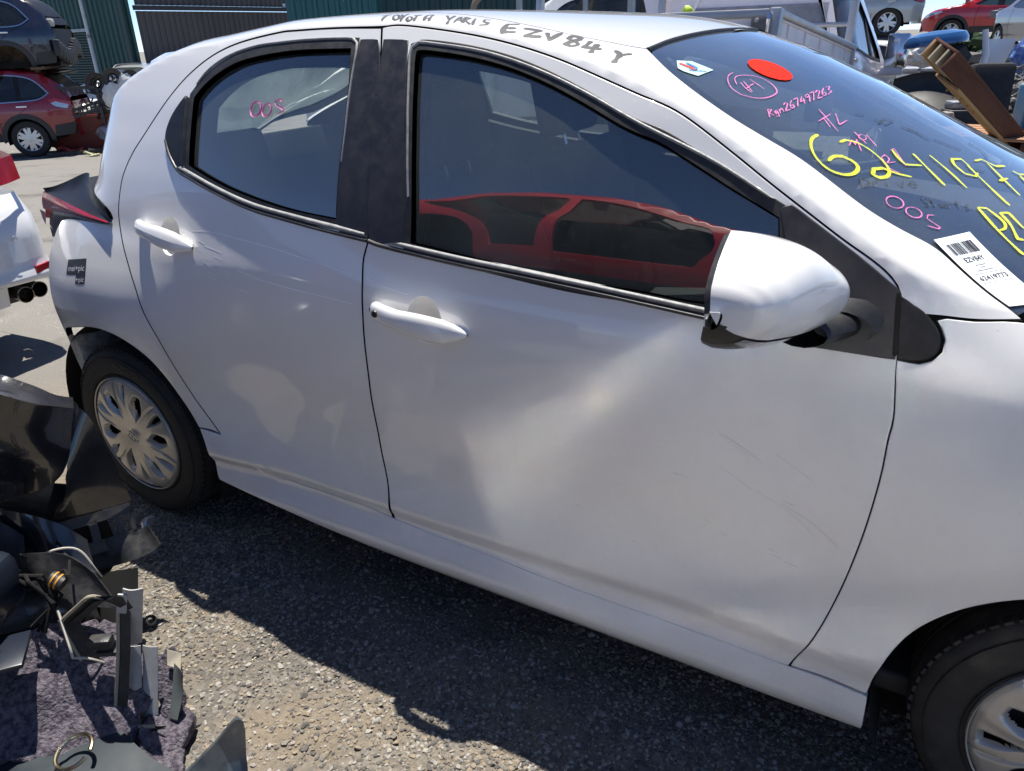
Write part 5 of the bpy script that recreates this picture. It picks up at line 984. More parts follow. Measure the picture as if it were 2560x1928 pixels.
        if handles:
            for hx in (-.02,.86):
                P0=Gl(hx,sh['belt']-.10)*([1,-1,1] if mir else [1,1,1]); mb=MB(); mb.box(P0+np.array([0,(.012 if mir else -.012),0]),(.20,.035,.032),b=.012); mb.build('door_handle',CHROME if chrome else paint,body)
    # top: bonnet, windscreen, roof, rear window across the car
    def strip(nm,xa,xb,m,off=0.,inset=0.,**k):
        xs=np.linspace(xa,xb,10); L=[(float(x),float(zbs(x)+cut+inset)) for x in xs]; R=[(float(x),float(zbs(x)+2*A-cut-inset)) for x in xs][::-1]
        M=[(xb,float(v)) for v in np.linspace(L[-1][1],R[0][1],6)[1:-1]]; M2=[(xa,float(v)) for v in np.linspace(R[-1][1],L[0][1],6)[1:-1]]
        return pn(nm,L+M+R+M2,m,T,sp=sp*1.5,off=off,raw=True,depth=.02,**k)
    wa,wbm=sh['ws']; ra,rb=sh['rg']
    if wsglass:
        strip('bonnet',wa+.02,sh['x1']-.06,paint); strip('windscreen',wbm,wa,DGLASS if not isinstance(wsglass,bpy.types.Material) else wsglass,-.006); strip('roof',rb,wbm-.01,paint); strip('rear_window',ra,rb-.01,DGLASS,-.006); strip('tailgate',sh['x0']+.05,ra-.01,paint)
    # ends
    for nm,xe in (('rear_bumper',sh['x0']+.03),('front_bumper',sh['x1']-.04)):
        zs=np.linspace(low+.02,float(zbs(xe))+.01,8); P=[]
        for s in np.linspace(0,1,11):
            r=[]
            for z in zs:
                p0=Gl(xe,z); q=p0*[1,-1,1]; e=.10*math.sin(math.pi*s)*(1-.5*(z-zs[0])/(zs[-1]-zs[0]+1e-6)); v=p0*(1-s)+q*s; v[0]+=(-e if xe<0 else e); r.append(v)
            P.append(r)
        mb=MB(); mb.grid(np.array(P)); mb.build(nm,paint,T,sharp=60)
    L_=liner or ARCH
    for cx in (0,wb):
        for s in (-1,1):
            mb=MB(); mb.lathe([(ar-.004,.03),(ar+.01,.05),(ar,.42),(.02,.43)],20,Matrix.Translation((( cx-x_mid)*sx,0,wr)),a0=-.25,a1=math.pi+.25); mb.V=[(v[0],s*(hw*sy-v[1]),v[2]) for v in mb.V]; mb.build('wheel_arch',L_,T,sharp=None)
            if wheels: road_wheel(T,(cx-x_mid)*sx,s*(hw*sy-.03),wr,s,nspoke,rot=RNG.uniform(0,6))
    mb=MB(); mb.box((0,0,low*sz+.05),(wb*sx*1.45,hw*1.5*sy,.10)); mb.build('underbody',SHADOWBLK,T)
    mb=MB(); 
    for xx in (.55,1.5):
        for s in (-1,1): mb.box(((xx-x_mid)*sx,s*.38*sy,(sh['belt']-.10)*sz),(.16,.46,.60),b=.06)
    mb.build('seats',FABRIC,T)
    if rails:
        for s in (0,1):
            P=[]
            for x in np.linspace(-.35,1.45,14):
                q=Gl(x,float(zbs(x)+.06)); e=min(1,min(x+.35,1.45-x)/.12); q=q+np.array([0,0,.05*e]); 
                if s: q=q*[1,-1,1]
                P.append(q)
            mb=MB(); mb.tube(P,.016,8); mb.build('roof_rail',mat('rail_grey',(.10,.10,.105),rough=.4),T)
    T_ex=(Gl,Nl,zbs,A,pn)
    return T,T_ex
def clip_x(L,a,b):
    def half(P,x,keep_gt):
        out=[]
        for i in range(len(P)):
            p,q=P[i],P[(i+1)%len(P)]; ip=(p[0]>=x)==keep_gt or p[0]==x; iq=(q[0]>=x)==keep_gt or q[0]==x
            if ip: out.append(p)
            if ip!=iq: t=(x-p[0])/(q[0]-p[0]); out.append(p+(q-p)*t)
        return np.array(out) if len(out)>2 else None
    L=half(np.array(L),a,True)
    if L is None: return None
    return half(L,b,False)
def panel_local(name,loop,m,parent,Gw,Nw,**k):
    """panel() in the parent's own space"""
    global _LOCAL
    _LOCAL=True
    try: return panel(name,loop,m,parent,G=Gw,N=Nw,**k)
    finally: _LOCAL=False
# ================================================================ BLACK WRECK (its crushed tail stands in the left foreground)
BLK=mat('black_car_paint',(.010,.011,.014),rough=.22,coat=1,coat_rough=.06,noise=.35,nscale=6,ncol=(.055,.05,.045))
TORN=mat('torn_black_plastic',(.014,.014,.015),rough=.45,noise=.6,nscale=25,ncol=(.06,.055,.05),bump=.15,bscale=60)
WRK,_ex=build_car('wrecked_black_sedan','wrecked black saloon with crushed tail and torn-out boot floor, nearest the camera','wrecked car',(-2.02,-1.42,0),(0,0,math.pi),SEDAN,BLK,hw=.88,chrome=True,wheels=True,lamps=False,glass=DGLASS)
def wq(name,pts,m,parent=WRK,th=.004,sub=3,jit=.006,seed=1,smooth=True,crease=60):
    """crumpled sheet from a fan of world points, subdivided and dented, with thickness"""
    rg=np.random.default_rng(seed); bm=bmesh.new(); vs=[bm.verts.new(q) for q in pts]; f=bm.faces.new(vs)
    bmesh.ops.triangulate(bm,faces=bm.faces[:])
    for _ in range(sub): bmesh.ops.subdivide_edges(bm,edges=bm.edges[:],cuts=1,use_grid_fill=True)
    bm.normal_update(); n=sum((f.normal*f.calc_area() for f in bm.faces),Vector()); n.normalize()
    k=rg.uniform(4,11,(4,3)); ph=rg.uniform(0,6,4)
    for v in bm.verts:
        c_=np.array(v.co); d=sum(math.sin(float(k[i]@c_)*2.2+ph[i]) for i in range(4))*jit; v.co+=n*d
    bmesh.ops.solidify(bm,geom=bm.faces[:],thickness=th)
    V=np.array([v.co[:] for v in bm.verts]); bm.verts.index_update(); F=[[v.index for v in f.verts] for f in bm.faces]; bm.free()
    return mesh(name,V,F,m,parent,smooth,None,True,crease)
def strip3(A,B,n=24,m=8,amp=0,fr=9,seed=0):
    P=patch(A,B,n=n,m=m); rg=np.random.default_rng(seed)
    if amp:
        a=np.gradient(P,axis=0);b=np.gradient(P,axis=1);nn=np.cross(a,b);nn/=np.linalg.norm(nn,axis=-1,keepdims=True)+1e-9
        k=rg.uniform(.5,1.5,(3,3))*fr; ph=rg.uniform(0,6,3); d=sum(np.sin(P@k[i]+ph[i]) for i in range(3))/3; P=P+nn*(amp*d)[...,None]
    return P
def sheet(name,A,B,m,parent=WRK,n=26,mm=9,amp=.006,fr=14,seed=0,sharp=40):
    mb=MB(); P=strip3(A,B,n,mm,amp,fr,seed); mb.grid(P); 
    a=np.gradient(P,axis=0);b=np.gradient(P,axis=1);nn=np.cross(a,b);nn/=np.linalg.norm(nn,axis=-1,keepdims=True)+1e-9
    mb.grid(P-nn*.004); e=[P[:,0],P[:,-1],P[0],P[-1]]; e2=[(P-nn*.004)[:,0],(P-nn*.004)[:,-1],(P-nn*.004)[0],(P-nn*.004)[-1]]
    for x,y in zip(e,e2): mb.grid(np.stack([x,y],1))
    return mb.build(name,m,parent,world=True,sharp=sharp)
# folded quarter skin: the glossy top roll, the dented upper face, the triangular lower face
sheet('quarter_panel',[(.05,-.62,.86),(.30,-.50,.82),(.38,-.40,.74),(.372,-.345,.685),(.366,-.303,.660)],[(.30,-.56,.81),(.42,-.50,.77),(.44,-.43,.715),(.415,-.365,.672),(.385,-.318,.640)],BLK,amp=.010,fr=17,seed=3)
sheet('quarter_panel',[(.30,-.60,.80),(.42,-.50,.77),(.44,-.43,.715),(.415,-.365,.672),(.385,-.318,.640)],[(.30,-.62,.50),(.33,-.52,.475),(.36,-.45,.465),(.365,-.405,.47),(.366,-.381,.49)],BLK,amp=.012,fr=22,seed=5,sharp=25)
sheet('quarter_panel',[(.350,-.305,.645),(.378,-.283,.600),(.384,-.262,.48),(.386,-.246,.33)],[(.372,-.375,.480),(.365,-.395,.43),(.345,-.41,.39),(.325,-.425,.36)],BLK,amp=.006,fr=13,seed=8)
sheet('torn_seam',[(.366,-.305,.655),(.375,-.30,.62),(.36,-.38,.49),(.30,-.44,.36),(.24,-.46,.29)],[(.34,-.33,.635),(.352,-.35,.57),(.33,-.40,.47),(.27,-.46,.35),(.22,-.50,.28)],TORN,amp=.012,fr=40,seed=2)
sheet('inner_wing',[(.22,-.75,.62),(.26,-.62,.52),(.30,-.52,.48),(.352,-.40,.46)],[(.10,-.78,.20),(.17,-.62,.22),(.24,-.50,.28),(.30,-.45,.33)],TORN,amp=.02,fr=20,seed=4)
# bumper mounting rail with three clip windows
A0,B0=np.array([.320,-.440,.345]),np.array([.384,-.250,.325]); dn=np.array([.035,-.02,-.085]); mb=MB()
def quadbar(mb,p,q,d,t=.006):
    p,q,d=map(np.array,(p,q,d)); n=np.cross(q-p,d); n=n/np.linalg.norm(n)*t; V=[p,q,q+d,p+d]; V=V+[v+n for v in V]; mb.add(V,[(0,1,2,3),(7,6,5,4),(0,4,5,1),(1,5,6,2),(2,6,7,3),(3,7,4,0)])
quadbar(mb,A0,B0,dn*.28); quadbar(mb,A0+dn*.78,B0+dn*.78,dn*.34)
for s in (0,.22,.47,.52,.78,.95): p_=A0*(1-s)+B0*s; quadbar(mb,p_+dn*.2,p_+(B0-A0)*.05+dn*.2,dn*.65,.008)
mb.build('bumper_rail',TORN,WRK,world=True,sharp=30)
sheet('bumper_remnant',[(.29,-.47,.275),(.36,-.37,.265),(.41,-.27,.255),(.43,-.245,.262)],[(.34,-.47,.20),(.40,-.37,.195),(.45,-.28,.195),(.47,-.25,.215)],TORN,amp=.012,fr=28,seed=6)
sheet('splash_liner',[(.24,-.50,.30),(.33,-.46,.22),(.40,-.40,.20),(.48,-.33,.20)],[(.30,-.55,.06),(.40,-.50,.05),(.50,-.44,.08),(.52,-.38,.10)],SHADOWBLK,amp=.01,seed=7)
mb=MB(); mb.tube([(.30,-.60,.40),(.38,-.555,.355),(.44,-.52,.32),(.485,-.49,.285)],[.010,.011,.012,.008],8); mb.build('stay_rod',mat('dull_rod',(.16,.16,.165),rough=.5,noise=.6,nscale=40),WRK,world=True)
NAVY=mat('blue_grey_floor',(.013,.021,.028),rough=.55,coat=0,spec=.3,noise=.6,nscale=7,ncol=(.05,.06,.065)); NAVYB=mat('navy_box_plastic',(.012,.017,.030),rough=.3,coat=.5,noise=.3,nscale=10)
mb=MB(); mb.box((.47,-.70,.37),(.16,.20,.14),b=.03,rz=.5); mb.build('fuse_housing',NAVYB,WRK,world=True)
mb=MB(); mb.box((.535,-.665,.425),(.004,.05,.06),b=.001,rz=.5); mb.build('white_tag',mat('white_tag',(.55,.55,.55),rough=.6),WRK,world=True)
sheet('crushed_bumper_skin',[(.16,-.66,.50),(.30,-.55,.47),(.40,-.47,.42),(.46,-.42,.34)],[(.34,-.74,.22),(.44,-.63,.21),(.52,-.54,.21),(.56,-.47,.22)],BLK,amp=.022,fr=19,seed=31,n=34,mm=14,sharp=28)
# boot floor pressing with ribs
P=np.array([[(.42+.52*s+.03*t,-1.15+.545*t+.02*math.sin(6*s),.075+.012*math.sin(20*t)*(1 if .2<t<.8 else 0)+.010*math.sin(9*s+2*t)-.03*s*s) for t in np.linspace(0,1,30)] for s in np.linspace(0,1,26)])
mb=MB(); mb.grid(P); mb.grid(P-[0,0,.006]); mb.grid(np.stack([P[-1],P[-1]-[0,0,.03]],1)); mb.grid(np.stack([P[:,-1],P[:,-1]-[0,0,.03]],1)); mb.build('boot_floor',NAVY,WRK,world=True,sharp=40)
# purple-grey felt lining, lumpy and torn
FELT=mat('shoddy_felt',(.150,.132,.155),rough=1,noise=1,nscale=75,ncol=(.045,.036,.052),bump=1.0,bscale=160,nlo=.40,nhi=.60)
def felt(name,loop3,seed,th=.018):
    """lumpy mat spanning a loop of world points"""
    L=np.array(loop3,float); c2=L[:,:2]; c0=np.linalg.lstsq(np.c_[c2,np.ones(len(L))],L[:,2],rcond=None)[0]; rg=np.random.default_rng(seed); c0[2]-=.045; k=rg.uniform(15,60,(6,2))*rg.choice([-1,1],(6,2)); ph=rg.uniform(0,6,6)
    lp=smooth_loop(c2,.012,50); lp=lp+rg.normal(0,.0035,lp.shape)
    def Gf(x,v):
        x,v=np.broadcast_arrays(np.asarray(x,float),np.asarray(v,float)); z=c0[0]*x+c0[1]*v+c0[2]
        z=z+.006*sum(np.sin(k[i,0]*x+k[i,1]*v+ph[i]) for i in range(6))/1.6
        return np.stack([x,v,z],-1)
    def Nf(x,v,e=.004):
        a=Gf(np.asarray(x)+e,v)-Gf(np.asarray(x)-e,v); b=Gf(x,np.asarray(v)+e)-Gf(x,np.asarray(v)-e); n=np.cross(a,b); return n/np.linalg.norm(n,axis=-1,keepdims=True)
    return panel(name,lp,FELT,WRK,G=Gf,N=Nf,sp=.016,raw=True,depth=th,rnd=.006)
felt('felt_lining',[(.44,-.86,.20),(.50,-.72,.24),(.52,-.62,.30),(.56,-.56,.32),(.62,-.51,.28),(.70,-.50,.20),(.79,-.53,.13),(.80,-.60,.10),(.815,-.68,.10),(.72,-.74,.11),(.64,-.79,.12),(.58,-.86,.15)],11)
felt('felt_lining',[(.83,-.61,.105),(.80,-.56,.10),(.80,-.50,.12),(.86,-.50,.08),(.885,-.55,.07),(.93,-.60,.06),(.90,-.64,.07),(.86,-.66,.08)],12,.03)
felt('felt_lining',[(.74,-.50,.20),(.77,-.455,.20),(.80,-.47,.14),(.845,-.515,.08),(.82,-.54,.09),(.78,-.52,.14)],14,.03)
mb=MB(); mb.box((.575,-.715,.275),(.12,.11,.012),Matrix.Identity(4),b=.003,rz=.9); mb.build('cover_plate',NAVYB,WRK,world=True)
mb=MB(); mb.lathe([(.0,.004),(.010,.004),(.012,.0)],16,Matrix.Translation((.575,-.715,.2815))@Matrix.Rotation(math.pi/2,4,'X')); mb.build('plate_boss',NAVYB,WRK,world=True)
# cabin vent: rubber-edged frame with light flaps
VEN=thing('cabin_vent',None,None); VEN.parent=WRK;
Mi=chain(WRK).inverted(); VEN.location=Mi.translation; VEN.rotation_euler=Mi.to_euler()
fr_=[(.800,-.600,.44),(.610,-.592,.29),(.640,-.585,.115),(.700,-.588,.10)]
loop=cr([(.763,-.537,.352),(.755,-.556,.382),(.744,-.576,.400),(.69,-.583,.355),(.625,-.590,.298),(.606,-.590,.272),(.612,-.589,.248),(.637,-.588,.178),(.657,-.588,.128),(.672,-.594,.112),(.715,-.603,.098)],.012)
fr3=cr([(.763,-.537,.352),(.757,-.560,.25),(.743,-.592,.12),(.741,-.604,.080),(.752,-.613,.066),(.78,-.602,.063),(.835,-.575,.068)],.012)
lipm=mat('cream_seal_edge',(.30,.27,.20),rough=.7)
mb=MB()
dv=np.array([.040,.026,-.002])
for L_,k_ in ((loop,.9),(fr3,.55)): mb.grid(np.stack([L_,L_+dv*k_*.5,L_+dv*k_,L_+dv*k_+[-.003,-.006,-.006],L_+dv*k_*.5+[-.004,-.008,-.008]],1))
mb.build('vent_frame',RUBBER,VEN,world=True,sharp=40)
mb=MB()
for L_ in (loop,fr3): mb.tube(L_,.0042,7)
mb.build('seal_edge',lipm,VEN,world=True)
FLAP=mat('grey_vent_flap',(.36,.36,.35),rough=.5,noise=.4,nscale=18,ncol=(.20,.19,.18))
for q in ([(.792,-.531,.405),(.829,-.510,.405),(.757,-.510,.222),(.722,-.531,.222)],[(.724,-.529,.214),(.752,-.512,.212),(.777,-.565,.062),(.742,-.584,.060)],[(.755,-.509,.212),(.784,-.493,.207),(.808,-.548,.062),(.781,-.566,.060)]):
    P=bil(q,*np.meshgrid(np.linspace(0,1,9),np.linspace(0,1,17))); u_=np.linspace(0,1,9); nrm=np.cross(np.array(q[1])-q[0],np.array(q[3])-q[0]); nrm/=np.linalg.norm(nrm)
    nrm=nrm if nrm[1]<0 else -nrm
    # round the corners of the flap
    v_=np.linspace(0,1,17)[:,None]; u2=u_[None]; 
    P=P+nrm*(.005*np.sin(np.pi*u2)*np.ones_like(v_))[...,None]
    mb=MB(); mb.grid(P); mb.grid(P-nrm*.003); 
    for e in ((P[:,0],),(P[:,-1],),(P[0],),(P[-1],)): mb.grid(np.stack([e[0],e[0]-nrm*.003],1))
    mb.build('vent_flap',FLAP,VEN,world=True,sharp=40)
mb=MB(); quadbar(mb,(.782,-.540,.392),(.800,-.530,.390),(-.020,-.004,-.055),.004); mb.build('flap_clip',FLAP,VEN,world=True)
mb=MB(); mb.box((.70,-.565,.245),(.05,.03,.025),b=.008,rz=.6); mb.box((.715,-.555,.215),(.07,.02,.012),b=.004,rz=.6); mb.build('vent_latch',TORN,VEN,world=True)
for k_,(A_,B_) in enumerate((([(.46,-.56,.40),(.55,-.52,.40),(.62,-.50,.36)],[(.50,-.57,.30),(.60,-.54,.29),(.69,-.51,.28)]),([(.36,-.52,.32),(.46,-.49,.36),(.54,-.48,.33)],[(.40,-.58,.20),(.50,-.54,.24),(.60,-.50,.22)]),([(.20,-.62,.47),(.30,-.55,.45),(.40,-.52,.40)],[(.24,-.66,.36),(.36,-.60,.34),(.46,-.57,.33)]))): sheet('torn_sheet',A_,B_,TORN,amp=.02,fr=26,seed=20+k_,sharp=30)
rw_=np.random.default_rng(6)
for k_ in range(7):
    q_=rw_.uniform((.30,-.62,.30),(.62,-.46,.44)); P_=[q_]
    for j_ in range(4): P_.append(P_[-1]+rw_.normal(0,.035,3)+[.012,.004,-.02])
    mb=MB(); mb.tube(cr(P_,.01),.0028,6); mb.build('loose_wire',SHADOWBLK if k_%3 else mat('pale_wire',(.45,.42,.36),rough=.5),WRK,world=True)
mb=MB(); P=strip3([(.835,-.485,.155),(.845,-.50,.10),(.85,-.53,.05)],[(.80,-.475,.15),(.815,-.505,.10),(.828,-.535,.05)],10,5,.003,30); mb.grid(P); mb.grid(P+[0,0,-.005]); mb.build('side_trim',mat('grey_green_trim',(.11,.125,.12),rough=.5,noise=.3,nscale=20),WRK,world=True)
wq('torn_scrap',[(.775,-.470,.175),(.80,-.455,.16),(.815,-.475,.135),(.785,-.485,.145)],mat('cream_scrap',(.45,.40,.30),rough=.8),th=.002,jit=.004,sub=2)
# wiring loom and orange-ringed plug
mb=MB()
for k in range(6):
    a=RNG.normal(0,.012,(5,3)); mb.tube(np.array([(.46,-.60,.36),(.52,-.585,.36),(.56,-.57,.37),(.60,-.58,.33),(.57,-.61,.28)])+a,.004,6)
mb.build('wiring_loom',SHADOWBLK,WRK,world=True)
mb=MB(); mb.tube([(.575,-.565,.375),(.60,-.555,.36)],.017,12); mb.build('plug',TORN,WRK,world=True)
mb=MB(); 
for s in (.2,.55): mb.tube([np.array((.575,-.565,.375))+np.array((.025,.010,-.015))*(s+.0),np.array((.575,-.565,.375))+np.array((.025,.010,-.015))*(s+.12)],.0185,12)
mb.build('orange_ring',mat('orange_plastic',(.55,.25,.03),rough=.5),WRK,world=True)
mb=MB(); mb.ico((.245,-.475,.335),(.016,.012,.012),1,.2); mb.build('red_connector',mat('red_plastic',(.5,.02,.02),rough=.3),WRK,world=True)
sheet('tail_shade_sheet',[(.24,-.66,.5),(.315,-.45,.48),(.342,-.31,.40)],[(.20,-.70,.0),(.30,-.47,.02),(.345,-.29,.17)],SHADOWBLK,amp=.004,seed=9)  # near-black sheet behind the rail; shade put into its colour
# ---------------------------------------------------------------- loose things on the ground
t=np.linspace(.5,2*math.pi+.1,40); mb=MB(); mb.tube([(.775+.036*math.cos(a),-.715+.036*math.sin(a),.105+.010*math.sin(a)) for a in t],[.0045]*40,8)
o=mb.build('metal_ring',mat('brassy_ring',(.55,.46,.30),rough=.25,metal=1)); tag(o,'thin brassy metal ring lying on the blue-grey boot floor','ring')
mb=MB(); P=strip3([(.945,-.640,.012),(1.0,-.592,.075),(1.045,-.552,.135),(1.072,-.530,.178),(1.085,-.523,.172)],[(1.01,-.68,.0),(1.07,-.62,.0),(1.10,-.56,.03),(1.085,-.535,.09),(1.088,-.524,.150)],26,9,.004,30,2); mb.grid(P); mb.grid(P+[-.006,.004,0])
for e in (P[:,0],P[:,-1],P[0],P[-1]): mb.grid(np.stack([e,e+[-.006,.004,0]],1))
o=mb.build('plastic_shard',mat('slate_blue_plastic',(.055,.070,.080),rough=.32,coat=.6,noise=.5,nscale=25,ncol=(.14,.15,.15))); tag(o,'pointed slate-blue plastic shard standing up from the gravel','broken panel')
mb=MB(); mb.lathe([(.0085,.006),(.0105,.013),(.014,.012),(.0165,.006),(.0165,.0),(.012,-.002),(.0085,.0)],28,Matrix.Translation((.468,-.332,.014))@Matrix.Rotation(.9,4,'Y')@Matrix.Rotation(math.pi/2,4,'X'))
o=mb.build('rubber_grommet',RUBBER); tag(o,'small black rubber grommet lying on sunlit gravel beside the felt','grommet')
wq_m=mat('bright_scrap',(.50,.50,.52),rough=.3,metal=.7)
SM=[((.14,-.085,.075),(.030,.016,.014),'crumpled silver foil scrap beside the rear tyre',wq_m),((.19,-.130,.055),(.038,.010,.008),'splintered tan trim sliver below the silver scrap',mat('tan_splinter',(.30,.20,.12),rough=.7))]
for c_,s_,l_,m_ in SM:
    mb=MB(); mb.ico((0,0,0),s_,2,.35); o=mb.build('scrap_piece',m_,sharp=20); o.location=c_; o.rotation_euler=(.3,.1,-.9); tag(o,l_,'scrap')
# ================================================================ STRIPPED RED CAR behind the photographer, seen in the door glass
REDP=car_paint('red_paint',(.50,.012,.018),rough=.28,dirt=.12)
T,ex=build_car('stripped_red_car','stripped red car shell without doors, reflected in the white car','car shell',(.20,-4.05,1.55),(0,0,0),SEDAN,REDP,hw=.88,dlo_holes=[[(-.30,1.02),(.02,1.17),(.25,1.27),(.80,1.325),(.88,1.30),(.84,.95),(.86,.40),(.50,.38),(.40,.60),(.10,.85),(-.15,.93)],[(.96,1.325),(1.2,1.31),(1.5,1.23),(1.9,1.06),(2.02,.95),(2.10,.60),(2.0,.38),(1.0,.38),(.94,.95)]],wheels=False,open_windows=True,lamps=False,handles=False,seams=False,chrome=False)
mb=MB(); mb.box((-.15,0,.62),(1.9,1.35,.70),b=.1); mb.box((.62,0,.80),(.5,1.4,.30),b=.08); mb.build('stripped_cabin',SHADOWBLK,T)
mb=MB(); 
for k in (-1.0,1.3): mb.box((.42+k,-3.9,.68),(.25,1.7,1.34),b=.01)
o=mb.build('stacking_stand',mat('rusty_steel',(.10,.055,.035),rough=.8,noise=.6,nscale=8)); tag(o,'rusty steel stands carrying the stripped red shell','stand',kind=None)

# ---------------------------------------------------------------- unseen mirror added behind the camera to throw sun on to the white doors
SUNREF=thing('added_sun_reflector','unseen mirrored pane with black backing, added behind the camera to reflect the sun','car door',(2.15,-1.78,0))
pn_=np.array((-.224,.843,.489)); pw=[(2.191,-1.899,1.571),(1.665,-1.843,1.232),(1.683,-1.683,.965),(2.167,-1.844,1.466),(2.383,-1.757,1.414),(2.617,-1.697,1.418),(2.608,-1.775,1.548),(2.468,-1.843,1.6)]
def slab(name,pts,m,th,par):
    P=np.array(pts); n_=pn_/np.linalg.norm(pn_); k=len(P); V=np.vstack([P,P-n_*th]); F=[tuple(range(k)),tuple(range(2*k-1,k-1,-1))]+[(i,(i+1)%k,(i+1)%k+k,i+k) for i in range(k)]
    return mesh(name,V,F,m,par,False,None,True)
slab('window',pw,mat('sun_reflector_mirror',(.125,.125,.125),rough=.06,metal=1),.005,SUNREF)  # mirror pane of the added reflector, outlined to shape the light patch
lo_=np.array([(1.70,-1.66,.93),(2.62,-1.69,1.40),(2.66,-1.30,.70),(2.55,-1.16,.40),(1.80,-1.40,.40)])
slab('reflector_backing',[(1.683,-1.683,.955),(2.167,-1.844,1.456),(2.383,-1.757,1.404),(2.617,-1.697,1.408),(2.70,-1.52,1.14),(2.68,-1.42,.95),(1.75,-1.55,.76)],BLK,.06,SUNREF)
mb=MB(); mb.box((2.2,-1.66,.45),(.8,.10,.90),b=.02); mb.build('prop',TORN,SUNREF,world=True)
# ================================================================ YARD, LEFT SIDE
def corr(name,p0,p1,z0,z1,m,parent,pitch=.20,dep=.035,outn=None,world=True):
    """corrugated steel sheet wall from p0 to p1"""
    p0,p1=np.array(p0,float),np.array(p1,float); L=np.linalg.norm(p1-p0); d=(p1-p0)/L; n=np.array([d[1],-d[0]]) if outn is None else np.array(outn)
    xs=[];hs=[];x=0
    while x<L:
        for a,h in ((0,0),(.30,0),(.42,1),(.70,1),(.82,0)): xs.append(x+a*pitch);hs.append(h*dep)
        x+=pitch
    xs=np.array(xs);hs=np.array(hs); B=p0[None]+d*xs[:,None]+n*hs[:,None]
    P=np.stack([np.c_[B,np.full(len(B),z)] for z in (z0,z1)],1); mb=MB(); mb.grid(P); return mb.build(name,m,parent,world=world,smooth=False)
GREENS=mat('green_steel',(.016,.070,.062),rough=.5,noise=.4,nscale=1.5,ncol=(.03,.09,.08)); DGREEN=mat('dark_green_steel',(.010,.040,.034),rough=.5); TEAL=mat('teal_steel',(.020,.115,.125),rough=.5,noise=.4,nscale=2,ncol=(.05,.15,.15))
BROWNS=mat('weathered_brown_sheet',(.085,.078,.078),rough=.75,noise=.6,nscale=2,ncol=(.13,.12,.115),stretch=(1,1,.15)); WPIPE=mat('white_pvc',(.62,.63,.63),rough=.4,noise=.3,nscale=6)
cx,cy=-22.4,16.2
SH=thing('green_shed','green corrugated steel shed with roller door and white downpipe','shed',(cx-3,cy+2,0))
corr('wall_sheet',(cx-12,cy+.9),(cx,cy),-1,3.9,GREENS,SH,.30,.05)
d_=np.array([-12,.9])/12.03; nn_=np.array([-.0748,-.9972])
rd=MB()
for k in range(34):
    z=k*.085-.9; a=np.array([cx,cy])+d_*6.2+nn_*.09; b=np.array([cx,cy])+d_*2.55+nn_*.09
    P=np.array([[[*(q+nn_*o),z+zz] for o,zz in ((0,0),(.022,.02),(.022,.055),(0,.075))] for q in (a,b)]); rd.grid(P)
rd.build('roller_door',DGREEN,SH,world=True,smooth=False)
def bar(mb,p,q,w,h):
    p,q=np.array(p,float),np.array(q,float); d=q-p; L=np.linalg.norm(d); M=Matrix.Translation((p+q)/2)@Vector(d).to_track_quat('X','Z').to_matrix().to_4x4(); mb.box((0,0,0),(L,w,h),M)
mb=MB(); a=np.array([cx,cy])+d_*6.4+nn_*.12; b=np.array([cx,cy])+d_*2.4+nn_*.12; bar(mb,(*a,2.05),(*b,2.05),.10,.10); mb.build('door_lintel',mat('galvanised',(.34,.36,.37),rough=.45,metal=.6,noise=.4,nscale=4),SH,world=True)
mb=MB(); bar(mb,(cx,cy-.06,-1),(cx,cy-.06,3.95),.30,.20); mb.build('corner_flashing',DGREEN,SH,world=True)
mb=MB(); bar(mb,(cx-12,cy+.8,3.92),(cx+.1,cy-.1,3.92),.25,.12); mb.build('gutter',GREENS,SH,world=True)
PX,PY=cx-1.95,cy-.22
mb=MB(); mb.tube([(PX,PY,-1),(PX,PY,1.85)],.075,12); mb.tube([(PX,PY,1.80),(PX,PY,3.9)],.066,12); mb.build('downpipe',WPIPE,SH,world=True)
mb=MB(); mb.tube([(PX,PY,1.80),(PX,PY,1.90)],.085,12); mb.build('pipe_joint',mat('grey_joint',(.25,.25,.25),rough=.5),SH,world=True)
BR=thing('brown_shed','weathered grey-brown corrugated shed next to the green shed','shed',(cx+1,cy+5,0))
corr('wall_sheet',(cx+.2,cy+.2),(cx+.9,cy+9.6),.55,2.55,BROWNS,BR,.22,.045); corr('wall_sheet',(cx+.25,cy+.2),(cx+.95,cy+9.6),2.72,4.4,BROWNS,BR,.22,.045)
mb=MB(); bar(mb,(cx+.3,cy+.1,2.64),(cx+1.0,cy+9.6,2.64),.12,.14); bar(mb,(cx+.3,cy+.1,.5),(cx+1.0,cy+9.6,.5),.14,.12); bar(mb,(cx+.85,cy+7.6,.5),(cx+.85,cy+7.6,4.4),.18,.18); mb.build('wall_rail',mat('dark_rail',(.035,.033,.034),rough=.7),BR,world=True)
mb=MB(); bar(mb,(cx+.72,cy+6.3,2.78),(cx+.76,cy+7.0,2.78),.06,.14); mb.build('light_fitting',WPIPE,BR,world=True)
mb=MB(); bar(mb,(cx+.2,cy+.1,.25),(cx+1.0,cy+9.6,.25),.1,.5); mb.build('base_wall',mat('grey_base',(.16,.165,.17),rough=.8),BR,world=True)
mb=MB(); mb.box((cx+1.0,cy+1.3,.85),(.5,1.1,.45),b=.05); mb.build('air_conditioner',WPIPE,BR,world=True)
CT=thing('teal_container','teal shipping container with corrugated sides beyond the roof','shipping container',(-10.0,15.5,0))
corr('end_panel',(-13.3,14.3),(-11.55,15.7),.1,4.2,TEAL,CT,.28,.05); corr('side_panel',(-11.5,15.75),(-2.2,17.6),.1,4.2,mat('deep_teal_steel',(.008,.040,.044),rough=.5,noise=.5,nscale=1,ncol=(.02,.07,.075)),CT,.30,.05)
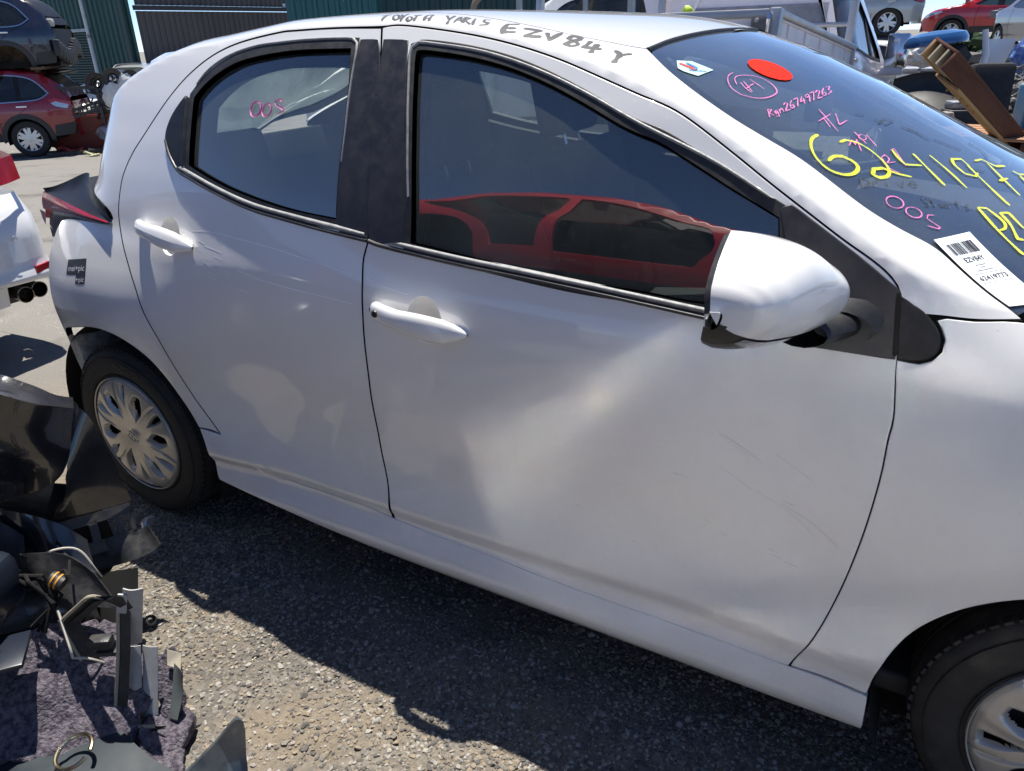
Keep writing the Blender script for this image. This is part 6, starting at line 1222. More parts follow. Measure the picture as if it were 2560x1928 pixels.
mb=MB(); bar(mb,(-11.5,15.65,.0),(-11.5,15.65,4.3),.14,.14); bar(mb,(-11.5,15.7,.1),(-2.2,17.55,.1),.1,.2); mb.build('corner_post',TEAL,CT,world=True)
mb=MB(); bar(mb,(-6.4,16.66,1.62),(-6.0,16.74,1.62),.02,.36); SG=mb.build('smoking_sign',mat('sign_white',(.7,.7,.72),rough=.4),CT,world=True)
mb=MB(); c0=np.array([-6.2,16.62,1.66]); e1_=np.array([.98,.196,0]); mb.tube([c0+e1_*.12*math.cos(a)+np.array([0,0,.12*math.sin(a)]) for a in np.linspace(0,2*math.pi,25)],.012,6,cap=False); bar(mb,c0+e1_*-.08+[0,0,.08],c0+e1_*.08+[0,0,-.08],.02,.02); mb.build('no_smoking_mark',mat('sign_purple',(.20,.06,.16),rough=.5),SG,world=True)
# pipe posts and gates behind the roof line
GALV=MATS['galvanised']
for i,(x,y,r,l_) in enumerate([(-3.9,9.6,.05,'galvanised gate post left of the no-smoking sign, thin and straight'),(-3.1,10.2,.045,'galvanised post right of the no-smoking sign, by the teal wall'),(-2.25,9.9,.06,'galvanised post nearest the white wagon behind the roof')]):
    mb=MB(); mb.tube([(0,0,0),(0,0,2.6)],r,10); mb.tube([(0,0,2.6),(0,0,2.64)],r*1.15,10); o=mb.build('steel_post',GALV); o.location=(x,y,0); tag(o,l_,'post',group='posts behind the roof')
mb=MB(); mb.tube([(-4.55,9.3,0),(-4.55,9.3,1.75),(-4.50,9.32,1.9),(-4.35,9.36,2.05),(-4.1,9.45,2.1)],.045,10); o=mb.build('bent_pipe',mat('tan_pipe',(.22,.18,.13),rough=.6)); tag(o,'bent tan pipe rising behind the white roof','pipe')
# ---- red SUV, dark SUV stacked on it
hd=-136*math.pi/180
REDS=car_paint('crimson_paint',(.24,.006,.018),rough=.25,dirt=.10)
hv=np.array([math.cos(hd),math.sin(hd)]); ra=np.array([-14.34,7.68]); lv=np.array([-hv[1],hv[0]])
# left flank (local +y) faces the camera: rear-left wheel stands at ra
def place(ra,wb,hw): c=ra+hv*wb/2-lv*(hw-.03); return (float(c[0]),float(c[1]))
cxy=place(ra,2.70,.91)
RS,ex=build_car('red_suv','crimson SUV with alloy wheels standing under the stacked dark blue car','SUV',(*cxy,-.545),(0,0,hd),SUV,REDS,cladding=True,chrome=True,nspoke=6)
mb=MB()
for s in np.linspace(0,1,9): pass
P=np.array([[(-2.16-.10*math.sin(math.pi*t)*.6+q[0],-.62+1.24*t,1.60+q[1]) for q in ((.25,.02),(.02,.0),(-.04,-.02),(.0,-.05),(.25,-.04))] for t in np.linspace(0,1,12)]); mb.grid(P); mb.build('tail_spoiler',GLOSSBLK,RS,sharp=40)
NAVYP=car_paint('dark_blue_paint',(.010,.014,.034),rough=.25,dirt=.12)
MUD=mat('muddy_arch_liner',(.11,.075,.048),rough=.95,noise=.8,nscale=9,ncol=(.02,.016,.013),bump=.4,bscale=20)
ra2=ra-hv*.12; cxy2=place(ra2,2.70,.91)
DS,ex=build_car('dark_blue_suv','dark blue SUV without wheels stacked on top of the crimson SUV','SUV',(*cxy2,.80),(0,0,hd),SUV,NAVYP,scale=(.94,1,1),wheels=False,lamps=False,cladding=True,chrome=True,liner=MUD,seams=True)
mb=MB()
for k in range(14): 
    s=k/13; mb.box((-2.14-.05*math.sin(s*3),-.75+1.5*s,.62+.10*math.sin(7*s)),(.12,.14,.30),b=.03)
mb.build('torn_bumper',TORN,DS,sharp=30)
for ch in DS.children:
    if ch.name.split('.')[0] in ('rear_bumper','rear_window','tailgate'): ch.data.materials[0]=GLOSSBLK
mb=MB(); mb.box((-2.05,.55,1.14),(.16,.20,.14),b=.03); mb.build('lamp_socket',mat('bare_lamp_hole',(.45,.42,.38),rough=.5),DS)
for i,(dx,l_) in enumerate(((-1.75,'brown timber board under the tail of the dark blue SUV'),(.9,'brown timber board under the front of the dark blue SUV'))):
    mb=MB(); mb.box((0,0,0),(.24,2.0,.05),b=.006); o=mb.build('timber_board',mat('board_brown',(.13,.085,.045),rough=.85,noise=.5,nscale=6,stretch=(1,.1,1))); c=np.array(cxy2)+hv*dx; o.location=(*c,1.13); o.rotation_euler=(0,0,hd); tag(o,l_,'board',group='boards between the stacked SUVs')
# ---- two pale wagons further back
SILV=car_paint('silver_paint',(.46,.48,.48),rough=.28,dirt=.15,metal=.2); WHT=car_paint('yard_white_paint',(.74,.75,.74),rough=.3,dirt=.18); LGLASS=glass_mat('pale_reflecting_glass',tint=(.35,.42,.42),dust=.12,speck=.05,dcol=(.45,.5,.5),ior=1.9,dscale=10)
A1,_=build_car('silver_wagon','silver wagon with dark roof rails behind the stacked SUVs','wagon',(-21.0,15.0,-.72),(0,0,math.radians(-75)),SUV,SILV,rails=True,wsglass=LGLASS)
A2,_=build_car('white_hatchback_far','white car with yellow writing on its windscreen behind the scrap bin','car',(-18.2,12.2,-.66),(0,0,math.radians(-78)),SUV,WHT,scale=(.92,.95,.80),wsglass=LGLASS)
A2.name='white_car'
ribbon('windscreen_writing',[[(2.05,1.55),(2.2,1.56),(2.1,1.60)],[(2.2,1.60),(2.3,1.62)],[(2.15,1.66),(2.3,1.68),(2.2,1.72)]],.03,YEL,[k for k in A2.children if k.name.startswith('windscreen')][0],G=lambda x,v:_[0](x,v)@np.array(chain(A2))[:3,:3].T+np.array(chain(A2))[:3,3],N=lambda x,v:_[1](x,v)@np.array(chain(A2))[:3,:3].T,off=.012,sp=.03)
# ---- red scrap bin (an upturned bonnet-red tub) with an engine and loose parts
BIN=thing('scrap_bin','dark red open scrap bin on the ground full of engine parts','bin',(-13.993,9.349,-0.545),(0,0,math.radians(42))); BIN.scale=(1.38,)*3
mb=MB(); 
o_=[(-.95,-.45),(.95,-.45),(.95,.45),(-.95,.45)]; i_=[(-.80,-.36),(.80,-.36),(.80,.36),(-.80,.36)]
V=[(x*1.02,y,.52) for x,y in o_]+[(x,y,.03) for x,y in i_]+[(x*.97,y*.92,.52) for x,y in o_]+[(x*.95,y*.9,.08) for x,y in i_]
mb.add(V,[(0,1,5,4),(1,2,6,5),(2,3,7,6),(3,0,4,7),(4,5,6,7),(8,12,13,9),(9,13,14,10),(10,14,15,11),(11,15,12,8),(12,15,14,13),(0,8,9,1),(1,9,10,2),(2,10,11,3),(3,11,8,0)])
mb.build('tub',mat('dull_red_tub',(.14,.018,.014),rough=.45,noise=.5,nscale=5,ncol=(.06,.02,.02)),BIN,smooth=False)
mb=MB()
for y in (-.46,.46): mb.box((0,y,.53),(1.98,.05,.03))
for x in (-.97,.97): mb.box((x,0,.53),(.05,.95,.03))
mb.build('rim',mat('red_rim',(.20,.03,.025),rough=.4),BIN)
ENG=thing('engine','scrapped engine with pulleys and wiring standing on the red bin','engine',(-13.579,9.308,0.145),(0,0,math.radians(60))); ENG.scale=(1.38,)*3
ENGM=mat('greasy_black_metal',(.014,.014,.015),rough=.4,noise=.6,nscale=20,ncol=(.07,.065,.06)); SILM=mat('engine_alloy',(.38,.37,.35),rough=.35,metal=.8,noise=.6,nscale=20,ncol=(.1,.1,.1))
mb=MB(); mb.box((0,0,.22),(.50,.42,.40),b=.05); mb.box((.05,.02,.42),(.36,.30,.18),b=.04); mb.build('block',ENGM,ENG)
mb=MB()
for k in range(26): mb.ico(RNG.uniform((-.30,-.26,.10),(.30,.22,.58)),RNG.uniform(.025,.075,3),1,.3)
p_=mb.build('castings',SILM,ENG,sharp=20); p_['kind']='stuff'
for (x,z,r) in ((-.26,.48,.15),(-.02,.54,.14),(.22,.52,.13),(-.14,.24,.12)):
    mb=MB(); mb.lathe([(r*.35,-.02),(r*.5,.0),(r*.9,.0),(r,-.015),(r,-.05),(r*.9,-.04),(r*.5,-.03)],24,Matrix.Translation((x,-.26,z))); 
    for q in range(3): bar(mb,(x,-.26,z),(x+r*.9*math.cos(q*2.1),-.26,z+r*.9*math.sin(q*2.1)),.02,.02)
    mb.build('pulley',ENGM,ENG)
mb=MB()
for k in range(16):
    s=RNG.uniform((-.35,-.3,.05),(.35,.2,.55)); P=[s]
    for q in range(5): P.append(P[-1]+RNG.uniform(-.12,.12,3))
    mb.tube(cr(P,.03),.011,6)
p_=mb.build('wiring',SHADOWBLK,ENG); p_['kind']='stuff'
PB=mat('white_plastic_bag',(.66,.65,.60),rough=.55,noise=.4,nscale=10,ncol=(.4,.38,.33))
for c_,s_,l_ in (((-13.33,9.004,0.559),(.14,.09,.20),'white plastic bag hanging low in front of the engine'),((-13.165,9.28,0.752),(.12,.09,.17),'white plastic bag tied higher at the right of the engine')):
    mb=MB(); mb.ico((0,0,0),s_,3,.10); o=mb.build('plastic_bag',PB,sharp=25); o.location=c_; o.scale=(1.38,)*3; o.rotation_euler=(0,.3,.8); tag(o,l_,'plastic bag',group='bags on the engine')
mb=MB(); mb.ico((0,0,0),(.42,.20,.10),3,.22); o=mb.build('foil_heap',mat('crumpled_foil',(.40,.40,.38),rough=.35,metal=.5,noise=.6,nscale=20),sharp=15); o.location=(-14.062,9.004,0.256); o.scale=(1.38,)*3; o.rotation_euler=(0,0,.72); tag(o,'crumpled pale plastic heap lying in the red bin','plastic sheet')
CRT=thing('mesh_frame','black perforated metal frame leaning on the front of the red bin','frame',(-13.813,8.425,0.145),(0,0,math.radians(38))); CRT.scale=(1.05,)*3; CRT.location.z-=.12
mb=MB()
for (a,b) in (((-.42,0,0),(-.42,0,.68)),((-.42,0,.68),(.50,0,.68)),((.50,.05,.0),(.50,.05,.68)),((-.42,0,.03),(.50,.05,.30)),((-.42,0,.15),(.50,.05,.42))): bar(mb,a,b,.05,.055)
mb.build('frame_bars',ENGM,CRT,smooth=False)
mb=MB()
for k in range(12):
    s=k/11; bar(mb,(-.42+.92*s,0,.05+.27*s),(-.42+.92*s,0,.15+.27*s),.03,.022); bar(mb,(-.40+.8*s,0,.56),(-.40+.8*s,0,.66),.03,.022)
p_=mb.build('perforations',ENGM,CRT,smooth=False); p_['kind']='stuff'
mb=MB(); bar(mb,(0,0,0),(1.05,0,0),.10,.06); o=mb.build('black_bar',ENGM,smooth=False); o.location=(-13.993,7.735,-0.496); o.scale=(1.38,)*3; o.rotation_euler=(0,0,math.radians(55)); tag(o,'short black plastic bar on the ground in front of the red bin','bar')
for k,(c_,col,l_) in enumerate((((-13.993,8.204,-0.517),(.40,.05,.03),'tangled red cable on the ground by the red SUV tyre'),((-13.579,8.383,-0.517),(.42,.40,.22),'pale yellow strap curling on the ground by the red bin'))):
    P=[np.array([0,0,0.])]
    for q in range(9): P.append(P[-1]+np.array([RNG.uniform(-.16,.2),RNG.uniform(-.16,.16),0])); 
    P=np.array(P); P[:,2]=np.abs(RNG.normal(.03,.04,len(P))); mb=MB(); mb.tube(cr(P,.03),.018,6); o=mb.build('loose_cable',mat('cable%d'%0 if False else ('red_cable' if k==0 else 'yellow_strap'),col,rough=.6)); o.location=c_; o.scale=(1.38,)*3; tag(o,l_,'cable')
mb=MB(); mb.ico((0,0,0),(.16,.07,.12),2,.4); o=mb.build('bright_bracket',wq_m,sharp=15); o.location=(-13.372,8.701,-0.158); o.scale=(1.38,)*3; tag(o,'crumpled bright metal bracket hanging on the bin front','bracket')
# ---- white car at the left edge, tail towards us
LX=car_paint('pearl_white_paint',(.72,.73,.74),rough=.25,dirt=.08)
LXC,ex=build_car('white_saloon','white saloon with twin exhausts, only its tail corner in frame at left','car',(-4.12,-.04,0),(0,0,math.radians(180)),SEDAN,LX,hw=.90,lamps=False,scale=(.98,1,1.04))
def wm(name,mb,m,par,sharp=40): return mb.build(name,m,par,world=True,sharp=sharp)
mb=MB(); P=[]
for t in np.linspace(0,1,24):
    y=.865-.62*t; x=-1.80+.03*math.sin(math.pi*t)-.05*max(0,1-t*8)**2; lowz=.392+.01*math.sin(3*t) if t>.10 else .345+.47*t
    P.append([(x-.10,y,.80),(x+.005,y,.70),(x+.03,y,.60),(x+.035,y,.50),(x+.045,y,.455),(x+.062,y,.43),(x+.064,y,lowz+.014),(x+.05,y,lowz),(x-.03,y,lowz+.002),(x-.10,y,lowz+.02)])
P=np.array(P); mb.grid(P); C0=P[0].copy(); Q=np.stack([C0,C0+[-.08,.025,0],C0+[-.28,.04,0],C0+[-.60,.04,.02]],0); mb.grid(Q); wm('rear_bumper',mb,LX,LXC,60)
mb=MB(); mb.box((-2.06,.52,.33),(.06,.72,.20),b=.02); wm('diffuser',mb,TORN,LXC)
for (x,y) in ((-1.885,.738),(-1.915,.826)):
    mb=MB(); mb.lathe([(.036,-.02),(.041,-.012),(.0425,.004),(.038,.006),(.036,-.01),(.034,-.12),(0,-.12)],28,Matrix.Translation((x,y,.300))@Matrix.Rotation(-math.pi/2,4,'Z')); wm('exhaust_pipe',mb,mat('dark_chrome_pipe',(.22,.21,.20),rough=.2,metal=1),LXC)
mb=MB(); V=[(-1.716,.742,.432),(-1.745,.826,.440),(-1.748,.832,.470),(-1.722,.75,.466)]; mb.add(V,[(0,1,2,3)]); mb.add([(x-.05,y,z) for x,y,z in V],[(3,2,1,0)]); mb.add(V+[(x-.05,y,z) for x,y,z in V],[(0,4,5,1),(1,5,6,2),(2,6,7,3),(3,7,4,0)]); wm('reflector',mb,RED,LXC)
mb=MB(); mb.grid(strip3([(-1.86,.86,.98),(-1.80,.72,.97),(-1.78,.5,.96)],[(-1.84,.86,.87),(-1.765,.72,.86),(-1.75,.5,.85)],12,6)); mb.grid(strip3([(-1.86,.86,.98),(-2.05,.89,1.0),(-2.25,.90,1.02)],[(-1.84,.86,.87),(-2.0,.895,.90),(-2.2,.90,.95)],12,6)); wm('tail_lamp',mb,RED,LXC)
mb=MB(); mb.tube([(-1.742+.0,.700+.012*math.cos(a),.615+.012*math.sin(a)) for a in np.linspace(0,6.283,17)],.0015,5,cap=False); wm('parking_sensor',mb,mat('sensor_ring',(.35,.35,.35),rough=.5),LXC)
# ================================================================ YARD, BEYOND THE CAR AND TO THE RIGHT
# ---- white tray ute pointing away, nose low
UP=car_paint('ute_white_paint',(.78,.72,.73),rough=.25,dirt=.10); ALU=mat('tray_aluminium',(.50,.49,.48),rough=.38,metal=.65,noise=.4,nscale=4,ncol=(.35,.34,.33)); TRAYW=mat('tray_white',(.78,.74,.74),rough=.4,noise=.35,nscale=3,ncol=(.45,.42,.40))
UT=thing('tray_ute','white tray-back ute with aluminium drop sides, nose low, beyond the windscreen','ute',(1.06,3.70,0),(0,.115,math.radians(85)))
H=1.546; 
def ub(name,boxes,m,par=None,b=.004):
    mb=MB()
    for c_,s_ in boxes: mb.box((c_[0],c_[1],c_[2]+H),s_,b=b)
    return mb.build(name,m,par or UT)
SD=ub('drop_side',[((1.05,.02,-.14),(2.06,.025,.22))],TRAYW)
ub('side_rib',[((x,.005,-.14),(.014,.018,.20)) for x in (.22,.62,1.02,1.42,1.82)],TRAYW,SD,b=.005)
ub('side_fold',[((1.05,.003,z),(2.0,.012,.010)) for z in (-.05,-.225)],TRAYW,SD,b=.003)
ub('top_rail',[((1.05,.012,-.018),(2.10,.055,.042))],ALU,SD,b=.008); ub('bottom_rail',[((1.05,.02,-.275),(2.10,.05,.05))],ALU)
ub('drop_side',[((1.05,1.80,-.14),(2.06,.025,.22)),((1.05,1.80,-.018),(2.10,.05,.04))],TRAYW)
TG_=ub('tailgate',[((-.02,.90,-.14),(.025,1.74,.22))],TRAYW); ub('top_rail',[((-.025,.90,-.022),(.05,1.70,.05))],ALU,TG_,b=.008); ub('tailgate_fold',[((-.036,.90,-.13),(.012,1.66,.012)),((-.036,.90,-.21),(.012,1.66,.012))],TRAYW,TG_,b=.003)
ub('corner_post',[((-.0,.02,-.14),(.07,.07,.30))],ALU,b=.01)
mb=MB(); mb.box((-.045,.10,-.10+H),(.02,.10,.12),b=.006); mb.build('latch_plate',mat('latch_steel',(.22,.19,.16),rough=.5,metal=.5,noise=.5,nscale=20),UT)
mb=MB(); 
for z in (-.14,-.06): mb.lathe([(0,.012),(.012,.008),(.014,0)],12,Matrix.Translation((-.055,.115,z+H))@Matrix.Rotation(math.pi/2,4,'Z'))
mb.build('bolt',ALU,UT)
mb=MB(); mb.tube([(-.05,.045,.0+H-.03),(-.075,.04,-.06+H),(-.06,.045,-.15+H),(-.06,.05,-.30+H)],[.016,.014,.010,.010],8); mb.build('latch_handle',CHROME,UT)
ub('tray_floor',[((1.05,.9,-.29),(2.1,1.74,.05))],ALU); ub('latch_front',[((2.05,-.005,-.09),(.03,.03,.16))],ALU)
mb=MB(); mb.tube([(2.08,.02,.0+H),(2.09,.005,-.1+H),(2.10,.0,-.22+H),(2.08,.01,-.34+H)],.012,8); mb.build('hook',CHROME,UT)
ub('headboard_frame',[((2.12,.06,.22),(.06,.06,.86)),((2.12,1.74,.22),(.06,.06,.86)),((2.12,.9,.62),(.06,1.68,.06)),((2.12,.9,.0),(.05,1.68,.09)),((2.12,.9,.16),(.05,1.68,.035))],ALU,b=.012)
ub('ladder_upright',[((-.02,1.68,.10),(.05,.05,.60))],ALU,b=.01)
# cab: panels on its own body surface
CAB=dict(x0=-.05,x1=2.95,wb=2.6,belt=-.22,low=-.95,wr=.35,zb=[(-.2,.2),(-.05,.30),(.05,.42),(.3,.455),(.75,.44),(1.05,.30),(1.4,.02),(1.65,-.20),(2.0,-.24),(2.6,-.30),(2.9,-.46),(3.0,-.7)],zc=[(-.2,.22),(-.05,.34),(.05,.46),(.3,.50),(.75,.49),(1.05,.36),(1.45,.03),(1.75,-.14),(2.1,-.18),(2.6,-.24),(2.9,-.42),(3.0,-.7)])
Gc0,Nc0,zbc,Ac=make_surf(.88,CAB['zb'],CAB['zc'],CAB['belt'],x0=-.05,x1=2.95,low=-.95,tail=.3)
# make_surf works on heights above zero, so shift
Gc1,Nc1,zbc,Ac=make_surf(.88,[(x,z+1.3) for x,z in CAB['zb']],[(x,z+1.3) for x,z in CAB['zc']],1.08,x0=-.05,x1=2.95,low=.36,tail=.3,tum=.36)
def Gc(x,v): return Gc1(x,v)+np.array([2.22,.02,H-1.3+.20])
def Nc(x,v): return Nc1(x,v)
for mir in (False,True):
    G_=(lambda x,v:Gc(x,v)*[1,-1,1]+[0,1.80,0]) if mir else Gc; N_=(lambda x,v:Nc(x,v)*[1,-1,1]) if mir else Nc
    xs=np.linspace(2.93,-.03,30); win=[(.10,1.14),(.12,1.50),(.30,1.60),(.70,1.585),(.95,1.47),(1.30,1.20),(1.34,1.11),(.8,1.10)]
    arc=[(2.05+.42*math.cos(t),.36+.42*math.sin(t)) for t in np.linspace(math.pi-.1,.1,14)]
    bs2=panel_local('cab_side',[(-.03,.40),(1.60,.40)]+arc+[(2.6,.42),(2.9,.5)]+[(float(x),float(zbc(x)+.04)) for x in xs],UP,UT,G_,N_,holes=[win],sp=.06,depth=.03)
    panel_local('cab_window',clip_x(smooth_loop(win,.03),0,.98),glass_mat('ute_glass',tint=(.07,.08,.085),dust=.30,speck=.05,dcol=(.30,.27,.27),dscale=15),bs2,G_,N_,off=-.015,sp=.06,sides=False,raw=True)
    panel_local('cab_window',clip_x(smooth_loop(win,.03),1.02,2),MATS['ute_glass'],bs2,G_,N_,off=-.015,sp=.06,sides=False,raw=True)
    panel_local('window_pillar',clip_x(smooth_loop(win,.03),.96,1.04),GLOSSBLK,bs2,G_,N_,off=-.006,sp=.06,sides=False,raw=True)
    wO=shrink(smooth_loop(win,.03),-.022); panel_local('window_seal',wO,RUBBER,bs2,G_,N_,holes=[smooth_loop(win,.03)],off=.004,sp=.05,raw=True,depth=.012)
    if not mir:
        panel_local('badge',[(1.75,.93),(1.84,.96),(1.90,.93),(1.86,.87),(1.78,.86)],CHROME,bs2,G_,N_,off=.012,sp=.03); panel_local('side_repeater',[(2.22,.95),(2.27,.94),(2.25,.87)],mat('amber_lens',(.40,.10,.02),rough=.2,coat=1),bs2,G_,N_,off=.008,sp=.02)
        mb=MB(); q=Gc(.22,1.02); mb.box(q+[0,-.02,0],(.18,.04,.035),b=.012); mb.build('door_handle',CHROME,bs2)
        MM=thing('door_mirror',None,None); MM.parent=UT; MM.location=(3.42,-.10,H+.07)
        mb=MB(); mb.box((0,0,0),(.085,.19,.30),b=.04); mb.build('mirror_shell',CHROME,MM); mb=MB(); mb.box((0,.02,-.17),(.07,.20,.08),b=.02); mb.box((.02,.10,-.19),(.05,.16,.05),b=.01); mb.build('mirror_foot',UP,MM)
def cabstrip(nm,xa,xb,m,off=0):
    xs=np.linspace(xa,xb,8); L=[(float(x),float(zbc(x)+.04)) for x in xs]; R=[(float(x),float(zbc(x)+2*Ac-.04)) for x in xs][::-1]
    return panel_local(nm,L+R,m,UT,Gc,Nc,sp=.09,off=off,raw=True)
cabstrip('cab_roof',.02,.84,UP); cabstrip('windscreen',.85,1.66,DGLASS,-.006); cabstrip('bonnet',1.70,2.9,UP)
mb=MB(); mb.grid(np.array([[Gc(0,z)+[-.01,0,0]+np.array([0,s*1.62,0]) for z in (.45,.8,1.1,1.3,1.5,1.7)] for s in np.linspace(0,1,8)])); CB=mb.build('cab_back',UP,UT)
mb=MB(); P=np.array([[(2.19-.0*z+.05*max(0,z-.2),.28+1.22*s,H+z) for z in np.linspace(-.10,.34,5)] for s in np.linspace(0,1,5)]); mb.grid(P); mb.build('rear_window',glass_mat('rear_cab_glass',tint=(.4,.42,.43),dust=.5,speck=.05,dcol=(.62,.60,.62)),CB)
mb=MB(); mb.tube([(5.14,.08,H-.92),(5.30,.10,H-.60),(5.30,.12,H-.36),(5.24,.16,H-.27),(5.10,.22,H-.25),(5.02,.30,H-.26)],.038,12); mb.tube([(5.14,1.72,H-.92),(5.30,1.70,H-.60),(5.30,1.68,H-.36),(5.24,1.64,H-.27),(5.10,1.58,H-.25)],.038,12); mb.tube([(5.30,.12,H-.42),(5.30,1.68,H-.42)],.038,12); mb.build('bull_bar',ALU,UT)
for x in (.62,4.27):
    for s,y in ((-1,.06),(1,1.74)): 
        W=road_wheel(UT,x,y,.36,s,5); W.location.z=.36+ (x*.115)-.03
ub('chassis',[((2.4,.9,-.60),(4.8,.9,.16))],SHADOWBLK)
# ---- white wagon beyond the roof, dark glass; a yellow-green tag on its sill
VW,_=build_car('white_wagon','white wagon with large dark glass beyond the hatchback roof','wagon',(-2.0,11.2,.40),(0,0,math.radians(8)),SUV,WHT,sp=.09,cladding=False)
mb=MB(); mb.ico((0,0,0),(.045,.03,.055),2,.2); o=mb.build('lime_cap',mat('lime_plastic',(.42,.60,.03),rough=.5)); o.location=(.30,4.55,1.545); tag(o,'lime green plastic cap hanging in front of the dark glass','cap')
# ---- pale tray body standing beyond the far door, seen through the cabin
TB=thing('white_truck_body','white truck body side with vertical straps seen through the cabin','truck body',(-.9,4.1,0),(0,0,math.radians(28)))
mb=MB(); mb.box((0,0,.96),(3.2,.06,.80),b=.01); mb.build('side_wall',TRAYW,TB)
for x in (-.62,-.16,.5): 
    mb=MB(); mb.tube([(x,-.045,1.35),(x,-.06,1.1),(x-.02,-.06,.9),(x+.01,-.05,.6)],.035,8); mb.build('strap',mat('pale_strap',(.74,.74,.68),rough=.5),TB)
mb=MB(); mb.box((0,-.034,.86),(3.2,.01,.02)); mb.build('side_seam',TORN,TB)
mb=MB(); mb.box((-.98,-.034,1.06),(.36,.006,.10)); LBL=mb.build('dark_label',mat('dark_sticker',(.030,.032,.038),rough=.4),TB)
V,F=text_mesh('CREATIVE',.07,.001); mb=MB(); mb.add(np.stack([V[:,0]-1.14,np.full(len(V),-.0385),V[:,1]+1.045],1),F); mb.build('label_text',mat('white_print',(.8,.8,.8),rough=.5),LBL,smooth=False)
mb=MB(); mb.box((0,.10,.50),(3.0,.20,.14)); mb.box((-1.0,.2,.22),(.3,.4,.44)); mb.box((1.0,.2,.22),(.3,.4,.44)); mb.build('subframe',TORN,TB)
# ---- right-hand scrap: wooden beam, pallets, seats, boxes
WOODD=mat('stained_timber',(.115,.042,.022),rough=.75,noise=.7,nscale=6,ncol=(.05,.02,.012),stretch=(.12,1,1),bump=.2,bscale=20); WOODL=mat('raw_pine',(.38,.24,.11),rough=.8,noise=.5,nscale=9,ncol=(.22,.12,.05),stretch=(.15,1,1))
a=np.array([1.965,3.42,1.297]); b=np.array([2.72,5.25,.43]); L_=float(np.linalg.norm(b-a)); BM=thing('timber_beam','red-brown hollow timber beam leaning across the scrap, open end up','timber beam',a.tolist()); q=(Vector(b-a).to_track_quat('X','Z')@Euler((.5,0,0)).to_quaternion()).to_euler(); BM.rotation_euler=q
W_,T_=.155,.090
mb=MB(); mb.box((L_/2,W_/2-.008,0),(L_,.016,T_),b=.002); mb.build('side_board',WOODL,BM); mb=MB(); mb.box((L_/2,-W_/2+.008,0),(L_,.016,T_),b=.002); mb.build('side_board',WOODD,BM)
mb=MB(); mb.box((L_/2+.10,0,-T_/2-.006),(L_-.3,W_+.01,.014),b=.002); mb.build('face_board',WOODL,BM); mb=MB(); mb.box((L_/2,0,T_/2+.004),(L_,W_+.004,.014),b=.002); mb.build('face_board',WOODD,BM)
for y in (-.027,.027): mb=MB(); mb.box((.30,y,0),(.60,.010,T_-.01)); mb.build('divider',mat('pale_ply',(.42,.36,.26),rough=.8),BM)
for k in range(9):
    mb=MB(); mb.box((.25+k*.20+RNG.uniform(-.04,.04),W_/2+.010,RNG.uniform(-.03,.04)),(.09,.03,.05),b=.004); mb.build('splinter_block',WOODL,BM)
for k in range(3):
    mb=MB(); mb.lathe([(.05,-.008),(.058,0),(.05,.008)],14,Matrix.Translation((.40+k*.10,.0,-T_/2-.03))@Matrix.Rotation(math.pi/2,4,'Z'),a0=0,a1=math.pi); mb.build('cut_arch',WOODL,BM)
PT=thing('wooden_pallet','orange-brown slatted pallet below the leaning beam','pallet',(2.30,4.62,.80),(0,.0,math.radians(-12)))
for k in range(6): mb=MB(); mb.box((0,-.30+.12*k,.0),(.62,.095,.018),b=.003); mb.build('slat',mat('orange_timber',(.36,.19,.10),rough=.8,noise=.5,nscale=8,ncol=(.2,.1,.05),stretch=(.2,1,1)),PT)
for k in range(3): mb=MB(); mb.box((-.26+.26*k,0,-.07),(.06,.68,.11),b=.003); mb.build('bearer',WOODD,PT)
mb=MB(); mb.box((0,-.02,-.46),(.60,.62,.64),b=.01); mb.build('crate_below',WOODD,PT)
PL_=mat('dull_black_plastic',(.020,.020,.021),rough=.5,noise=.5,nscale=10,ncol=(.06,.055,.05))
ST_=thing('loose_seat','dark grey car seat standing upright beside the beam','car seat',(2.27,5.80,.55),(0,-.12,math.radians(-70)))
mb=MB(); mb.box((0,0,.38),(.16,.30,.46),b=.06); mb.build('backrest',mat('grey_seat_cloth',(.030,.031,.034),rough=.9,noise=.4,nscale=40),ST_); mb=MB(); mb.box((.16,0,.10),(.40,.32,.14),b=.05); mb.build('cushion',MATS['grey_seat_cloth'],ST_)
ST2=copy_tree(ST_); ST2.location=(2.40,5.30,.42); ST2.rotation_euler=(.2,.75,math.radians(-60)); ST2['label']='dark grey car seat lying tipped over in front of the upright one'; ST_['group']=ST2['group']='car seats in the scrap'
mb=MB(); mb.grid(np.array([[(.62*s-.31,.34*math.sin(2.2*t-.4)-.05,.42*t+.05*math.sin(4*s)) for t in np.linspace(0,1,12)] for s in np.linspace(0,1,14)])); o=mb.build('bumper_skin',PL_,sharp=50); o.location=(1.92,5.75,.62); o.rotation_euler=(0,0,.1); tag(o,'curved black plastic bumper skin lying behind the pallet','bumper')
BT=thing('battery_box','black battery box with silver cap in front of the bumper skin','battery box',(2.12,5.30,.74),(0,0,.4))
mb=MB(); mb.box((0,0,.06),(.26,.20,.17),b=.03); mb.build('case',PL_,BT); mb=MB(); mb.box((-.05,0,.17),(.12,.14,.05),b=.015); mb.build('cap',mat('dull_silver',(.35,.36,.37),rough=.4,metal=.5),BT)
mb=MB(); mb.lathe([(0,.10),(.05,.09),(.07,.02),(.075,-.10)],16,Matrix.Translation((0,0,0))@Matrix.Rotation(math.pi/2,4,'X')); o=mb.build('plastic_dome',mat('beige_grey_plastic',(.22,.20,.18),rough=.7)); o.location=(2.02,4.9,.80); o.rotation_euler=(0,0,0); tag(o,'beige-grey plastic dome beside the windscreen edge','cap')
